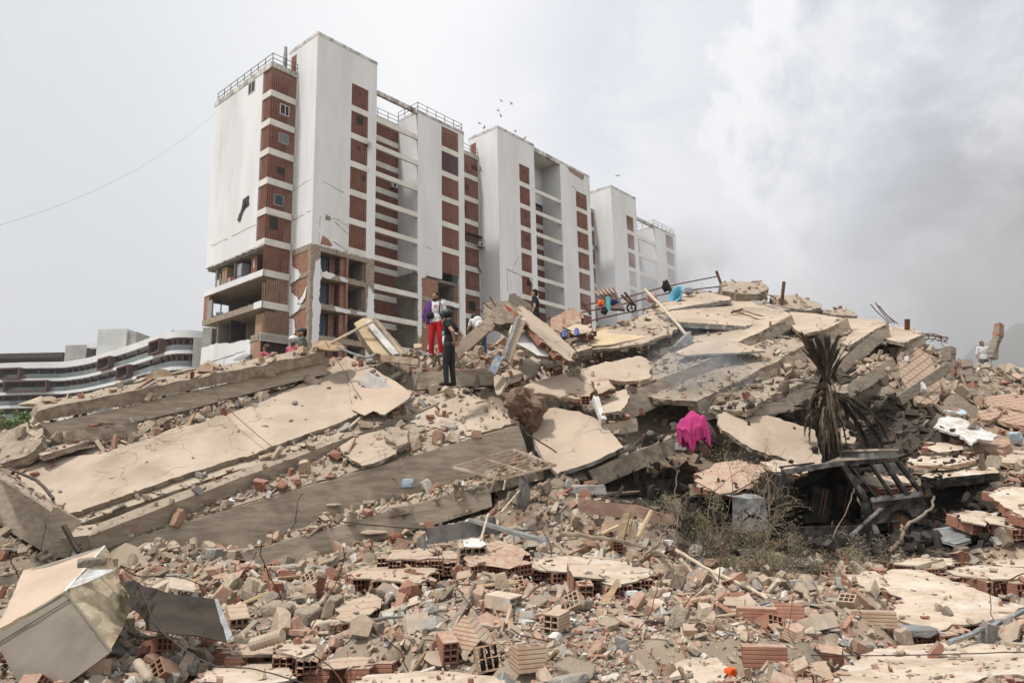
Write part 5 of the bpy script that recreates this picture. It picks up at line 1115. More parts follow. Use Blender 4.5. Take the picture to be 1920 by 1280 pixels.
# ------------------------------------------------------------------ loose hollow bricks
def hull_template(kind, seed):
    rnd = random.Random(seed); bm = bmesh.new()
    if kind == 'chunk':
        hx, hy, hz_ = .5, rnd.uniform(.3, .48), rnd.uniform(.18, .36)
        for sx in (-1, 1):
            for sy in (-1, 1):
                for sz in (-1, 1):
                    if rnd.random() < .22:
                        bm.verts.new((sx*hx*.45, sy*hy, sz*hz_)); bm.verts.new((sx*hx, sy*hy*.45, sz*hz_)); bm.verts.new((sx*hx, sy*hy, sz*hz_*.2))
                    else: bm.verts.new((sx*hx*rnd.uniform(.5, 1.1), sy*hy*rnd.uniform(.5, 1.1), sz*hz_*rnd.uniform(.65, 1.1)))
    elif kind == 'chip':
        k = rnd.randint(4, 6); a0 = rnd.random()*6; el = rnd.uniform(.45, 1)
        P = [(math.cos(a0+2*math.pi*i/k+rnd.uniform(-.3, .3))*.5, math.sin(a0+2*math.pi*i/k+rnd.uniform(-.3, .3))*.5*el) for i in range(k)]
        for x, y in P:
            th = rnd.uniform(.05, .1); bm.verts.new((x, y, th)); bm.verts.new((x*rnd.uniform(.9, 1.05), y*rnd.uniform(.9, 1.05), -th))
    else:   # long splinter
        for sx in (-1, 1):
            for sy, sz in ((-1, -1), (1, -1), (1, 1), (-1, 1)): bm.verts.new((sx*.5+rnd.uniform(-.06, .06), sy*.11*rnd.uniform(.6, 1.2), sz*.06*rnd.uniform(.6, 1.2)))
    r_ = bmesh.ops.convex_hull(bm, input=bm.verts)
    bmesh.ops.delete(bm, geom=[g for g in r_['geom_interior'] if isinstance(g, bmesh.types.BMVert)], context='VERTS')
    bmesh.ops.dissolve_limit(bm, angle_limit=.12, verts=bm.verts, edges=bm.edges)
    bm.verts.index_update(); vs = np.array([v.co[:] for v in bm.verts]); fs = [tuple(v.index for v in f.verts) for f in bm.faces]; bm.free(); return vs, fs
TPL = {k: [hull_template(k, 100*j+i) for i in range(n)] for j, (k, n) in enumerate((('chunk', 16), ('chip', 16), ('long', 6)))}
def roughen(me_, amp=.05, cuts=2, bev=.06):
    bm = bmesh.new(); bm.from_mesh(me_); d_ = max((v.co.length for v in bm.verts))
    bmesh.ops.bevel(bm, geom=list(bm.edges), offset=bev*d_, segments=1, affect='EDGES', clamp_overlap=True)
    bmesh.ops.triangulate(bm, faces=bm.faces); 
    for _ in range(cuts): bmesh.ops.subdivide_edges(bm, edges=[e for e in bm.edges if e.calc_length() > d_*.16], cuts=1, use_grid_fill=False)
    bmesh.ops.triangulate(bm, faces=bm.faces); sd_ = random.uniform(0, 90)
    for v in bm.verts:
        p = v.co/d_; n_ = v.co.normalized(); v.co += n_*d_*amp*(noise.noise(p*2.2+Vector((sd_, 0, 0)))*1.4+noise.noise(p*6+Vector((0, sd_, 0)))*.8)
    bm.to_mesh(me_); bm.free(); return me_
def _bvh(objs):
    V = []; Fc = []; own = []
    for k, o in enumerate(objs):
        b_ = len(V); mw = OFF[o.name]; V.extend(v.co+mw for v in o.data.vertices)
        for p in o.data.polygons: Fc.append([b_+i for i in p.vertices]); own.append(k)
    return BVHTree.FromPolygons(V, Fc), own
SUPB, SUPOWN = _bvh([o for o, l_ in SUPPORT])
def rest(x, y, lift=0.):
    """where the line of sight through a surveyed picture place meets the heap"""
    d = (FW + RI*((x-960)/F_PX) + UP*((640-y)/F_PX)).normalized(); h = SUPB.ray_cast(CAM, d)
    return (h[0] if h[0] is not None else CAM+d*20)+Vector((0, 0, lift))
def down(X, Y):
    h = SUPB.ray_cast(Vector((X, Y, 30)), Vector((0, 0, -1))); return h[0].z if h[0] is not None else 0
def brick_thing(label, x, y, d, rx, ry, rz, m='clay_dusty', W=.15, L=.28, H=.2, cx=2, cz=3, cut=1., jit=.0, group=None, lift=0):
    mb = MB(); c = rest(x, y+34 if d < 9.5 else y+8, .4*min(W, H)+lift)
    add_brick(mb, Vector((0, 0, 0)), rotm(R(rx), R(ry), R(rz)), W, L, H, cx, cz, m, jit, cut)
    o = mb.build('hollow_brick'); o.location = c; tag(o, label, 'brick', group, 'thing'); return o
for a in (('hollow brick standing with two upward holes at the right of centre foreground', 994, 1022, 10.0, 70, 0, 20, 'pale_render', .2, .12, .3, 3, 2),
          ('dusty brick block with a white scrap on top right of the pipes', 944, 1112, 8.3, 5, 0, 60, 'pale_render', .28, .32, .2, 2, 3),
          ('six holed brick facing the camera beside the dark thin pipe', 1044, 1146, 7.6, 2, 4, -28, 'clay_dusty', .17, .28, .21, 2, 3),
          ('brick with two large square holes tilted up left of centre foreground', 780, 1148, 7.6, 62, 0, 25, 'pale_render', .24, .2, .14, 2, 1),
          ('ribbed dusty brick with open end leaning at centre foreground', 884, 1184, 6.9, 35, 25, 50, 'clay_dusty', .22, .34, .24, 2, 3),
          ('brick leaning on the ribbed one with cell ends showing', 838, 1192, 6.9, 10, 0, 20, 'clay', .15, .28, .2, 2, 3),
          ('upright split brick with four dark cells before the ribbed one', 914, 1217, 6.6, -14, -8, 12, 'clay_dusty', .2, .2, .22, 3, 2),
          ('square brick with two top holes at the lower centre', 990, 1222, 6.4, 82, 0, 16, 'clay_dusty', .24, .2, .24, 2, 2),
          ('ribbed brick lying flat at the lower right of centre', 1434, 1206, 6.9, 0, 0, 80, 'clay', .12, .36, .17, 2, 2),
          ('pale brick with three top slots beside the crushed bottle', 1535, 1150, 7.6, 68, 0, 30, 'pale_render', .34, .14, .2, 4, 1),
          ('thin cream brick leaning by the largest wall piece', 1648, 1134, 8.0, 0, 0, 75, 'clay_dusty', .1, .34, .17, 1, 2),
          ('long brick lying under the white pole right of centre', 1420, 1130, 8.2, 0, 0, 70, 'clay', .15, .4, .16, 2, 2),
          ('broken brick arch leaning in the right of centre rubble', 1480, 1130, 8.1, 10, 20, 70, 'clay', .2, .3, .18, 1, 2),
          ('brick stub behind the wire right of the white plaster flake', 1155, 1022, 10.3, 0, 0, 10, 'clay', .2, .3, .2, 3, 3),
          ('brick with cells beside the pink cloth', 1334, 832, 15.2, 20, 30, 20, 'clay_dusty', .3, .3, .22, 3, 2),
          ('hollow brick lying in the shadow right of the palm', 1605, 790, 17.0, 30, 10, 25, 'clay_dusty', .34, .2, .2, 3, 2),
          ('ribbed red block resting on the slope left of the crushed bottle', 1095, 748, 16.4, 10, 0, 10, 'clay', .2, .3, .2, 2, 3),
          ('hollow brick end by the dark metal sheet', 444, 1142, 7.6, 20, 0, 30, 'clay_dusty', .2, .3, .2, 3, 2),
          ('large dusty brick with two round dark holes behind the metal sheet', 335, 1090, 8.6, 20, 15, 30, 'pale_render', .3, .28, .22, 2, 1)):
    lab = a[0]; brick_thing(lab, a[1], a[2], a[3], a[4], a[5], a[6], a[7], *a[8:13])
# ------------------------------------------------------------------ curved hotel far left, tree, wire, birds
mat('hotel_grey', (.52, .52, .50), (.44, .44, .42), .3, .9, .2, 6, stain=(.5, .4, .28), stainamt=.3); mat('hotel_white', (.68, .68, .67), (.62, .62, .61), .2, .8, .05); mat('hotel_dark', (.045, .035, .032), (.07, .055, .05), .5, .6, .05); mat('hotel_brown', (.12, .065, .055), (.10, .055, .045), 1, .7, .05)
mat('hotel_glass', (.11, .135, .135), (.15, .175, .175), .3, .2, 0); mat('bare_block', (.33, .32, .295), (.27, .26, .24), .5, .95, .3, 6, stain=(.42, .4, .36), stainamt=.5)
hp = []
for x, y in ((-90, 688), (-40, 686), (0, 685), (59, 683), (119, 682), (145, 679), (168, 675), (198, 667), (247, 652), (297, 634), (322, 626), (340, 624)):
    d = 27.4*1324.4/(906-.0223*x-y); q = pt(x, y, d); hp.append(Vector((q.x, q.y, 0)))
hp += [hp[-1]+Vector((2.2, .6, 0)), hp[-1]+Vector((3.4, 2.6, 0))]
def catmull(P, n=4):
    o = []
    for i in range(len(P)-1):
        p0, p1, p2, p3 = P[max(i-1, 0)], P[i], P[i+1], P[min(i+2, len(P)-1)]
        for k in range(n):
            t = k/n; o.append(.5*((2*p1)+(p2-p0)*t+(2*p0-5*p1+4*p2-p3)*t*t+(3*p1-p0-3*p2+p3)*t**3))
    return o+[P[-1]]
HC = catmull(hp)
def ribbon(mb, C, z0, z1, o0, o1, m):
    """curved wall between offsets o0 (towards camera) and o1 behind the facade line"""
    k = len(C); A = []
    for i, p in enumerate(C):
        d = (C[min(i+1, k-1)]-C[max(i-1, 0)]).normalized(); n = Vector((-d.y, d.x, 0)); A.append((p+n*o0, p+n*o1))
    vs = []
    for a, b in A: vs += [a+BZ*z0, b+BZ*z0, b+BZ*z1, a+BZ*z1]
    fs = []
    for i in range(k-1):
        for j in range(4): fs.append((i*4+j, i*4+(j+1) % 4, (i+1)*4+(j+1) % 4, (i+1)*4+j))
    fs += [(0, 1, 2, 3), tuple((k-1)*4+q for q in (3, 2, 1, 0))]; mb.add(vs, fs, m)
ht = thing('hotel_building', hp[5], 'long low white hotel with curved balcony bands at the far left', 'hotel')
zt = 29.0; mb = MB(); ribbon(mb, HC, zt-1.4, zt, -.6, 12, 'hotel_white'); mb.build('roof_parapet', ht)
for k in range(5):
    z = zt-1.4-3.05*k-2.4
    mb = MB(); ribbon(mb, HC, z-.65, z, -.6, 12, 'hotel_white'); mb.build('balcony_band', ht)
    mb = MB(); ribbon(mb, HC, z, z+2.4, 1.6, 2.0, 'hotel_dark'); mb.build('window_wall', ht)
    mb = MB(); ribbon(mb, HC[:-4], z, z+1.05, -.45, -.40, 'hotel_glass'); mb.build('balustrade', ht)
    for i in range(1, len(HC)-2, 2):
        if k > 3: break
        mb = MB(); d = (HC[i+1]-HC[i-1]).normalized(); mb.bar(HC[i]+BZ*z, HC[i]+BZ*(z+2.4), .35, .35, 'hotel_brown', up=d); mb.build('mullion', ht)
def hat(x):
    best = min(range(1, len(HC)-1), key=lambda i: abs(((HC[i]-CAM).dot(RI)/(HC[i]-CAM).dot(FW))*F_PX+960-x)); d = (HC[best+1]-HC[best-1]).normalized(); return HC[best], d
for x, k, wd in ((284, 0, 5.2), (190, 0, 6), (231, 1, 6), (264, 2, 5), (4, 0, 5), (28, 1, 10)):
    p, d = hat(x); n = Vector((-d.y, d.x, 0)); z = zt-1.4-3.05*k-2.5; f = MB()
    for a, b in (((-wd/2, -1.6, 0), (wd/2, .4, .3)), ((-wd/2, -1.6, 2.3), (wd/2, .4, 2.6)), ((-wd/2, -1.6, .3), (-wd/2+.3, .4, 2.3)), ((wd/2-.3, -1.6, .3), (wd/2, .4, 2.3))): f.fbox(p+BZ*z, d, n, BZ, a, b, 'hotel_brown')
    f.build('bay_frame', ht)
def hbox(name, x0, x1, yt, d, dep, m, parent, h=9, frame=None):
    a = pt(x0, yt, d); b = pt(x1, yt, d); mb = MB(); ax = Vector((b.x-a.x, b.y-a.y, 0)); L = ax.length; ax.normalize(); ay = Vector((-ax.y, ax.x, 0)); mb.fbox(a, ax, ay, BZ, (0, 0, -h), (L, dep, 0), m); return mb.build(name, parent)
hbox('stair_tower', 184, 238, 617, 163, 8, 'hotel_grey', ht, 12); hbox('stair_tower', 238.5, 256, 622, 163.5, 7, 'bare_block', ht, 10); hbox('roof_room', 123, 163, 647, 172, 8, 'bare_block', ht, 7)
hbox('roof_room', 163.5, 183, 642, 169, 6, 'hotel_white', ht, 1.2); hbox('roof_room', 164, 183, 652, 171, 6, 'room_dark', ht, 4); hbox('roof_canopy', -60, 118, 664, 172, 10, 'steel_dark', ht, 1.2); hbox('roof_canopy', -60, 110, 672, 180, 1, 'hotel_dark', ht, 5)
hbox('end_wall', 363, 380, 634, 131, 14, 'bare_block', ht, 28); hbox('end_wall', 380.5, 397, 614, 128, 10, 'bare_block', ht, 28); hbox('end_wall', 397, 420, 615, 128.5, 1, 'steel_dark', ht, 8)
# straw parasol, tree
mat('straw', (.42, .35, .25), (.30, .25, .18), 3, .95, .5); mat('bark', (.16, .125, .09), (.11, .085, .06), 4, .95, .5)
t = thing('parasol', pt(80, 790, 48)-BZ*3, 'pale straw parasol standing left of the roof slab before the hotel', 'parasol'); c = pt(77, 742, 48)
mb = MB(); mb.tube([c+Vector((0, 0, -.1)), c-BZ*6], .12, 'wood'); mb.build('pole', t)
mb = MB(); K = 8; ring = [c+Vector((1.25*math.cos(i*math.pi/4), 1.25*math.sin(i*math.pi/4), -.62)) for i in range(K)]; mb.add([c]+ring+[c-BZ*.12]+[p-BZ*.06 for p in ring], [(0, 1+i, 1+(i+1) % K) for i in range(K)]+[(9, 10+(i+1) % K, 10+i) for i in range(K)]+[(1+i, 10+i, 10+(i+1) % K, 1+(i+1) % K) for i in range(K)], 'straw'); mb.build('canopy', t)
mat('leaf', (.065, .12, .025), (.10, .16, .035), 2, .6, 0, island=None); mat('leaf_light', (.14, .20, .05), (.09, .15, .035), 2, .6, 0)
t = thing('broadleaf_tree', pt(5, 800, 34)-BZ*4, 'green leafy tree top at the left edge in front of the hotel', 'tree'); b_ = pt(2, 800, 34)
mb = MB(); mb.tube([b_-BZ*5, b_-BZ*1, b_+BZ*.5], [.22, .17, .1], 'bark', 8)
tips = []
for i in range(12):
    a = random.uniform(0, 6.28); e = b_+Vector((1.1*math.cos(a), 1.1*math.sin(a), random.uniform(-.6, .75))); mb.tube([b_-BZ*.8, b_.lerp(e, .6)+BZ*.1, e], [.08, .05, .02], 'bark', 5); tips.append(e)
mb.build('trunk', t); mb = MB(); mb2 = MB()
for i in range(1500):
    e = random.choice(tips); p = e+Vector((random.gauss(0, .38), random.gauss(0, .38), random.gauss(0, .13))); r2 = rotm(random.gauss(0, .5), random.gauss(0, .5), random.random()*6.3); s_ = random.uniform(.07, .14)
    (mb if i % 3 else mb2).add([p+r2 @ Vector(q) for q in ((-s_, 0, 0), (0, -s_*.4, .01), (s_, 0, 0), (0, s_*.4, .01))], [(0, 1, 2, 3)], 'leaf' if i % 3 else 'leaf_light')
mb.build('crown', t); mb2.build('young_leaves', t)
# overhead wire from a pole outside the frame to the block's edge
def cable(name, label, a, b, sag, r_, m='steel_dark', cat='cable', n=24, group=None, wob=0):
    a = pt(*a) if not isinstance(a, Vector) else a; b = pt(*b) if not isinstance(b, Vector) else b; mb = MB()
    mb.tube([a.lerp(b, i/n)-BZ*(4*sag*(i/n)*(1-i/n)) + (Vector((random.gauss(0, wob), random.gauss(0, wob), random.gauss(0, wob*.5))) if 0 < i < n else Vector()) for i in range(n+1)], r_, m, 5)
    return tag(mb.build(name), label, cat, group, 'thing')
cable('overhead_wire', 'thin overhead wire sagging from the left edge to the white block', pt(-60, 438, 40), bp(-2.74, 13.9, 38.2), 1.6, .007)
plain('bird_dark', (.05, .05, .05), .8, bump=0)
def bird(x, y, d, lab, s_=.3, perched=False):
    c = pt(x, y, d); mb = MB(); a = random.uniform(-.5, .5); r2 = rotm(random.uniform(-.3, .3), a, random.uniform(-.6, .6)); V_ = lambda *q: c+r2 @ (Vector(q)*s_)
    mb.ell(c, (.28*s_, .1*s_, .09*s_), 'bird_dark', 8, 6, r2); mb.ell(V_(.3, 0, .04), (.09*s_, .07*s_, .07*s_), 'bird_dark', 6, 5); mb.add([V_(-.22, -.05, 0), V_(-.22, .05, 0), V_(-.5, .1, 0), V_(-.5, -.1, 0)], [(0, 1, 2, 3)], 'bird_dark')
    b_ = mb.build('bird'); tag(b_, lab, 'bird', 'birds wheeling above the blocks' if not perched else None, 'thing')
    if not perched:
        for sg in (-1, 1):
            w2 = MB(); w2.add([V_(.15, sg*.05, .03), V_(-.12, sg*.05, .03), V_(-.16, sg*.55, .3), V_(.02, sg*1.0, .18), V_(.1, sg*.55, .32)], [(0, 1, 2, 3, 4)], 'bird_dark'); w2.build('wing', b_)
for i, (x, y) in enumerate(((940, 190), (959, 195), (934, 208), (939, 218), (908, 240), (966, 247), (984, 260), (899, 232), (1158, 330))):
    bird(x, y, 60, 'small dark bird flying over the roof of the middle white block' if i < 8 else 'lone small bird flying right of the middle white block')
bird(324, 620, 130, 'dark bird perched on the rounded end of the hotel roof', .9, True)
# ------------------------------------------------------------------ people
mat('skin_brown', (.26, .145, .09), (.23, .125, .075), 8, .6, .05); mat('skin_tan', (.34, .205, .135), (.31, .185, .12), 8, .6, .05)
for n_, c_ in (('hair_black', (.012, .010, .009)), ('hair_brown', (.08, .045, .028)), ('tee_white', (.62, .61, .60)), ('tee_black', (.018, .018, .020)), ('trouser_red', (.42, .012, .02)), ('jacket_purple', (.10, .04, .17)),
               ('jeans_black', (.022, .022, .025)), ('jeans_blue', (.035, .07, .14)), ('shoe_grey', (.30, .30, .31)), ('shoe_black', (.02, .02, .02)), ('helmet_black', (.02, .022, .026)), ('helmet_white', (.60, .59, .57)),
               ('teal', (.12, .40, .38)), ('tee_green', (.10, .115, .095)), ('cap_dark', (.04, .045, .055)), ('pink_top', (.45, .12, .14)), ('logo_red', (.50, .06, .05)), ('strap_navy', (.03, .045, .09)), ('eye_dark', (.01, .01, .01))):
    plain(n_, c_, .45 if 'helmet' in n_ else .85, bump=.25 if ('tee' in n_ or 'jeans' in n_ or 'trouser' in n_ or 'jacket' in n_) else .05, scale=14)
def cap(mb, p0, p1, r0, r1, m, n=10):
    p0, p1 = Vector(p0), Vector(p1); d = (p1-p0).normalized()
    mb.tube([p0-d*r0, p0-d*r0*.75, p0-d*r0*.3, p0, p0.lerp(p1, .5), p1, p1+d*r1*.3, p1+d*r1*.75, p1+d*r1], [r0*.05, r0*.62, r0*.93, r0, (r0+r1)/2, r1, r1*.93, r1*.62, r1*.05], m, n)
def fuse(o, vox, it=3):
    m_ = o.modifiers.new('remesh', 'REMESH'); m_.mode = 'VOXEL'; m_.voxel_size = vox; m_.use_smooth_shade = True
    s_ = o.modifiers.new('smooth', 'SMOOTH'); s_.iterations = it; s_.factor = .5; return o
def hand(mb, w_, el, m, curl=.5, side=1):
    w_, el = Vector(w_), Vector(el); d = (w_-el).normalized(); s_ = d.cross(Vector((0, 1, .2))).normalized()*side; n_ = d.cross(s_)
    mb.ell(w_+d*.05, (.042, .02, .055), m, 8, 6, Matrix((s_, n_, d)).transposed())
    for k, ln in enumerate((.068, .078, .074, .058)):
        b_ = w_+d*.09+s_*(.028-.0185*k); k1 = b_+(d*math.cos(curl*.6)+n_*math.sin(curl*.6))*ln*.5; k2 = k1+(d*math.cos(curl*1.8)+n_*math.sin(curl*1.8))*ln*.5
        cap(mb, b_, k1, .0095, .009, m, 6); cap(mb, k1, k2, .009, .0075, m, 6)
    b_ = w_+d*.025+s_*.036; k1 = b_+(d*.6+s_*.7).normalized()*.035; k2 = k1+(d*.9+s_*.25).normalized()*.03; cap(mb, b_, k1, .0115, .0105, m, 6); cap(mb, k1, k2, .0105, .009, m, 6)
def person(label, head_top, H, heading, J, skin, top, bottom, shoes, sleeve=.5, hair='hair_black', hat=None, lean=None, vox=.011, beard=False, extra=None, feet_on=None):
    """J: joints in a standing 1.72 m frame, facing +y, x to the person's right"""
    s_ = H/1.72; base = head_top-BZ*H; t = thing('person', base, label, 'person'); rz = rotm(0, 0, heading)
    D = dict(hipL=(-.09, 0, .90), hipR=(.09, 0, .90), kneeL=(-.10, .02, .49), kneeR=(.10, .02, .49), ankL=(-.11, -.02, .09), ankR=(.11, -.02, .09), waist=(0, 0, 1.04), chest=(0, 0, 1.28), neck=(0, 0, 1.45), head=(0, .02, 1.60),
             shL=(-.185, 0, 1.41), shR=(.185, 0, 1.41), elL=(-.25, -.02, 1.13), elR=(.25, -.02, 1.13), wrL=(-.25, .06, .89), wrR=(.25, .06, .89), curl=.6); D.update(J)
    P = {k: base+rz @ (Vector(v)*s_) for k, v in D.items() if k != 'curl'}; fy = rz @ Vector((0, 1, 0)); fx = rz @ Vector((1, 0, 0))
    rot = Matrix((fx, fy, BZ)).transposed(); hr = rot @ rotm(*(lean or (0, 0, 0)))
    b_ = MB(); hd = P['head']
    b_.ell(hd+hr @ Vector((0, 0, .02)), (.076*s_, .094*s_, .105*s_), skin, 14, 10, hr); b_.ell(hd+hr @ Vector((0, .022, -.055))*s_, (.055*s_, .066*s_, .062*s_), skin, 12, 8, hr)
    b_.ell(hd+hr @ Vector((0, .098, -.012))*s_, (.013*s_, .020*s_, .026*s_), skin, 8, 6, hr); b_.ell(hd+hr @ Vector((0, .088, -.055))*s_, (.025*s_, .012*s_, .012*s_), skin, 8, 6, hr)
    for sg in (-1, 1): b_.ell(hd+hr @ Vector((sg*.08, -.005, -.005))*s_, (.012*s_, .02*s_, .032*s_), skin, 8, 6, hr)
    cap(b_, P['neck']-BZ*.03, hd-hr @ Vector((0, .01, .06)), .052*s_, .05*s_, skin)
    def torso(mb, m, g=0):
        mb.ell(P['chest'], ((.165+g)*s_, (.105+g)*s_, (.20+g)*s_), m, 14, 10, rot); mb.ell(P['waist'], ((.145+g)*s_, (.10+g)*s_, (.17+g)*s_), m, 14, 10, rot); cap(mb, P['shL'], P['shR'], (.062+g)*s_, (.062+g)*s_, m); cap(mb, P['chest'], P['neck'], (.10+g)*s_, (.055+g)*s_, m)
    torso(b_, skin)
    b_.ell((P['hipL']+P['hipR'])/2, (.155*s_, .105*s_, .12*s_), skin, 12, 8, rot)
    for S in 'LR':
        cap(b_, P['sh'+S], P['el'+S], .050*s_, .040*s_, skin); cap(b_, P['el'+S], P['wr'+S], .040*s_, .026*s_, skin); hand(b_, P['wr'+S], P['el'+S], skin, D['curl'], 1 if S == 'R' else -1)
        cap(b_, P['hip'+S], P['knee'+S], .083*s_, .056*s_, skin); cap(b_, P['knee'+S], P['ank'+S], .054*s_, .038*s_, skin); b_.ell(P['ank'+S]+fy*.06*s_-BZ*.045*s_, (.04*s_, .115*s_, .035*s_), skin, 10, 6, rot)
    fuse(b_.build('body', t), vox*.75 if vox < .012 else vox, 2)
    m_ = MB(); torso(m_, top, .018)
    for S in 'LR': cap(m_, P['sh'+S], P['sh'+S].lerp(P['el'+S], sleeve*1.0), .066*s_, .062*s_, top)
    m_.ell(P['waist']-BZ*.10*s_, (.168*s_, .125*s_, .10*s_), top, 12, 8, rot); fuse(m_.build('shirt', t), vox, 4)
    m_ = MB(); m_.ell((P['hipL']+P['hipR'])/2, (.172*s_, .122*s_, .13*s_), bottom, 12, 8, rot); g = .022 if 'red' in bottom else .010
    for S in 'LR': cap(m_, P['hip'+S], P['knee'+S], (.088+g)*s_, (.064+g)*s_, bottom); cap(m_, P['knee'+S], P['ank'+S], (.062+g)*s_, (.047+g)*s_, bottom)
    fuse(m_.build('trousers', t), vox, 4)
    for S in 'LR':
        m_ = MB(); q = P['ank'+S]+fy*.055*s_-BZ*.045*s_; m_.ell(q, (.05*s_, .14*s_, .045*s_), shoes, 12, 8, rot); m_.ell(q-fy*.06*s_+BZ*.03, (.046*s_, .06*s_, .055*s_), shoes, 10, 6, rot); fuse(m_.build('shoe', t), .012, 1)
    m_ = MB()
    for sg in (-1, 1): m_.ell(hd+hr @ Vector((sg*.030, .083, .018))*s_, (.011*s_, .007*s_, .006*s_), 'eye_dark', 6, 5, hr)
    m_.build('eyes', t)
    if hat is None or hat == 'cap' or hat == 'bun':
        m_ = MB(); m_.ell(hd+hr @ Vector((0, -.018, .045))*s_, (.086*s_, .097*s_, .098*s_), hair, 14, 10, hr); m_.ell(hd+hr @ Vector((0, -.05, -.02))*s_, (.074*s_, .058*s_, .08*s_), hair, 12, 8, hr)
        if hat == 'bun': m_.ell(hd+hr @ Vector((0, -.12, .05))*s_, (.05, .05, .05), hair, 10, 8, hr)
        fuse(m_.build('hair', t), .012, 1)
    if hat == 'cap':
        m_ = MB(); m_.ell(hd+hr @ Vector((0, -.01, .07))*s_, (.095*s_, .108*s_, .075*s_), 'cap_dark', 14, 8, hr); m_.ell(hd+hr @ Vector((0, .12, .055))*s_, (.07*s_, .075*s_, .010*s_), 'cap_dark', 12, 6, hr); m_.build('cap', t, True)
    if hat in ('helmet_black', 'helmet_white'):
        m_ = MB(); m_.ell(hd+hr @ Vector((0, -.012, .055))*s_, (.125*s_, .145*s_, .115*s_), hat, 18, 12, hr); m_.ell(hd+hr @ Vector((0, .11, .045))*s_, (.10*s_, .07*s_, .012*s_), hat, 12, 6, hr); h_ = m_.build('helmet', t, True)
        m_ = MB()
        for sg in (-1, 1): m_.bar(hd+hr @ Vector((sg*.09, .0, .0)), hd+hr @ Vector((sg*.03, .05, -.11)), .012, .02, 'shoe_black')
        m_.build('chin_strap', h_)
    if beard: m_ = MB(); m_.ell(hd+hr @ Vector((0, .03, -.072))*s_, (.058*s_, .064*s_, .045*s_), 'hair_black', 12, 8, hr); m_.build('beard', t, True)
    if extra: extra(t, P, fx, fy, hd, s_)
    return t
def red_extra(t, P, fx, fy, hd, s_):
    fx = -fx; P = {(k[:-1]+{'L': 'R', 'R': 'L'}[k[-1]] if k[-1] in 'LR' else k): v for k, v in P.items()}
    m_ = MB()                                                  # purple jacket hung over one shoulder
    cap(m_, P['shL']+BZ*.02, P['elL']-fx*.03, .095, .09, 'jacket_purple'); cap(m_, P['elL']-fx*.03, P['elL']-BZ*.18, .10, .075, 'jacket_purple'); m_.ell(P['chest']-fx*.15+fy*.06-BZ*.02, (.09, .075, .26), 'jacket_purple', 12, 8); m_.ell(P['waist']-fx*.17+fy*.04, (.10, .09, .2), 'jacket_purple', 10, 8)
    fuse(m_.build('jacket', t), .014, 4); m_ = MB(); m_.ell(P['waist']-fx*.12+fy*.14+BZ*.04, (.11, .06, .09), 'tee_black', 12, 8, wob=.3); m_.build('waist_bag', t, True)
    m_ = MB(); m_.tube([P['shR']-fx*.06+fy*.06+BZ*.07, P['shR']-fx*.055+fy*.125-BZ*.06, P['chest']+fx*.12+fy*.12-BZ*.1, P['waist']+fx*.165+fy*.05], .018, 'strap_navy', 6); m_.build('backpack_strap', t)
    c = P['chest']+fy*.128+fx*.02+BZ*.05; m_ = MB(); R_ = .045
    for a0 in range(10):                                       # round printed emblem: ring and bar
        a = a0*math.pi/5; b = (a0+1)*math.pi/5; f = lambda q, r: c+(fx*math.cos(q)+BZ*math.sin(q))*r
        m_.add([f(a, R_*.72), f(a, R_), f(b, R_), f(b, R_*.72)], [(0, 1, 2, 3)], 'logo_red')
    m_.add([c+fx*-.028+BZ*-.01, c+fx*.028+BZ*-.01, c+fx*.028+BZ*.012, c+fx*-.028+BZ*.012], [(0, 1, 2, 3)], 'logo_red'); m_.build('shirt_print', t)
    m_ = MB(); m_.bar(P['hipL']-fx*.02+fy*.11-BZ*.0, P['hipL']+fy*.12+BZ*.2-fx*.03, .02, .02, 'tee_white'); m_.build('drawstring', t)
person('man with a purple jacket on his shoulder, white shirt and bright red trousers', pt(817, 549, 18.9), 1.74, R(180-6), dict(elL=(-.27, -.02, 1.14), wrL=(-.24, .12, .95), elR=(.27, -.04, 1.13), wrR=(.27, .02, .88), kneeL=(-.13, .03, .5), kneeR=(.11, .03, .5), ankL=(-.14, -.02, .09), ankR=(.12, -.02, .09)),
       'skin_brown', 'tee_white', 'trouser_red', 'shoe_grey', .75, beard=True, extra=red_extra, lean=(0, 0, -.5), vox=.010)
def blk_extra(t, P, fx, fy, hd, s_):
    m_ = MB(); m_.ell(P['waist']+fy*.085+BZ*.0, (.135, .075, .17), 'tee_white', 12, 8, Matrix((fx, fy, BZ)).transposed()); m_.ell(P['chest']+fy*.085-BZ*.10, (.14, .078, .09), 'teal', 12, 8, Matrix((fx, fy, BZ)).transposed()); m_.build('shirt_front', t, True)
person('man in black shirt, black jeans and black helmet facing the man in red trousers', pt(842, 582, 16.2), 1.74, R(72), dict(elL=(-.26, -.20, 1.17), wrL=(-.12, -.17, .98), elR=(.27, -.20, 1.17), wrR=(.12, -.17, .98), kneeL=(-.08, .06, .5), kneeR=(.09, -.02, .5), ankL=(-.08, .04, .09), ankR=(.09, -.06, .09), head=(0, .04, 1.59)),
       'skin_tan', 'tee_black', 'jeans_black', 'shoe_black', .45, hat='helmet_black', extra=blk_extra, lean=(-.15, 0, -.2), vox=.010)
person('bareheaded man in black shirt standing on the crest with his arms down', pt(1003, 543, 21.5), 1.72, R(78), dict(elR=(.25, -.01, 1.13), wrR=(.22, .10, .90), elL=(-.25, -.02, 1.13), wrL=(-.24, .1, .9)), 'skin_tan', 'tee_black', 'jeans_black', 'shoe_black', .5)
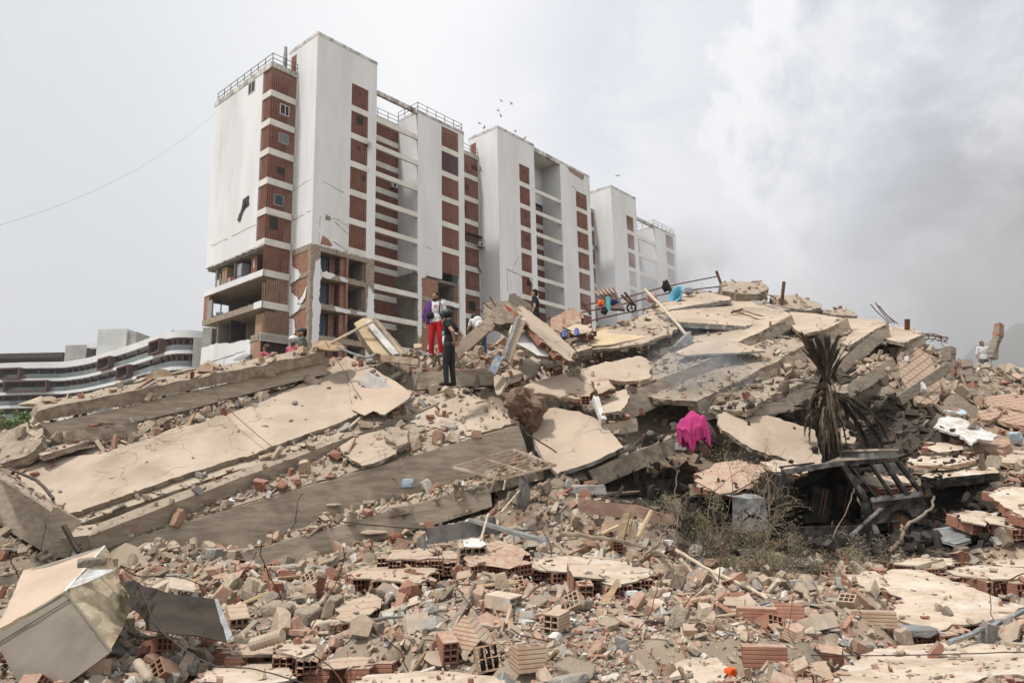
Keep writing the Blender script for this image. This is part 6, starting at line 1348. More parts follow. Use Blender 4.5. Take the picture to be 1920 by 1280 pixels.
person('helmeted person in white shirt bending behind the tent of slabs', pt(901, 584, 20.3)+BZ*.22, 1.60, R(20), dict(waist=(0, .08, 1.03), chest=(-.02, .25, 1.18), neck=(-.03, .38, 1.28), head=(-.04, .48, 1.36), shL=(-.2, .33, 1.24), shR=(.15, .33, 1.24), elL=(-.28, .42, 1.0), elR=(.22, .44, 1.0), wrL=(-.22, .55, .82), wrR=(.18, .57, .82), ankL=(-.14, 0, .09), ankR=(.14, 0, .09)),
       'skin_tan', 'tee_white', 'jeans_blue', 'shoe_grey', .5, hat='helmet_black', lean=(-.6, 0, 0), vox=.012)
person('man in a dark cap and grey green shirt behind the roof slab end', pt(569, 616, 18.4), 1.76, R(98), dict(), 'skin_brown', 'tee_green', 'jeans_black', 'shoe_black', .5, hat='cap', vox=.012, beard=True)
person('person in a white helmet behind the roof slab', pt(551, 632, 18.6), 1.68, R(150), dict(), 'skin_brown', 'pink_top', 'jeans_blue', 'shoe_grey', .5, hat='helmet_white', vox=.012)
person('woman with brown hair in a bun and a pink top left of the white helmet', pt(500, 646, 19.4), 1.62, R(60), dict(), 'skin_tan', 'pink_top', 'jeans_blue', 'shoe_grey', .3, hair='hair_brown', hat='bun', vox=.013)
person('distant person in a white shirt beside the tall brick post at right', pt(1840, 640, 31), 1.70, R(170), dict(), 'skin_brown', 'tee_white', 'jeans_black', 'shoe_black', .9, vox=.016)
# ------------------------------------------------------------------ burnt car wreck
car = thing('burnt_car', car_o, 'burnt out crushed car shell with pale grey front wing amid charred rubble', 'car')
def cq(x, y, z): return car_o+cx_*x+cy_*y+BZ*z
def carpart(name, fn, parent=None):
    m_ = MB(); fn(m_); o = m_.build(name, parent or car); return o
def sheet(mb, pts, th, m, sub=5, crumple=.02, ax=None):
    """dented sheet metal between four corners"""
    a, b, c_, d = pts; n = (b-a).cross(d-a).normalized(); vs = []
    for s_ in (0, 1):
        for i in range(sub+1):
            for j in range(sub+1):
                u, v = i/sub, j/sub; p = (a*(1-u)+b*u)*(1-v)+(d*(1-u)+c_*u)*v
                vs.append(p+n*(noise.noise(p*3.3)*crumple*2+noise.noise(p*9)*crumple-th*s_))
    k = (sub+1)**2; fs = []
    for i in range(sub):
        for j in range(sub): q = i*(sub+1)+j; fs.append((q, q+sub+1, q+sub+2, q+1)); fs.append((k+q, k+q+1, k+q+sub+2, k+q+sub+1))
    for i in range(sub):
        e0 = i*(sub+1); e1 = e0+sub+1; fs.append((e0, k+e0, k+e1, e1)); fs.append((e0+sub, e1+sub, k+e1+sub, k+e0+sub)); fs.append((i, i+1, k+i+1, k+i)); q = sub*(sub+1)+i; fs.append((q, k+q, k+q+1, q+1))
    mb.add(vs, fs, m)
mat('burnt_wing', (.27, .275, .28), (.15, .145, .14), 4, .6, .4, 20, stain=(.14, .08, .05), stainamt=.7)
mat('burnt_pale', (.19, .18, .17), (.055, .05, .047), 4, .6, .4, 20, stain=(.14, .08, .05), stainamt=.7)
mat('burnt_mid', (.07, .066, .062), (.018, .017, .016), 5, .8, .5, 20, stain=(.10, .05, .03), stainamt=.7, spec=.1)
W_ = 1.72
carpart('front_wing', lambda m: (sheet(m, (cq(.02, 0, .32), cq(.72, 0, .30), cq(.74, .03, .86), cq(.05, .04, .90)), .012, 'burnt_wing', 6, .02), sheet(m, (cq(.05, .04, .90), cq(.74, .03, .86), cq(.74, .25, .93), cq(.08, .25, .95)), .012, 'burnt_wing', 4, .02)))
carpart('front_wing', lambda m: sheet(m, (cq(.05, W_, .4), cq(.8, W_, .4), cq(.8, W_, .9), cq(.05, W_, .86)), .012, 'burnt_mid', 5, .03))
carpart('hood', lambda m: sheet(m, (cq(.1, .3, .95), cq(.95, .3, 1.0), cq(.95, 1.5, .95), cq(.1, 1.5, .88)), .012, 'burnt_mid', 6, .05))
carpart('sill', lambda m: (m.bar(cq(1.05, .02, .26), cq(2.9, .0, .22), .14, .20, 'burnt_mid'), sheet(m, (cq(1.5, -.12, .05), cq(2.75, -.16, .02), cq(2.7, -.02, .30), cq(1.5, -.02, .32)), .01, 'burnt_pale', 5, .03)))
carpart('floor_pan', lambda m: sheet(m, (cq(.8, .1, .22), cq(4.5, .1, .22), cq(4.5, 1.65, .22), cq(.8, 1.65, .22)), .03, 'char', 6, .03))
def pil(*segs, w=.075, m='char_ash'):
    def f(mb):
        for a, b in segs: mb.bar(a, b, w, w*.7, m, up=cy_)
    return f
for segs, w_ in ((((cq(1.02, .02, .28), cq(1.0, .02, .62)), (cq(1.0, .02, .62), cq(1.08, .06, .95)), (cq(1.08, .06, .95), cq(1.30, .16, 1.33))), .08), (((cq(3.02, .02, .25), cq(2.95, .03, .78)), (cq(2.95, .03, .78), cq(2.62, .18, 1.47))), .13), (((cq(3.22, .02, .82), cq(2.80, .18, 1.48)),), .05),
                 (((cq(3.62, .03, .84), cq(3.28, .18, 1.50)),), .06), (((cq(3.98, .05, .86), cq(3.66, .18, 1.50)),), .09), (((cq(4.38, .08, .90), cq(4.0, .2, 1.50)),), .08),
                 (((cq(4.45, W_-.05, .88), cq(4.1, W_-.2, 1.46)),), .08), (((cq(3.1, W_, .3), cq(2.8, W_-.15, 1.44)),), .09), (((cq(1.05, W_, .3), cq(1.1, W_, .9)), (cq(1.1, W_, .9), cq(1.45, W_-.12, 1.3))), .08), (((cq(3.9, W_, .85), cq(3.6, W_-.15, 1.46)),), .06)):
    carpart('pillar', pil(*segs, w=w_))
carpart('roof_rail', lambda m: (m.bar(cq(1.28, .16, 1.33), cq(2.64, .18, 1.47), .13, .09, 'burnt_pale'), m.bar(cq(2.64, .18, 1.47), cq(4.02, .2, 1.51), .10, .08, 'burnt_mid')))
carpart('roof_rail', lambda m: m.bar(cq(1.43, W_-.12, 1.3), cq(4.12, W_-.2, 1.46), .08, .05, 'char_ash'))
carpart('roof_bow', lambda m: [m.bar(cq(x, .18, z), cq(x+.05, W_-.18, z-.03), .06, .03, 'char_ash') for x, z in ((1.32, 1.32), (2.7, 1.46), (4.06, 1.49))])
carpart('roof_bow', lambda m: [m.bar(cq(x, .18, 1.48), cq(x+.1, W_-.18, 1.40), .05, .03, 'char_ash') for x in (2.0, 3.4)])
carpart('roof_sheet', lambda m: sheet(m, (cq(1.35, .2, 1.36), cq(2.5, .2, 1.46), cq(2.6, .75, 1.40), cq(1.4, .8, 1.22)), .01, 'burnt_pale', 6, .05))
carpart('rear_quarter', lambda m: (sheet(m, (cq(3.05, .0, .34), cq(4.42, .04, .36), cq(4.40, .06, .90), cq(3.1, .03, .82)), .012, 'burnt_mid', 7, .03), sheet(m, (cq(3.1, -.01, .72), cq(4.4, .04, .80), cq(4.39, .06, .90), cq(3.1, .02, .82)), .012, 'burnt_pale', 6, .02)))
carpart('tail_panel', lambda m: (sheet(m, (cq(4.5, .1, .35), cq(4.55, 1.6, .35), cq(4.5, 1.6, .85), cq(4.45, .1, .88)), .012, 'burnt_mid', 6, .04), m.bar(cq(4.6, .0, .42), cq(4.68, 1.7, .38), .1, .14, 'char')))
carpart('far_side', lambda m: (sheet(m, (cq(1.0, W_, .3), cq(4.45, W_, .3), cq(4.42, W_, .86), cq(1.0, W_, .9)), .012, 'char', 9, .04), sheet(m, (cq(2.6, W_-.15, .85), cq(4.4, W_-.1, .85), cq(4.1, W_-.22, 1.45), cq(2.8, W_-.18, 1.42)), .012, 'char', 6, .05)))
carpart('roof_sheet', lambda m: sheet(m, (cq(2.5, .2, 1.46), cq(3.9, .2, 1.50), cq(3.95, 1.2, 1.38), cq(2.6, 1.3, 1.28)), .01, 'char_ash', 8, .06))
carpart('dashboard', lambda m: (m.box(cq(1.35, .86, .82), (.3, 1.4, .2), 'char', rotm(0, .2, math.atan2(cx_.y, cx_.x))), m.tube([cq(1.6+.02*math.cos(a), .5+.17*math.sin(a), .9+.17*math.cos(a)) for a in [i*.42 for i in range(16)]], .014, 'char_ash', 5)))
for x, y in ((1.95, .45), (1.95, 1.25), (2.9, .85)):
    def st(m, x=x, y=y):
        m.box(cq(x, y, .46), (.5, .5, .12), 'char', rotm(0, 0, math.atan2(cx_.y, cx_.x))); m.bar(cq(x+.25, y, .45), cq(x+.42, y, 1.0), .45, .08, 'char', up=cy_)
        for k in range(5): m.bar(cq(x+.2, y-.2+.1*k, .52), cq(x+.37, y-.2+.1*k, .98), .014, .014, 'rust')
    carpart('seat', st)
for x, y in ((.42, .05), (3.75, .05), (.42, W_-.1), (3.75, W_-.1)):
    def wh(m, x=x, y=y):
        R0 = .30; c_ = cq(x, y, .28)
        pts = [c_+cx_*R0*math.cos(a)+BZ*R0*math.sin(a) for a in [i*math.pi/9 for i in range(19)]]; m.tube(pts, .045, 'char', 6, False)
        m.tube([c_-cy_*.02, c_+cy_*.12], .2, 'rust', 12); [m.bar(c_, c_+(cx_*math.cos(a)+BZ*math.sin(a))*R0, .04, .03, 'burnt_mid', up=cy_) for a in (0, 1.26, 2.5, 3.77, 5.03)]
    carpart('wheel', wh)
carpart('loose_trim', lambda m: (m.bar(cq(1.9, -.35, .02), cq(3.2, -.1, .62), .09, .02, 'burnt_pale'), m.bar(cq(1.6, -.4, .05), cq(2.5, -.3, .12), .12, .03, 'burnt_mid'), sheet(m, (cq(2.75, -.3, .0), cq(2.95, -.3, .02), cq(3.0, -.18, .34), cq(2.85, -.2, .36)), .01, 'burnt_pale', 3, .02)))
mb = MB(); random.seed(5)
for q in range(90):                      # molten and burnt odds and ends in and under the shell
    p = cq(random.uniform(-.2, CL+.5), random.uniform(-.7, 1.9), random.uniform(.02, .12)); d = Vector((random.uniform(-1, 1), random.uniform(-1, 1), random.uniform(-.2, .9))).normalized(); L = random.uniform(.2, .8); k = d.orthogonal().normalized()*L*random.uniform(-.3, .3)
    mb.tube([p, p+d*L*.4+k, p+d*L*.75+k*.7, p+d*L], random.uniform(.006, .022), random.choice(['char', 'char_ash', 'rust', 'burnt_mid']), 5)
for q in range(160):
    p = cq(random.uniform(-.3, CL+.8), random.uniform(-.8, 1.9), random.uniform(.02, .2)); s_ = random.uniform(.06, .25); mb.box(p, (s_, s_*random.uniform(.3, .9), s_*random.uniform(.1, .5)), random.choice(['char', 'char', 'char_ash', 'burnt_mid']), rotm(random.uniform(-1, 1), random.uniform(-1, 1), random.uniform(0, 3)))
tag(mb.build('charred_debris'), 'black charred scrap heaped in and around the burnt car', 'burnt debris', None, 'stuff')
# ------------------------------------------------------------------ dead palm
mat('frond_dead', (.17, .125, .085), (.085, .062, .045), 3, .8, .1); mat('frond_char', (.032, .025, .02), (.06, .045, .034), 3, .8, .1)
pb = Vector((pt(1553, 880, 15.5).x, pt(1553, 880, 15.5).y, zat(1553, 885, 15.5))); ptop = pt(1549, 688, 15.5); palm = thing('palm_tree', pb, 'dead charred palm with drooping brown fronds standing above the burnt car', 'palm')
mb = MB(); mb.tube([pb-BZ*.3, pb.lerp(ptop, .4)+RI*.05, ptop], [.10, .09, .08], 'frond_char', 10); mb.build('trunk', palm)
def frond(base, d0, L, droop, m, width=.28, nl=26, spread=1.0, fold=.5):
    mb = MB(); pts = [base]; d = d0.normalized(); n_ = 9
    for i in range(n_): d = (d-BZ*droop/n_*(1+i*.12)).normalized(); pts.append(pts[-1]+d*L/n_)
    mb.tube(pts, [.022*(1-i/(n_+2)) for i in range(n_+1)], m, 5)
    for k in range(nl):
        t_ = (.12+.86*k/nl)*n_; i = min(int(t_), n_-1); p = pts[i].lerp(pts[i+1], t_-i); dd = (pts[i+1]-pts[i]).normalized(); sd = dd.cross(BZ)
        if sd.length < .2: sd = dd.cross(RI)
        sd.normalize(); up = sd.cross(dd); ll = width*math.sin(math.pi*min(1, .15+.85*k/nl))**.5*random.uniform(.7, 1.15)
        for sg in (-1, 1):
            tipd = (dd*random.uniform(.9, 1.4)+sd*sg*random.uniform(.35, .8)*spread-BZ*random.uniform(.1, .9)*fold).normalized(); q = p+tipd*ll; w = .017; e = dd.cross(tipd).normalized().cross(tipd)*w
            mb.add([p-e, p+e, p.lerp(q, .6)+e*.7, q, p.lerp(q, .6)-e*.7], [(0, 1, 2, 3, 4)], m)
    return mb.build('frond', palm)
for i in range(24):                      # stiff fan on top
    a = -.75+1.5*i/23+random.uniform(-.08, .08); d = BZ*math.cos(a)*1.0+RI*math.sin(a)*.85+FW*random.uniform(-.35, .35)
    frond(ptop-BZ*random.uniform(0, .5)+RI*random.uniform(-.06, .06), d, random.uniform(.6, .98), random.uniform(0, .3), random.choice(['frond_dead', 'frond_char']), .36, 26, .42, .1)
for i in range(46):                      # hanging skirt
    a = random.uniform(0, 6.28); d = RI*math.cos(a)*.17+Vector((0, 1, 0))*math.sin(a)*.3+BZ*random.uniform(-.5, .2); z_ = random.uniform(.25, 1.0)
    frond(pb.lerp(ptop, z_*.75+.22), d, random.uniform(.75, 1.35)*(.6+.5*z_), random.uniform(2.4, 3.6), random.choice(['frond_dead', 'frond_dead', 'frond_char']), .30, 24, .35, .9)
for a, ln, dr in ((.1, 1.7, 1.5), (-.3, 1.9, 1.2), (-.6, 1.6, 1.2), (-.2, 1.2, 2.2)):
    frond(ptop-BZ*.55, RI*1.0+BZ*a*.8+FW*random.uniform(-.3, .3), ln, dr, 'frond_char', .36, 26, .8, .9)
for i in range(26):
    a = random.uniform(0, 6.28); z_ = random.uniform(.12, .6); frond(pb.lerp(ptop, z_), RI*math.cos(a)*.12+Vector((0, 1, 0))*math.sin(a)*.2-BZ*.3, random.uniform(.5, .85), 2.5, random.choice(['frond_dead', 'frond_dead', 'frond_char']), .24, 20, .35, .9)
for a, ln in ((.5, 1.0), (.15, .8)): frond(ptop-BZ*.45, -RI+BZ*a, ln, .5, 'frond_dead', .26, 20, .6, .3)
# ------------------------------------------------------------------ dry bushes and broken branches before the car
mat('twig', (.17, .13, .095), (.26, .205, .15), 8, .9, .3); mat('needle', (.17, .145, .085), (.105, .092, .052), 5, .85, 0); mat('needle_pale', (.24, .195, .12), (.17, .14, .085), 5, .85, 0)
def bush(label, root, spread, h, nst, leaves, m1='needle', drift=Vector((0, 0, 0)), tl=1.0):
    t = thing('dry_bush', root, label, 'bush'); mb = MB(); ends = []
    def grow(p, d, L, r_, lev):
        pts = [p]; n_ = 5
        for i in range(n_): d = (d+Vector((random.gauss(0, .16), random.gauss(0, .16), random.gauss(0, .12)-.02))).normalized(); pts.append(pts[-1]+d*L/n_)
        mb.tube(pts, [r_*(1-.13*i) for i in range(n_+1)], 'twig', 4 if lev else 5)
        if lev < 3:
            for _ in range((4, 4, 3)[lev]):
                k = random.randint(1, n_); grow(pts[k], (d+Vector((random.gauss(0, .6), random.gauss(0, .6), random.gauss(0, .4)))).normalized(), L*random.uniform(.4, .65), r_*.55, lev+1)
        if lev >= 2: ends.append((pts[-1], d)); ends.append((pts[2], d)); ends.append((pts[4], d))
    for _ in range(nst):
        a = random.uniform(0, 6.28); grow(root+Vector((random.uniform(-spread, spread)*.4, random.uniform(-.3, .3), 0)), (Vector((math.cos(a)*.9, math.sin(a)*.5, random.uniform(.2, 1.1)*h))+drift).normalized(), tl*random.uniform(.6, 1.1), .014, 0)
    mb.build('branches', t); lf = MB()
    if ends:
        for _ in range(leaves):
            p, d = random.choice(ends); p = p+Vector((random.gauss(0, .045), random.gauss(0, .045), random.gauss(0, .04))); q = (d*.6+Vector((random.gauss(0, .6), random.gauss(0, .6), random.gauss(-.5, .5)))).normalized(); L = random.uniform(.03, .075); s_ = q.cross(BZ)*.006
            lf.add([p-s_, p+s_, p+q*L*.6+s_*.8, p+q*L, p+q*L*.6-s_*.8], [(0, 1, 2, 3, 4)], m1 if random.random() < .75 else 'needle_pale')
        lf.build('foliage', t)
bush('dry olive bush with fine brown needles standing left of the burnt car', rest(1335, 1062), 1.0, 2.4, 9, 7500, tl=1.25)
bush('low olive bush with tangled twigs directly in front of the burnt car', rest(1455, 1088), 1.1, .6, 9, 7000, drift=Vector((.25, 0, 0)), tl=.85)
bush('sparse brown twigs low below the rear of the burnt car', rest(1610, 1060), .9, .35, 7, 2500, 'needle_pale', tl=.7)
bush('leafless twigs sprawling over the car doorway', rest(1440, 1030)+BZ*.1, .6, .9, 5, 500, 'needle_pale', drift=Vector((.6, .2, .3)), tl=1.15)
def branch(label, pxs, r0, m='twig', name='fallen_branch', cat='branch', grp=None, wob=.01, n=5):
    P = [pt(*p) if len(p) == 3 else rest(*p, .03) for p in pxs]; C = catmull(P, n); mb = MB(); k = len(C)
    mb.tube([p+Vector((random.gauss(0, wob), random.gauss(0, wob), random.gauss(0, wob))) for p in C], [r0*(1-.5*i/k) for i in range(k)], m, 6); return tag(mb.build(name), label, cat, grp, 'thing')
branch('long grey branch lying from the plank pile toward the white bag', [(1048, 1000, 10.8), (1130, 1008, 10.5), (1190, 1022, 10.2), (1262, 1046, 9.8)], .035)
branch('forked branch leaning beside the white bag', [(1190, 1058, 9.4), (1215, 1035, 9.6), (1238, 1010, 9.8), (1252, 985, 9.9)], .03)
branch('thin upright twig rising in front of the burnt ground left of the car', [(1262, 1015, 10), (1272, 980, 10), (1266, 930, 10.05), (1270, 880, 10.1)], .012)
branch('curved branch arching over the rear of the car', [(1690, 1020, 11.7), (1700, 985, 11.6), (1740, 960, 11.7), (1752, 930, 11.8)], .035, 'wood_grey')
branch('branch stub hooked at the foot of the car', [(1672, 1030, 11.6), (1690, 1010, 11.5), (1692, 985, 11.6)], .04, 'twig')
branch('bare twig crossing the open car door from lower left', [(1405, 1000, 11.6), (1425, 950, 11.7), (1440, 905, 11.8), (1452, 885, 11.8)], .010)
branch('bare twig crossing the open car door from lower right', [(1560, 1010, 11.6), (1588, 955, 11.7), (1600, 915, 11.9)], .010)
branch('bent twig arching beside the car wing', [(1416, 960, 11.5), (1440, 965, 11.5), (1466, 985, 11.6), (1488, 1015, 11.6)], .010)
# ------------------------------------------------------------------ props in the foreground and on the heap
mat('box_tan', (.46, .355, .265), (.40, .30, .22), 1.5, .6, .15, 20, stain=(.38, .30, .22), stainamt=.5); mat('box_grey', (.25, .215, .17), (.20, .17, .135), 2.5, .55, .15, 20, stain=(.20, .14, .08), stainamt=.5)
mat('box_cream', (.50, .44, .31), (.40, .31, .20), 9, .8, .5, 30, stain=(.34, .24, .14), stainamt=.7); mat('lining_yellow', (.50, .42, .20), (.38, .28, .13), 9, .9, .9, 35)
# fallen cabinet, lower left corner: eight surveyed corners
plain('shadow_gap', (.05, .045, .04), .9)
kb = thing('cabinet', pt(120, 1280, 5.6), 'big dented tan metal cabinet lying on its back in the bottom left corner', 'cabinet')
A0 = pt(-14, 1190, 5.75); A1 = pt(122, 1109, 5.95); A2 = pt(208, 1221, 5.75); A3 = pt(60, 1330, 5.55)      # front face
D_ = (pt(45, 1070, 6.9)-A0)*1.0
def cabpart(name, f): m_ = MB(); f(m_); m_.build(name, kb)
B0, B1 = A0+D_, pt(196, 1024, 7.15); B2 = pt(246, 1140, 6.85)
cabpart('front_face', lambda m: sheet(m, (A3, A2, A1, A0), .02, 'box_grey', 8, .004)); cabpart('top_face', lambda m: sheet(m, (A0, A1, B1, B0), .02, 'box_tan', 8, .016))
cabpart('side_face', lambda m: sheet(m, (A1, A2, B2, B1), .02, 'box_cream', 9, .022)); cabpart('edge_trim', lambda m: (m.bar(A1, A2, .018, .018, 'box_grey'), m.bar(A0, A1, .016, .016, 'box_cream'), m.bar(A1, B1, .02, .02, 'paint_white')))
cabpart('back_face', lambda m: m.hexa([A0+(A3-A0)*1.0+D_*.97, A2+(B2-A2)*.97, A1+(B1-A1)*.97, A0+D_*.97]+[p+D_*.03 for p in (A3+D_*.97, A2+(B2-A2)*.97, A1+(B1-A1)*.97, A0+D_*.97)], 'box_grey'))
cabpart('label_plate', lambda m: sheet(m, (A2.lerp(A1, .32).lerp(A3, .22), A2.lerp(A1, .32).lerp(A3, .48), A1.lerp(A2, .30).lerp(A0, .42), A1.lerp(A2, .34).lerp(A0, .18)), .004, 'box_cream', 3, 0)) if False else None
cabpart('door_seam', lambda m: (m.bar(A0.lerp(A3, .12)-FW*.012, A1.lerp(A2, .12)-FW*.012, .008, .006, 'steel_dark'),))
cabpart('torn_lip', lambda m: sheet(m, (pt(124, 1108, 5.93), pt(168, 1064, 6.3), pt(214, 1072, 6.4), pt(170, 1090, 6.15)), .01, 'white_sheet', 5, .02))
def lump(name, label, cat, x, y, size, m, rz=0, seed=1, d=None, kind='chunk', tilt=(0, 0), grp=None):
    c = rest(x, y) if d is None else pt(x, y, d); vs_, fs_ = hull_template(kind, seed); r2 = rotm(tilt[0], tilt[1], rz)
    me_ = bpy.data.meshes.new(name); me_.from_pydata([tuple(r2 @ Vector((v[0]*size[0], v[1]*size[1], v[2]*size[2]))) for v in vs_], [], fs_); me_.materials.append(M(m)); roughen(me_, .045 if kind == 'chunk' else .02) if kind != 'chip' else None; o = link_mesh(name, me_); o.location = c+BZ*size[2]*.25; OFF[o.name] = c; return tag(o, label, cat, grp, 'thing')
lump('wood_lump', 'splintered wooden lump lying on top of the tan cabinet', 'broken wood', 172, 1060, (.22, .15, .12), 'wood_grey', .5, 5, 6.35); lump('wood_lump', 'torn bark brown lump at the corner of the tan cabinet', 'broken wood', 185, 1052, (.28, .16, .12), 'wood', -.3, 8, 6.6, 'long')
# dark bent metal sheet beside it
mat('sheet_dark', (.060, .048, .036), (.035, .030, .026), 3, .6, .25, 20, metal=0, stain=(.10, .07, .05), stainamt=.5, spec=.05)
ts = thing('metal_sheet', pt(330, 1160, 6.6), 'dark bent metal sheet lying between the tan cabinet and the brick rubble', 'metal sheet')
mb = MB(); sheet(mb, (pt(272, 1180, 6.25), pt(425, 1204, 6.35), pt(402, 1122, 7.0), pt(292, 1104, 7.05)), .008, 'sheet_dark', 7, .012); mb.build('sheet_body', ts)
mb = MB(); sheet(mb, (pt(248, 1138, 6.2), pt(274, 1180, 6.25), pt(294, 1104, 7.05), pt(226, 1090, 6.9)), .008, 'sheet_dark', 5, .03); mb.build('curled_end', ts)
mb = MB(); sheet(mb, (pt(424, 1204, 6.35), pt(436, 1190, 6.4), pt(408, 1122, 6.98), pt(402, 1122, 7.0)), .008, 'galv', 4, .004); mb.build('folded_edge', ts)
# pipes, poles, wires
mat('pipe_grey', (.23, .21, .185), (.17, .155, .135), 5, .6, .2); mat('pole_cream', (.52, .44, .33), (.42, .35, .26), 6, .6, .2)
def drum_():
    mb = MB(); c = pt(982, 758, 15.9); mb.ell(c, (.52, .36, .34), 'drum_brown', 28, 16, rotm(.3, .25, .3), wob=.55); mb.ell(c+RI*.12-BZ*.3, (.36, .25, .2), 'drum_brown', 20, 12, rotm(.3, .6, .9), wob=.6); tag(mb.build('crushed_drum'), 'rusted brown crumpled drum lying at the end of the dusty floor slab', 'drum', None, 'thing')
def rod(name, label, cat, P, r_, m, wob=.004, n=6, grp=None, nn=6):
    C = catmull([pt(*p) if len(p) == 3 else rest(*p, r_*1.2) for p in P], n) if len(P) > 2 else [((pt(*P[0]) if len(P[0]) == 3 else rest(*P[0], r_)).lerp((pt(*P[1]) if len(P[1]) == 3 else rest(*P[1], r_)), i/6)) for i in range(7)]
    mb = MB(); mb.tube([p+Vector((random.gauss(0, wob), random.gauss(0, wob), random.gauss(0, wob))) for p in C], r_, m, nn); return tag(mb.build(name), label, cat, grp, 'thing')
rod('pipe', 'grey pipe lying left of the pale two holed brick at centre left foreground', 'pipe', [(650, 1168, 7.5), (740, 1156, 7.6), (836, 1144, 7.7)], .018, 'pipe_grey')
rod('pipe', 'long grey pipe lying behind the six holed brick', 'pipe', [(914, 1150, 7.7), (1015, 1160, 7.5), (1062, 1162, 7.6), (1160, 1146, 7.7), (1262, 1143, 7.8)], .017, 'pipe_grey')
rod('pipe', 'thin black pipe under the black plastic strip at lower centre', 'pipe', [(1024, 1189, 7.0), (1120, 1178, 7.2), (1180, 1166, 7.3), (1246, 1167, 7.3)], .012, 'steel_dark')
rod('pipe', 'dark grey pipe right of the black plastic strip', 'pipe', [(1240, 1146, 7.8), (1330, 1152, 7.7), (1452, 1154, 7.6)], .018, 'pipe_grey')
rod('pipe', 'grey plastic pipe rising to the right edge over the largest wall piece', 'pipe', [(1778, 1204, 6.6), (1850, 1176, 7.0), (1925, 1143, 7.3)], .028, 'galv')
rod('pole', 'cream pole slanting through the dry bush to the bricks below', 'pole', [(1268, 1030, 9.9), (1330, 1068, 9.2), (1392, 1096, 8.7), (1440, 1122, 8.2)], .024, 'pole_cream')
rod('pole', 'long rust stained pole leaning over the tan sheets below the tub', 'pole', [(1209, 543, 23.5), (1250, 585, 22.0), (1292, 634, 20.6)], .05, 'pole_cream')
rod('pole', 'thin pole resting on the straw disc in front of the tower', 'pole', [(594, 656, 17.8), (700, 602, 18.0)], .035, 'pole_cream')
rod('pole', 'dark steel rod leaning under the leaning tan panel', 'pole', [(985, 810, 14.6), (1044, 848, 14.2)], .016, 'steel_dark')
rod('pole', 'dark pipe propped against the end of the long tan slab at left', 'pole', [(120, 985, 12.1), (148, 1036, 11.9)], .045, 'steel_dark')
rod('cable', 'black cable along the end beam at the left edge', 'cable', [(15, 878, 13.6), (45, 890, 13.3), (75, 905, 13.0), (100, 935, 12.5)], .03, 'steel_dark')
rod('stick', 'pale stick standing among the rubble left of the white flake', 'stick', [(902, 1012, 10.0), (916, 962, 10.3)], .018, 'pole_cream')
rod('pipe', 'bent grey conduit lying behind the tan floor sheet near the man in black', 'pipe', [(632, 650, 17.4), (665, 664, 17.2), (690, 670, 17.1), (705, 662, 17.2)], .03, 'galv')
for i, (P, r_, lb) in enumerate(((((1100, 603, 21.5), (1180, 585, 22.5), (1262, 570, 24.0)), .022, 'low rusty cable lying along the crest left of the blue tub'), (((235, 1075, 7.6), (262, 1100, 6.9), (290, 1165, 6.3), (330, 1205, 5.9), (400, 1246, 5.6), (480, 1254, 5.6), (600, 1290, 5.3)), .006, 'thin wire looping over the dark metal sheet to the bottom edge'),
     (((400, 1105, 7.3), (330, 1080, 7.6), (262, 1080, 7.3), (226, 1060, 7.2)), .006, 'thin wire springing from the wooden lump over the sheet'), (((640, 978, 13.2), (780, 990, 12.9), (1000, 994, 12.6)), .012, 'straight dark wire above the rubble at centre'),
     (((1230, 1186, 7.2), (1500, 1226, 6.5), (1920, 1222, 6.1)), .005, 'long thin wire crossing the right foreground'), (((396, 722, 16.4), (424, 762, 15.6), (470, 804, 14.9), (516, 842, 14.2)), .008, 'thin cord hanging from the roof slab over the tan floor'),
     (((610, 640, 17.6), (660, 720, 16.9), (700, 790, 15.9), (720, 870, 15.0), (745, 905, 14.4)), .008, 'thin cord trailing from the straw disc down over the floors'), (((1010, 1058, 9.2), (1040, 1074, 9.0), (1090, 1066, 9.1), (1110, 1048, 9.4)), .005, 'curl of black wire on the pale centre slab'))):
    rod('wire', lb, 'wire', P, r_, 'rust' if i == 0 else 'steel_dark', .002, 8)
# rusty railing on the crest
tr_ = thing('railing', pt(1260, 560, 24.5), 'fallen rusty railing strung along the crest with leaning posts', 'railing')
Rp = [(1090, 566, 22.2), (1165, 553, 23.2), (1250, 530, 24.6), (1343, 508, 25.9)]; Rq = [(1108, 590, 22.1), (1186, 573, 23.1), (1263, 556, 24.5), (1358, 548, 25.8)]
for a, b, w_ in ((Rp[0], Rq[0], .07), (Rp[1], Rq[1], .07), ((1171, 548, 23.2), (1190, 572, 23.2), .06), (Rp[2], Rq[2], .12), (Rp[3], Rq[3], .07)): mb = MB(); mb.bar(pt(*a), pt(*b), w_, w_, 'rust'); mb.build('post', tr_)
for t_ in (.25, .72):
    P = [pt(*a).lerp(pt(*b), t_) for a, b in zip(Rp, Rq)]; P = [pt(1010, 600, 21.5).lerp(P[0], .02)]+P if t_ > .5 else P; mb = MB(); mb.tube(catmull(P, 5), .024, 'rust', 5); mb.build('rail', tr_)
for P, lb in (((1465, 574, 24.2), (1470, 528, 24.2)), 'thin dark post standing on the crumbled roof edge'), (((1701, 618, 23), (1701, 598, 23)), 'short thick post stub right of the bent rods'):
    mb = MB(); mb.bar(pt(*P[0]), pt(*P[1]), .08 if 'thin' in lb else .14, .08, 'rust'); tag(mb.build('post'), lb, 'post', None, 'thing')
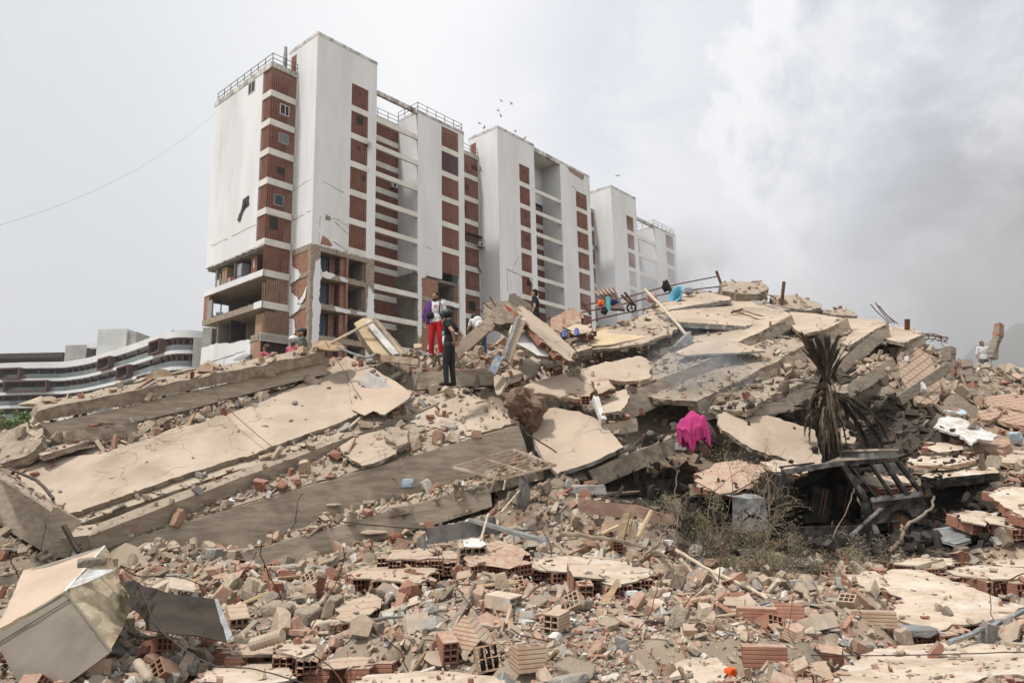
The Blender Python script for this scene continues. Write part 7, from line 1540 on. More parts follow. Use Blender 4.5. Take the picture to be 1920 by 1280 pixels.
for i, (a, b, c_) in enumerate((((1668, 606, 23.5), (1645, 585, 23.6), (1632, 570, 23.7)), ((1672, 606, 23.5), (1654, 586, 23.6), (1641, 567, 23.7)), ((1678, 607, 23.5), (1660, 588, 23.6), (1646, 572, 23.7)), ((1684, 607, 23.5), (1664, 592, 23.6), (1649, 574, 23.7)), ((1380, 530, 25.8), (1376, 527, 25.8), (1370, 524, 25.8)), ((1440, 553, 24.5), (1450, 556, 24.4), (1456, 566, 24.3)), ((922, 580, 17.6), (912, 572, 17.6), (906, 566, 17.6)), ((930, 574, 17.6), (922, 562, 17.6), (918, 556, 17.6)), ((905, 585, 17.5), (898, 580, 17.5), (893, 579, 17.5)))):
    rod('rebar', ('bent rebar rod sticking up at the right end of the crest' if i < 4 else ('thin rebar curling from the broken roof blocks on the crest' if i < 6 else 'rebar stub poking from the head of the slab tent')), 'rebar', (a, b, c_), .016, 'rust', .003, 4, grp='rebar rods on the crest' if i < 4 else ('rebar curls on the roof blocks' if i < 6 else 'rebar stubs on the slab tent'))
cg = thing('rebar_cage', pt(1750, 636, 23), 'small tangled rebar cage on the right shoulder of the heap', 'rebar cage')
for j in range(5): a = pt(1722+j*12, 640, 23.0); b = pt(1728+j*12, 624+j*2, 23.0); mb = MB(); mb.tube([a, a.lerp(b, .5)+RI*.08, b, b+FW*.5], .018, 'rust', 5); mb.build('stirrup', cg)
for j in range(3): mb = MB(); mb.tube([pt(1722, 626+j*5, 23), pt(1750, 625+j*5, 23.2), pt(1776, 634+j*4, 23)], .015, 'rust', 5); mb.build('bar', cg)
# gate-like steel frame with a hanging cloth
fr = thing('bed_frame', pt(940, 880, 14.6), 'pale steel bed frame lying tilted left of the leaning tan panel', 'bed frame')
Fc = [pt(850, 876, 14.0), pt(938, 898, 13.5), pt(1042, 872, 13.8), pt(962, 843, 14.7)]; mb = MB()
for i in range(4): mb.bar(Fc[i], Fc[(i+1) % 4], .05, .05, 'rust_pale')
mb.bar(Fc[0].lerp(Fc[3], .5), Fc[1].lerp(Fc[2], .5), .03, .03, 'rust_pale'); mb.bar(Fc[0].lerp(Fc[1], .5), Fc[3].lerp(Fc[2], .5), .03, .03, 'rust_pale'); mb.build('outer_frame', fr); mb = MB()
for i in range(1, 8): mb.bar(Fc[0].lerp(Fc[1], i/8), Fc[3].lerp(Fc[2], i/8), .022, .022, 'rust_pale')
for p, q in ((pt(948, 900, 13.9), pt(944, 918, 13.8)), (pt(940, 960, 13.0), pt(978, 915, 13.8))): mb.bar(p, q, .03, .03, 'pole_cream')
mb.build('slats', fr)
def cloth(name, label, cat, c, size, m, seed=0, drape=.5, res=26, folds=6, parent=None, lowf=.42):
    """crumpled fabric: a closed, folded heap"""
    vs_ = []; fs_ = []; n_ = res
    for i in range(n_+1):
        for j in range(2*n_):
            th = math.pi*i/n_; ph = math.pi*j/n_; v = Vector((math.sin(th)*math.cos(ph), math.sin(th)*math.sin(ph), math.cos(th)))
            f = 1+lowf*noise.noise(v*1.3+Vector((seed, 0, 0)))-.26*abs(noise.noise(Vector((math.cos(ph)*1.9, math.sin(ph)*1.9, v.z*.8+seed))))-.13*abs(noise.noise(Vector((math.cos(ph)*4.2, math.sin(ph)*4.2, v.z*1.6+seed))))-.10*abs(noise.noise(v*5+Vector((0, 0, seed))))-.05*abs(noise.noise(v*11))
            if v.z < -.2: f *= 1+.25*(v.z+.2)
            vs_.append(c+Vector((v.x*size[0]*f, v.y*size[1]*f, v.z*size[2]*f)))
    for i in range(n_):
        for j in range(2*n_): a = i*2*n_+j; b = i*2*n_+(j+1) % (2*n_); fs_.append((a, a+2*n_, b+2*n_, b))
    mb = MB(); mb.add(vs_, fs_, m); o = mb.build(name, parent, True)
    if parent is None: tag(o, label, cat, None, 'thing')
    return o
plain('cloth_pink', (.42, .035, .16), .85, bump=.5, scale=9); plain('cloth_rag', (.17, .15, .14), .9, bump=.5); plain('cloth_black', (.015, .015, .016), .95); plain('tub_blue', (.16, .50, .64), .4); plain('jacket_orange', (.75, .10, .02), .7); plain('cloth_navy', (.02, .035, .13), .9); plain('cloth_floral', (.50, .25, .28), .9, scale=30); plain('stuff_yellow', (.6, .42, .06), .8)
def drape(name, label, cat, c, R0, H, m, seed, nr=26, na=110):
    """cloth thrown over a lump: creased crown, deep folds widening to a ragged hem"""
    mb = MB(); vs_ = []; fs_ = []
    for lay in (0, 1):
        for i in range(nr+1):
            t = i/nr
            for j in range(na):
                a = 2*math.pi*j/na; e = Vector((math.cos(a), math.sin(a), 0)); q = Vector((math.cos(a)*1.6+seed, math.sin(a)*1.6, t*.35)); q2 = Vector((math.cos(a)*4.2, math.sin(a)*4.2+seed, t*.6))
                fold = abs(noise.noise(q*1.3))*1.1+abs(noise.noise(q2))*.6
                r_ = R0*(min(1, t*1.45)**.8)*(1-.10*max(0, t-.5)*2+.22*noise.noise(q*.7))*(1-.42*fold*min(1, t*1.6)) - lay*.006
                z_ = H*(1-t**1.75*(1.0+.35*noise.noise(q*.9+Vector((5, 0, 0)))))+.14*H*noise.noise(Vector((e.x*t*3, e.y*t*3, seed)))*2-.10*H*abs(noise.noise(Vector((e.x*t*5+seed, e.y*t*5, 2))))
                vs_.append(c+Vector((e.x*r_+.12*t*R0, e.y*r_*.8, z_-H*.5-lay*.004)))
    k = (nr+1)*na
    for i in range(nr):
        for j in range(na):
            a, b = i*na+j, i*na+(j+1) % na; fs_.append((a, a+na, b+na, b)); fs_.append((k+a, k+b, k+b+na, k+a+na))
    for j in range(na): a, b = nr*na+j, nr*na+(j+1) % na; fs_.append((a, k+a, k+b, b))
    mb.add(vs_, fs_, m); return tag(mb.build(name, None, True), label, cat, None, 'thing')
drape('pink_cloth', 'bright pink cloth draped over debris between the leaning panel and the big wall panel', 'cloth', pt(1299, 802, 15.0), .40, .64, 'cloth_pink', 4.3)
cloth('hanging_cloth', 'grey brown rag hanging from the steel bed frame', 'cloth', pt(981, 927, 13.75), (.13, .07, .36), 'cloth_rag', 8, folds=5)
cloth('hanging_cloth', 'black cloth slung over the thick railing post on the crest', 'cloth', pt(1248, 537, 24.4), (.13, .10, .24), 'cloth_black', 5)
cloth('floral_cloth', 'pink floral cloth heap on the crest left of the leaning pole', 'cloth', pt(1222, 560, 23.6), (.20, .2, .20), 'cloth_floral', 6)
cloth('bundle', 'grey bundle beside the blue tub on the crest', 'cloth', pt(1291, 546, 24.8), (.2, .2, .15), 'cloth_grey', 7); 
cloth('orange_jacket', 'bright orange bundle with a white patch on the crest', 'jacket', pt(1126, 569, 21.9), (.11, .1, .13), 'jacket_orange', 9); cloth('navy_cloth', 'navy blue cloth beside the orange bundle on the crest', 'cloth', pt(1146, 567, 22.1), (.22, .12, .10), 'cloth_navy', 4)
cloth('black_bag', 'black bag under the orange bundle on the crest', 'bag', pt(1133, 583, 21.7), (.10, .1, .17), 'cloth_black', 2)
lump('skateboard', 'small teal board with yellow wheels standing by the orange bundle', 'board', 1141, 578, (.14, .08, .6), 'teal', 0, 2, 21.7, 'chunk')
drum_() if mat('drum_brown', (.13, .075, .05), (.20, .135, .10), 2.5, .8, .5, 18, stain=(.10, .06, .045), stainamt=.8) else None
tt = thing('blue_tub', pt(1266, 553, 24.2), 'sky blue plastic baby tub tipped up on the crest', 'tub'); mb = MB(); c = pt(1267, 553, 24.2); r2 = rotm(R(70), R(22), R(-35)); vs_ = []; fs_ = []
for k_, (s_, z_) in enumerate(((1, 0), (1.08, .02), (.97, .02), (.72, -.2), (0.01, -.21), (.75, -.225), (1.0, -.0))):
    for j in range(20): a = j*math.pi/10; vs_.append(c+r2 @ Vector((.19*s_*math.cos(a), .36*s_*math.sin(a), z_)))
for k_ in range(6):
    for j in range(20): fs_.append((k_*20+j, k_*20+(j+1) % 20, (k_+1)*20+(j+1) % 20, (k_+1)*20+j))
mb.add(vs_, fs_, 'tub_blue'); mb.build('tub_shell', tt, True)
def ring(name, label, cat, c, r_, t_, m, ax=(0, 1, .3), spokes=0):
    mb = MB(); z_ = Vector(ax).normalized(); x_ = z_.cross(BZ).normalized(); y_ = z_.cross(x_); mb.tube([c+(x_*math.cos(a)+y_*math.sin(a))*r_ for a in [i*math.pi/10 for i in range(21)]], t_, m, 6, False)
    for i in range(spokes): a = i*2*math.pi/spokes; mb.bar(c, c+(x_*math.cos(a)+y_*math.sin(a))*r_, t_*.6, t_*.6, m)
    return tag(mb.build(name), label, cat, None, 'thing')
ring('spoked_ring', 'black spoked wheel on the crest between the railing posts', 'wheel', pt(1184, 577, 22.8), .14, .03, 'shoe_black', spokes=5)
bt = thing('toy_trolley', pt(1070, 622, 19.8), 'blue wheeled toy frame lying on the rubble behind the yellowish panel', 'toy'); mb = MB(); mb.bar(pt(1055, 614, 20), pt(1086, 627, 19.8), .04, .04, 'strap_navy'); mb.build('bar', bt)
plain('toy_blue', (.06, .10, .30), .6)
for x, y in ((1057, 628), (1081, 624)): mb = MB(); mb.tube([pt(x, y-8, 19.7), pt(x+1, y+5, 19.6)], [.05, .09], 'toy_blue', 8); mb.build('wheel', bt)
# straw disc, rusty dish, awning, channel steel, curved metal
def disc(name, label, cat, c, r_, ax, m, th=.05, m2=None):
    mb = MB(); z_ = Vector(ax).normalized(); mb.tube([c-z_*th, c, c+z_*th*.5], [r_*.98, r_, r_*.9], m, 28); mb.tube([c+(z_.orthogonal().normalized()*math.cos(a)+z_.cross(z_.orthogonal().normalized())*math.sin(a))*r_ for a in [i*math.pi/14 for i in range(29)]], th*.6, m2 or m, 5, False); return tag(mb.build(name), label, cat, None, 'thing')
disc('rusty_dish', 'round rusty orange dish standing half hidden behind the roof slab', 'dish', pt(296, 718, 18.0), .38, (0, -1, .25), 'dish_rust', .03, 'galv') if mat('dish_rust', (.30, .17, .09), (.20, .13, .08), 6, .8, .4, 20, stain=(.34, .30, .24), stainamt=.6) else None
disc('straw_disc', 'pale round table top tilted at the right end of the roof slab', 'table top', pt(618, 648, 17.7), .36, (.25, -.5, 1), 'wood', .03)
disc('dark_dish', 'small dark satellite dish fixed low on the white end wall', 'dish', bp(-3.3, 4.9, 11.9), .75, (-.3, -.5, 1), 'galv', .05)
beam('channel_steel', 'rusty steel channel lying left of the man in red trousers', 'steel channel', (715, 664, 17.4), (784, 672, 17.2), .2, .16, 'rust_pale', amp=.005, endjag=.01, litter=0)
beam('steel_beam', 'long rust pink steel beam bent across the rubble below the leaning tan panel', 'steel beam', (1086, 935, 12.9), (1190, 948, 12.4), .12, .24, 'beam_pink', amp=.03, endjag=.05, litter=0) if mat('beam_pink', (.30, .20, .15), (.22, .13, .10), 4, .7, .4, 20, stain=(.16, .10, .07), stainamt=.6) else None
beam('steel_beam', 'drooping end of the rust pink beam before the dry bush', 'steel beam', (1190, 948, 12.4), (1262, 968, 12.0), .12, .18, 'beam_pink', amp=.03, litter=0)
beam('gutter', 'dark grey metal gutter with a tapering end left of the stick', 'gutter', (800, 990, 11.6), (925, 968, 11.4), .2, .26, 'sheet_grey', amp=.01, endjag=.03, litter=0) if mat('sheet_grey', (.11, .105, .10), (.17, .155, .14), 4, .5, .3, 20, metal=.3) else None
beam('gutter', 'blue grey metal strip slanting down right of the dark gutter', 'gutter', (880, 972, 11.3), (1020, 1012, 10.6), .16, .05, 'galv', amp=.01, endjag=.03, litter=0)
beam('curved_metal', 'grey bent metal strip on the tan surface right of the leaning pole', 'metal strip', (1262, 652, 20.0), (1294, 620, 20.4), .15, .25, 'galv', amp=.03, litter=0)
for i, (a, b) in enumerate((((1372, 586, 22.2), (1392, 579, 22.6)), ((1378, 584, 22.3), (1460, 610, 20.8)), ((1390, 581, 22.5), (1468, 604, 21.0)))): rod('rail_piece', ('short dark rail', 'upper of two long thin dark rails', 'lower of two long thin dark rails')[i]+' lying on the long tan upper sheet', 'rail', [tuple(a), tuple(b)], (.035, .016, .016)[i], 'rust')
aw = thing('fallen_canopy', pt(1135, 570, 22), 'dark ribbed canopy wreck standing behind the orange bundle', 'canopy'); mat('canopy_dark', (.13, .09, .075), (.09, .065, .055), 4, .85, .4)
mb = MB(); sheet(mb, (pt(1122, 576, 22.6), pt(1172, 580, 22.4), pt(1150, 538, 23.6), pt(1116, 546, 23.8)), .08, 'canopy_dark', 5, .03); mb.build('panel', aw)
for i in range(5): mb = MB(); mb.bar(pt(1114+i*7, 545-i*1.5, 23.5), pt(1124+i*7, 553-i*.8, 23.0), .04, .04, 'rust_pale'); mb.build('rib', aw)
# brick posts still standing
def brick_post(label, a, b, w_):
    A, B = pt(*a), pt(*b); mb = MB(); L = (B-A).length; n_ = int(L/.2); d = (B-A).normalized(); q = d.to_track_quat('Z', 'Y').to_matrix()
    for i in range(n_): mb.box(A+d*(i+.5)*L/n_+Vector((random.gauss(0, .02), random.gauss(0, .02), 0)), (w_*random.uniform(.85, 1.1), w_*random.uniform(.85, 1.1), L/n_*1.02), random.choice(['wood_grey', 'room_brick', 'wood_grey']), q @ rotm(random.gauss(0, .04), random.gauss(0, .04), random.gauss(0, .2)))
    return tag(mb.build('brick_post'), label, 'brick post', None, 'thing')
brick_post('tall leaning brick post standing against the sky at the far right', (1860, 672, 30), (1874, 608, 30.5), .27)
brick_post('broken brick post right of the tall tiled wall piece', (1783, 716, 21), (1779, 652, 21.3), .3); brick_post('jagged narrow brick post, right of the two in the middle distance', (1822, 745, 20), (1812, 678, 20.5), .26)
# cabinet by the palm foot, wrecked appliances, small coloured things
wc = thing('white_cabinet', pt(1615, 855, 15.2), 'white topped grey green cabinet lying beside the palm foot', 'cabinet'); plain('cab_green', (.20, .205, .18), .7)
a = pt(1578, 858, 15.6); ax_ = (pt(1646, 852, 15.0)-a); ax_.z = 0; Lx = ax_.length; ax_.normalize(); ay_ = Vector((-ax_.y, ax_.x, 0)); mb = MB(); mb.fbox(a, ax_, ay_, BZ, (0, 0, -.30), (Lx, .9, .12), 'cab_green'); mb.build('carcass', wc); mb = MB(); mb.fbox(a, ax_, ay_, BZ, (-.03, -.04, .123), (Lx+.03, .94, .17), 'pale_render'); mb.build('worktop', wc); mb = MB(); mb.fbox(a, ax_, ay_, BZ, (.05, -.02, -.28), (Lx*.45, -.002, .1), 'cab_green'); mb.fbox(a, ax_, ay_, BZ, (Lx*.5, -.02, -.28), (Lx-.05, -.002, .1), 'cab_green'); mb.build('doors', wc)
lump('appliance', 'pale blue plastic box lying at the right edge above the tiled block', 'plastic box', 1905, 828, (.30, .25, .5), 'tub_pale', .3, 4, 16.5) if plain('tub_pale', (.42, .50, .56), .5) else None
disc('basin', 'upturned pale blue basin on the right slope', 'basin', rest(1790, 775)+BZ*.05, .26, (0, -.4, 1), 'tub_pale', .05)
for nm, lb, ct, x, y, sz, m, sd, kd in (('plastic_bag', 'white knotted plastic bag on the branches before the car', 'bag', 1256, 1020, (.24, .2, .16), 'bag_white', 3, 'chunk'), ('milk_packet', 'white carton with a blue base lying left of centre foreground', 'carton', 830, 1108, (.30, .10, .12), 'bag_white', 7, 'long'), ('newspaper', 'crumpled white paper at the left end of the pale centre slab', 'paper', 1040, 1085, (.26, .16, .03), 'bag_white', 5, 'chip'),
        ('plaster_flake', 'upright white plaster flake behind the pale centre slab', 'plaster flake', 1028, 1028, (.22, .06, .22), 'bag_white', 6, 'chunk'), ('plastic_bag', 'crushed translucent bag right of the upright plaster faced block', 'bag', 1182, 1116, (.2, .14, .12), 'bag_white', 9, 'chunk'), ('plastic_scrap', 'bright green plastic scrap nearest the bottom edge at centre', 'plastic scrap', 1018, 1266, (.16, .09, .03), 'green_bright', 3, 'chip'),
        ('plastic_scrap', 'bright green plastic scrap lying right of the square two holed brick', 'plastic scrap', 1068, 1243, (.12, .06, .02), 'green_bright', 4, 'chip'), ('plastic_scrap', 'tiny green plastic scrap highest of the three green ones', 'plastic scrap', 1095, 1232, (.09, .05, .02), 'green_bright', 5, 'chip'), ('crushed_bottle', 'crushed clear brown bottle beside the pale three slotted brick', 'bottle', 1497, 1165, (.34, .12, .09), 'bottle_brown', 2, 'long'),
        ('orange_ball', 'small orange ball half hidden by the cream faced wall piece', 'ball', 1370, 1264, (.09, .09, .09), 'jacket_orange', 2, 'chunk'), ('leafy_scrap', 'pale green leafy scrap among the bricks at left', 'scrap', 600, 1150, (.14, .06, .08), 'leaf_light', 2, 'chunk'), ('shoe', 'worn brown shoe lying under the cream pole', 'shoe', 1326, 1130, (.26, .10, .11), 'wood', 6, 'long'),
        ('blue_packet', 'blue and white packet by the pink steel beam', 'packet', 1118, 964, (.34, .16, .05), 'tub_blue', 3, 'chip'), ('glossy_leaflet', 'glossy printed leaflet right of the drooping gutter', 'leaflet', 1062, 990, (.30, .14, .04), 'bag_white', 8, 'chip'), ('plastic_bag', 'pale blue torn bag on the dusty slab edge at centre left', 'bag', 764, 912, (.26, .2, .28), 'tub_pale', 5, 'chunk'),
        ('black_bumper', 'black plastic bumper strip on the pipes at lower centre', 'plastic strip', 1200, 1160, (.55, .12, .12), 'shoe_black', 4, 'long'), ('metal_scoop', 'bent grey metal plate before the largest wall piece', 'metal plate', 1712, 1190, (.42, .3, .16), 'galv', 11, 'chunk'), ('grey_pot', 'small grey cup lying left of the bent grey plate', 'cup', 1624, 1216, (.14, .12, .1), 'galv', 3, 'chunk')):
    if 'bag_white' not in MATS: plain('bag_white', (.70, .70, .69), .6, scale=12, bump=.6); plain('green_bright', (.12, .62, .10), .5); plain('bottle_brown', (.22, .12, .08), .15)
    lump(nm, lb, ct, x, y, sz, m, random.uniform(-.5, .5), sd, None, kd)
bo = thing('bottle', pt(270, 1265, 5.9), 'dusty plastic bottle lying at the bottom edge right of the cabinet', 'bottle'); a = pt(258, 1242, 5.95); b = pt(282, 1276, 5.65); mb = MB(); mb.tube([a-(b-a)*.08, a, a.lerp(b, .3), a.lerp(b, .35), a.lerp(b, .55), a.lerp(b, .6), a.lerp(b, .85), a.lerp(b, .95)], [.02, .04, .045, .038, .038, .045, .042, .02], 'pipe_tan', 12) if plain('pipe_tan', (.40, .32, .24), .6) else None; mb.build('bottle_body', bo, True); mb = MB(); mb.tube([a.lerp(b, .95), a.lerp(b, 1.05)], [.016, .016], 'box_grey', 8); mb.build('cap', bo)
a = pt(472, 1208, 6.55); b = pt(530, 1190, 6.5); mb = MB(); mb.tube([a.lerp(b, i/16) for i in range(17)], [.055+.008*(i % 2) for i in range(17)], 'pipe_tan', 12); tag(mb.build('ribbed_hose'), 'short ribbed beige hose beside the long flat brick strip', 'hose', None, 'thing')
# planks by the bush
for i, (a, b, w_) in enumerate((((1165, 1008, 10.2), (1176, 962, 10.4), .10), ((1196, 1006, 10.0), (1222, 956, 10.1), .10), ((1180, 1010, 10.3), (1188, 975, 10.4), .07), ((1128, 1000, 10.6), (1160, 985, 10.7), .1))): mb = MB(); mb.bar(pt(*a), pt(*b), w_, .03, 'wood_yellow') if i or mat('wood_yellow', (.52, .40, .24), (.42, .31, .18), 6, .8, .4, 20, stretch=(1, 1, 6)) else None; mb.bar(pt(*a), pt(*b), w_, .03, 'wood_yellow') if i == 0 else None; tag(mb.build('plank'), ('tallest narrow pale plank', 'wide pale plank leaning right', 'short pale plank', 'flat pale plank')[i]+' in the plank pile left of the dry bush', 'plank', None, 'thing')
# large grey stones left of centre
for i, (x, y, sz, m, lb) in enumerate(((532, 1080, (.48, .36, .34), 'grey_concrete', 'largest of the two pale grey stones left of centre'), (570, 1074, (.40, .28, .22), 'grey_concrete', 'flat pale grey stone beside the largest one'), (562, 1112, (.42, .3, .2), 'rough_concrete', 'tan rounded concrete lump below the pale grey stones'), (576, 1180, (.42, .34, .40), 'rough_concrete', 'big rough boulder at the lower left of centre'), (522, 1152, (.44, .30, .24), 'rough_concrete', 'sloping rough lump right of the dark metal sheet'), (610, 1185, (.34, .3, .22), 'pale_render', 'white topped lump right of the big rough boulder'), (560, 1130, (.26, .24, .18), 'rough_concrete', 'small brown lump between the stones'), (745, 965, (.5, .42, .36), 'rough_concrete', 'brown boulder under the dusty floor edge at centre left'),
        (755, 790, (.6, .4, .3), 'rough_concrete', 'brown block lying on the dusty floor slab below the helmeted man'), (695, 1000, (.6, .5, .12), 'tan_render', 'tan faced slab fragment below the lowest floor edge'), (735, 1010, (.4, .3, .36), 'tan_render', 'upright tan faced wedge below the brown boulder'), (620, 950, (.5, .4, .14), 'tan_render', 'tan topped cake like piece on the rubble at centre left'), (690, 945, (.45, .3, .16), 'tan_render', 'tan wedge beside the cake like piece'), (400, 1050, (.45, .25, .4), 'grey_concrete', 'blue grey upright plate left of the pale grey stones'), (428, 1048, (.40, .2, .34), 'tan_render', 'tan folded plate beside the blue grey one'), (452, 1050, (.5, .36, .36), 'rough_concrete', 'ribbed tan block right of the folded plate'), (1110, 925, (.9, .3, .3), 'grey_concrete', 'grey oblong block right of the hanging rag'), (1160, 930, (1.0, .28, .24), 'rough_concrete', 'long broken beam piece leaning up right of the grey oblong block'), (1275, 845, (.36, .3, .4), 'grey_concrete', 'pale grey block under the pink cloth'))):
    lump('concrete_block', lb, 'concrete block', x, y, sz, m, random.uniform(-.6, .6), 20+i, None, 'chunk')
litter_of = [l_ for o, l_ in SUPPORT]
def drops(n, dmin, dmax, az=50, multi=True, pw=1.):
    """places where loose pieces come to lie: every upward surface below a random point of the heap, gaps between floors too"""
    out_ = []; a = RNG.uniform(-R(az), R(az), n); dd = np.exp(RNG.uniform(math.log(dmin), math.log(dmax), n))
    for t, q in zip(a, dd):
        X, Y = q*math.sin(t), q*math.cos(t); z0 = 14.; prev = 1e9
        for hop in range(4):
            h = SUPB.ray_cast(Vector((X, Y, z0)), Vector((0, 0, -1)))
            if h[0] is None: break
            nrm = h[1]; own_ = SUPOWN[h[2]]
            gap = prev-h[0].z
            if abs(nrm.z) > .45 and gap > .12 and random.random() < litter_of[own_]**(pw if hop == 0 else .35): out_.append((h[0].copy(), nrm if nrm.z > 0 else -nrm, q, gap))
            prev = h[0].z if nrm.z < 0 or True else prev; z0 = h[0].z-.02
            if own_ == 0 or not multi: break
    return out_
# SUPPORT order: find the terrain's index so the hops stop there
_ti = [i for i, (o, l_) in enumerate(SUPPORT) if o is terrain][0]
SUPOWN = [(0 if k == _ti else (_ti if k == 0 else k)) for k in SUPOWN]; litter_of[0], litter_of[_ti] = litter_of[_ti], litter_of[0]
# ------------------------------------------------------------------ countable loose pieces: copies of a few models, each an object of its own
def proto_mesh(kind, seed, size, m, rg=False):
    vs_, fs_ = hull_template(kind, seed); me_ = bpy.data.meshes.new(m); me_.from_pydata([(v[0]*size[0], v[1]*size[1], v[2]*size[2]) for v in vs_], [], fs_); me_.materials.append(M(m)); return roughen(me_) if rg else me_
def plate_mesh(seed, m, L):
    random.seed(seed); k = random.randint(5, 7); P = [Vector((math.cos(2*math.pi*i/k+random.uniform(-.25, .25))*L*.5, math.sin(2*math.pi*i/k+random.uniform(-.25, .25))*L*.5*random.uniform(.5, .9), 0)) for i in range(k)]
    mb = MB(); prism_mb(mb, jag_outline(P, BZ, .09, .03, seed), BZ, random.uniform(.03, .07), m, 'rough_concrete', 0, .006); me_ = bpy.data.meshes.new('plate'); me_.from_pydata(mb.v, [], mb.f)
    for q in mb.mats: me_.materials.append(q)
    me_.polygons.foreach_set('material_index', mb.m); return me_
def hb_mesh(m, jit, cut, W, L, H, cx, cz):
    mb = MB(); add_brick(mb, Vector((0, 0, 0)), Matrix.Identity(3), W, L, H, cx, cz, m, jit, cut); me_ = bpy.data.meshes.new('hollow_brick'); me_.from_pydata(mb.v, [], mb.f); me_.materials.append(M(m)); return me_
def rod_mesh(seed):
    random.seed(seed); mb = MB(); p = Vector((0, 0, 0)); d = Vector((1, 0, .3)); P = [p.copy()]
    for i in range(7): d = (d+Vector((random.gauss(0, .3), random.gauss(0, .3), random.gauss(0, .25)))).normalized(); p = p+d*.14; P.append(p.copy())
    mb.tube(P, .007, 'rust', 5); me_ = bpy.data.meshes.new('rod'); me_.from_pydata(mb.v, [], mb.f); me_.materials.append(M('rust')); return me_
random.seed(11)
KINDS_ = (('tan_fragment', 'slab fragment', 'tan plaster faced floor fragment lying loose in the rubble', 'tan floor fragments in the rubble', [plate_mesh(40+i, 'tan_render' if i % 3 else 'pale_render', random.uniform(.35, .6)) for i in range(9)], 210, .5, (.4, 1)),
          ('concrete_chunk', 'concrete chunk', 'grey brown chunk of broken concrete in the rubble', 'concrete chunks in the rubble', [proto_mesh('chunk', 300+i, (.42, .32, .26), 'rough_concrete' if i % 4 else 'grey_concrete', True) for i in range(9)], 170, .6, (.45, 1)),
          ('hollow_brick', 'brick', 'loose hollow clay brick or piece of one in the rubble', 'loose hollow bricks in the rubble', [hb_mesh(random.choice(['clay_dusty', 'clay_dusty', 'clay']), j, c, *s) for j, c, s in ((0, 1, (.15, .3, .2, 2, 3)), (.03, .7, (.15, .3, .2, 2, 3)), (.03, .85, (.2, .3, .15, 3, 2)), (0, 1, (.2, .3, .15, 3, 2)), (.04, .6, (.2, .3, .2, 3, 3)), (.03, .75, (.1, .3, .2, 1, 3)))], 190, .8, (.75, 1.05)),
          ('wood_splinter', 'broken wood', 'broken lath of weathered wood among the rubble', 'broken laths in the rubble', [proto_mesh('long', 500+i, (random.uniform(.6, 1.1), .35, .4), ('wood_grey', 'wood', 'wood_yellow')[i % 3]) for i in range(5)], 110, .25, (.5, 1.2)),
          ('bent_rod', 'steel rod', 'thin bent steel rod sticking out of the rubble', 'bent rods in the rubble', [rod_mesh(700+i) for i in range(6)], 70, .5, (.6, 1.2)),
          ('white_scrap', 'scrap', 'small white scrap of plaster or plastic in the rubble', 'white scraps in the rubble', [proto_mesh('chip', 600+i, (.16, .14, .14), 'bag_white') for i in range(4)], 80, .3, (.4, 1.1)))
for nm, ct, lb, gp, meshes, n_, tilt, (s0, s1) in KINDS_:
    spots = drops(int(n_*2.2), 5.6, 30, 40, pw=1.6); random.shuffle(spots); k = 0
    for p, nrm, q, gap in spots:
        if k >= n_: break
        if (p-cq(2.3, .8, 0)).length < 2.6: continue
        s_ = random.uniform(s0, s1)*(1 if q > 11 else (.45+.05*q)); s_ *= 1+max(0, q-14)*.03
        if gap < .3: continue
        me_ = random.choice(meshes); o = bpy.data.objects.new(nm, me_); col.objects.link(o)
        qn = BZ.lerp(nrm, .8).normalized().to_track_quat('Z', 'Y').to_matrix()
        o.matrix_world = Matrix.LocRotScale(p+nrm*(.03 if 'fragment' in nm or 'scrap' in nm else .055)*s_, (qn @ rotm(random.gauss(0, tilt), random.gauss(0, tilt), random.uniform(0, 6.28))).to_quaternion(), Vector((s_, s_, s_)))
        tag(o, lb, ct, gp, 'thing'); k += 1

# each loose piece lying next to something that can be named says so
anch = [(o, o['label'].split(' seen ')[0]) for o in col.objects if o.parent is None and o.get('label') and not o.get('group') and 3 < len(o['label'].split()) <= 9 and o.get('kind') != 'stuff' and o.name.split('.')[0] not in ('person', 'bird', 'apartment_building', 'overhead_wire')]
def centre_of(o):
    if o.type == 'EMPTY': return Vector(o.location)
    n_ = len(o.data.vertices); st = max(1, n_//40); c = Vector()
    vs_ = [o.data.vertices[i].co for i in range(0, n_, st)]
    for v in vs_: c += v
    return o.matrix_basis @ (c/len(vs_))
AC = [(centre_of(o), lb) for o, lb in anch]
SHORT = {'tan_fragment': 'tan floor fragment', 'concrete_chunk': 'concrete chunk', 'hollow_brick': 'loose hollow brick', 'wood_splinter': 'broken lath', 'white_scrap': 'white scrap', 'bent_rod': 'bent thin rod'}
for nm, ct, lb, gp, *_r in KINDS_:
    mem = [o for o in col.objects if o.get('group') == gp]; used_ = set()
    for c, al in AC:
        best = min(mem, key=lambda o: (o.location-c).length)
        if (best.location-c).length < 1.5 and best.name not in used_: used_.add(best.name); best['label'] = '%s closest to the %s' % (SHORT[nm], al)
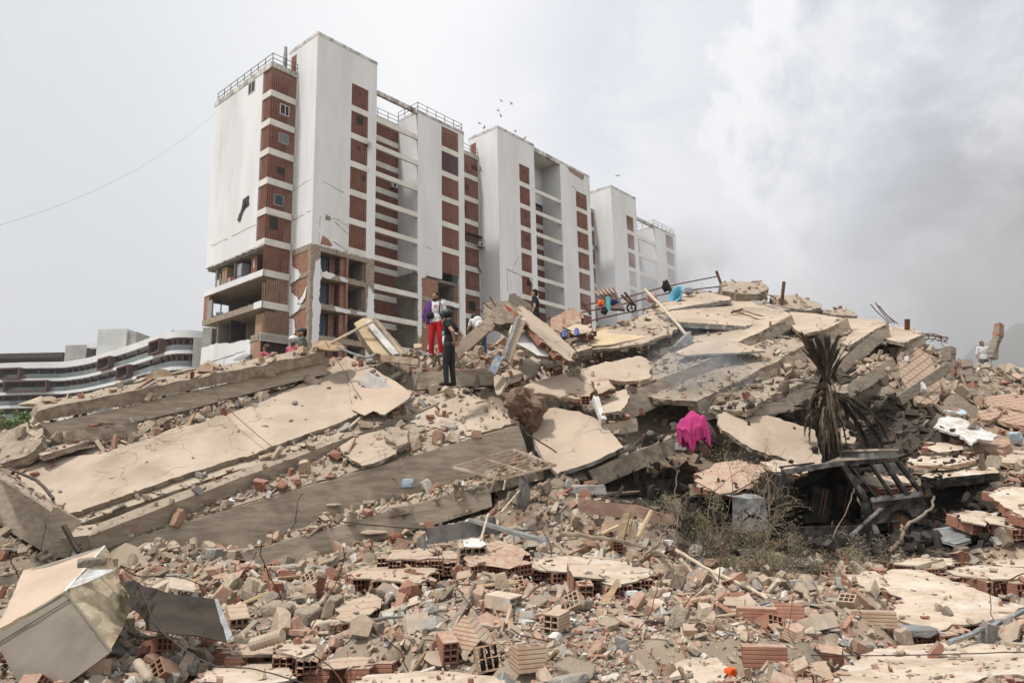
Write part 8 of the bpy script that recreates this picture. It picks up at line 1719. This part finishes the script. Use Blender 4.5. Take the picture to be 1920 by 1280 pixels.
# ------------------------------------------------------------------ loose rubble over everything
def rubble_mesh(name, places, sizef, kinds, m, label, cat):
    VS = []; FS = []; base = 0
    for p, nrm, q, gap in places:
        kd = random.choices(list(kinds), list(kinds.values()))[0]; vs, fs = random.choice(TPL[kd]); s = sizef(q)
        if kd == 'long': s *= 1.7
        s = min(s, gap*.9)
        tilt = .28 if kd == 'chip' else (.5 if kd == 'long' else 3)
        e = Euler((random.gauss(0, tilt), random.gauss(0, tilt), random.uniform(0, 6.28))).to_matrix()
        qn = nrm.to_track_quat('Z', 'Y').to_matrix() if kd != 'chunk' else Matrix.Identity(3)
        A = np.array(qn @ e); sv = vs*s*np.array([1, random.uniform(.6, 1), random.uniform(.6, 1.1)])
        wv = sv @ A.T + np.array(p + nrm*s*(.28 if kd == 'chunk' else .10)); VS.append(wv)
        FS.extend(tuple(base+i for i in f) for f in fs); base += len(vs)
    V = np.concatenate(VS); me_ = bpy.data.meshes.new(name); me_.from_pydata(V.tolist(), [], FS); me_.materials.append(M(m))
    o = link_mesh(name, me_); return tag(o, label, cat, None, 'stuff')
fine = drops(48000, 4.6, 28)+drops(9000, 4.6, 9); mid = drops(22000, 7.5, 32, pw=1.7)+drops(700, 5.2, 7.5, pw=1.7)
ff = lambda q: min(.16, max(.016, q*.0048*math.exp(random.gauss(0, .5))))
near = [p for p in fine if p[2] < 10]; fine = [p for p in fine if p[2] >= 10]
rubble_mesh('brick_chips', near, lambda q: ff(q)*1.15, {'chip': 9, 'chunk': 3, 'long': 1.2}, 'debris_fore', 'fine chips of brick and plaster covering the foreground', 'rubble')
rubble_mesh('rubble', fine, lambda q: min(.16, max(.016, q*.0048*math.exp(random.gauss(0, .5)))), {'chip': 7, 'chunk': 4, 'long': 1.2}, 'debris', 'fine chips of brick, plaster and concrete covering the heap', 'rubble')
fc = lambda q: min(.34, max(.045, q*.0105*math.exp(random.gauss(0, .55))))
midn = [p for p in mid if p[2] < 9.5]; mid = [p for p in mid if p[2] >= 9.5]
rubble_mesh('coarse_chips', midn, fc, {'chip': 9, 'chunk': 2, 'long': 2}, 'debris_fore', 'fist sized bits of brick and plaster in the foreground', 'rubble')
rubble_mesh('coarse_rubble', mid, lambda q: min(.34, max(.05, q*.0115*math.exp(random.gauss(0, .45)))), {'chip': 6, 'chunk': 4, 'long': 1.6}, 'debris', 'fist sized lumps of brick and concrete lying thick over the heap', 'rubble')
# ------------------------------------------------------------------ haze and smoke
def volume(name, label, cat, build, density, colr, noise_s=None, aniso=.2, kind='stuff', falloff=None, stretch=(1, 1, 1)):
    m = bpy.data.materials.new(name); m.use_nodes = True; t = m.node_tree; t.nodes.clear(); o_ = t.nodes.new('ShaderNodeOutputMaterial'); v = t.nodes.new('ShaderNodeVolumePrincipled')
    v.inputs['Color'].default_value = (*colr, 1); v.inputs['Anisotropy'].default_value = aniso; v.inputs['Density'].default_value = density; t.links.new(v.outputs[0], o_.inputs['Volume'])
    if noise_s:
        tc_ = t.nodes.new('ShaderNodeTexCoord'); mp = t.nodes.new('ShaderNodeMapping'); mp.inputs['Scale'].default_value = stretch; t.links.new(tc_.outputs['Object'], mp.inputs[0])
        nz = t.nodes.new('ShaderNodeTexNoise'); nz.inputs['Scale'].default_value = noise_s; nz.inputs['Detail'].default_value = 4; nz.inputs['Distortion'].default_value = .6; t.links.new(mp.outputs[0], nz.inputs['Vector'])
        mr = t.nodes.new('ShaderNodeMapRange'); mr.inputs[1].default_value = .38; mr.inputs[2].default_value = .72; mr.inputs[4].default_value = 1; t.links.new(nz.outputs['Fac'], mr.inputs[0])
        ln = t.nodes.new('ShaderNodeVectorMath'); ln.operation = 'LENGTH'; t.links.new(tc_.outputs['Object'], ln.inputs[0])
        fr = t.nodes.new('ShaderNodeMapRange'); fr.interpolation_type = 'SMOOTHSTEP'; fr.inputs[1].default_value = 1.0; fr.inputs[2].default_value = .15; fr.inputs[3].default_value = 0; fr.inputs[4].default_value = 1; t.links.new(ln.outputs['Value'], fr.inputs[0])
        a = t.nodes.new('ShaderNodeMath'); a.operation = 'MULTIPLY'; t.links.new(mr.outputs[0], a.inputs[0]); t.links.new(fr.outputs[0], a.inputs[1])
        b = t.nodes.new('ShaderNodeMath'); b.operation = 'MULTIPLY'; t.links.new(a.outputs[0], b.inputs[0]); b.inputs[1].default_value = density; t.links.new(b.outputs[0], v.inputs['Density'])
    mb = MB(); MATS[name] = m; build(mb, name); o = mb.build(name); tag(o, label, cat, None, kind); return o
hzb = volume('haze', 'thin pale haze over the whole place', 'haze', lambda mb, m: mb.box((350, 830, 229.3), (3700, 1740, 461.4), m), .0003, (.90, .87, .88))
def puff(label, c, size, rz, dens, colr, ns):
    o = volume('smoke', label, 'smoke', lambda mb, m: mb.ell((0, 0, 0), (1, 1, 1), m, 24, 14), dens, colr, ns)
    o.location = c; o.scale = size; o.rotation_euler = rz; return o
puff('white smoke drifting before the farthest white block', pt(1250, 530, 46), (6.5, 8, 5.2), (0, 0, 0), .38, (1, 1, 1), 1.8)
puff('grey smoke rising behind the right shoulder of the heap', pt(1640, 520, 60), (20, 9, 11), (0, R(-20), 0), .014, (.95, .95, .95), 1.8)
puff('broad grey smoke bank lying before the mountain at far right', pt(1830, 600, 320), (130, 45, 55), (0, 0, 0), .036, (.98, .98, .98), .9)
puff('thin grey smoke curling out from under the pointed tan sheet', pt(1315, 690, 17.6), (1.7, 1.0, 1.4), (0, R(20), 0), 1.3, (.72, .75, .8), 2.2)
puff('faint blue smoke over the bricks beside the jagged post', pt(1800, 690, 24), (1.6, 1.2, .9), (0, 0, 0), .45, (.70, .75, .82), 2)
sc.cycles.volume_step_rate = 4; sc.cycles.volume_max_steps = 64
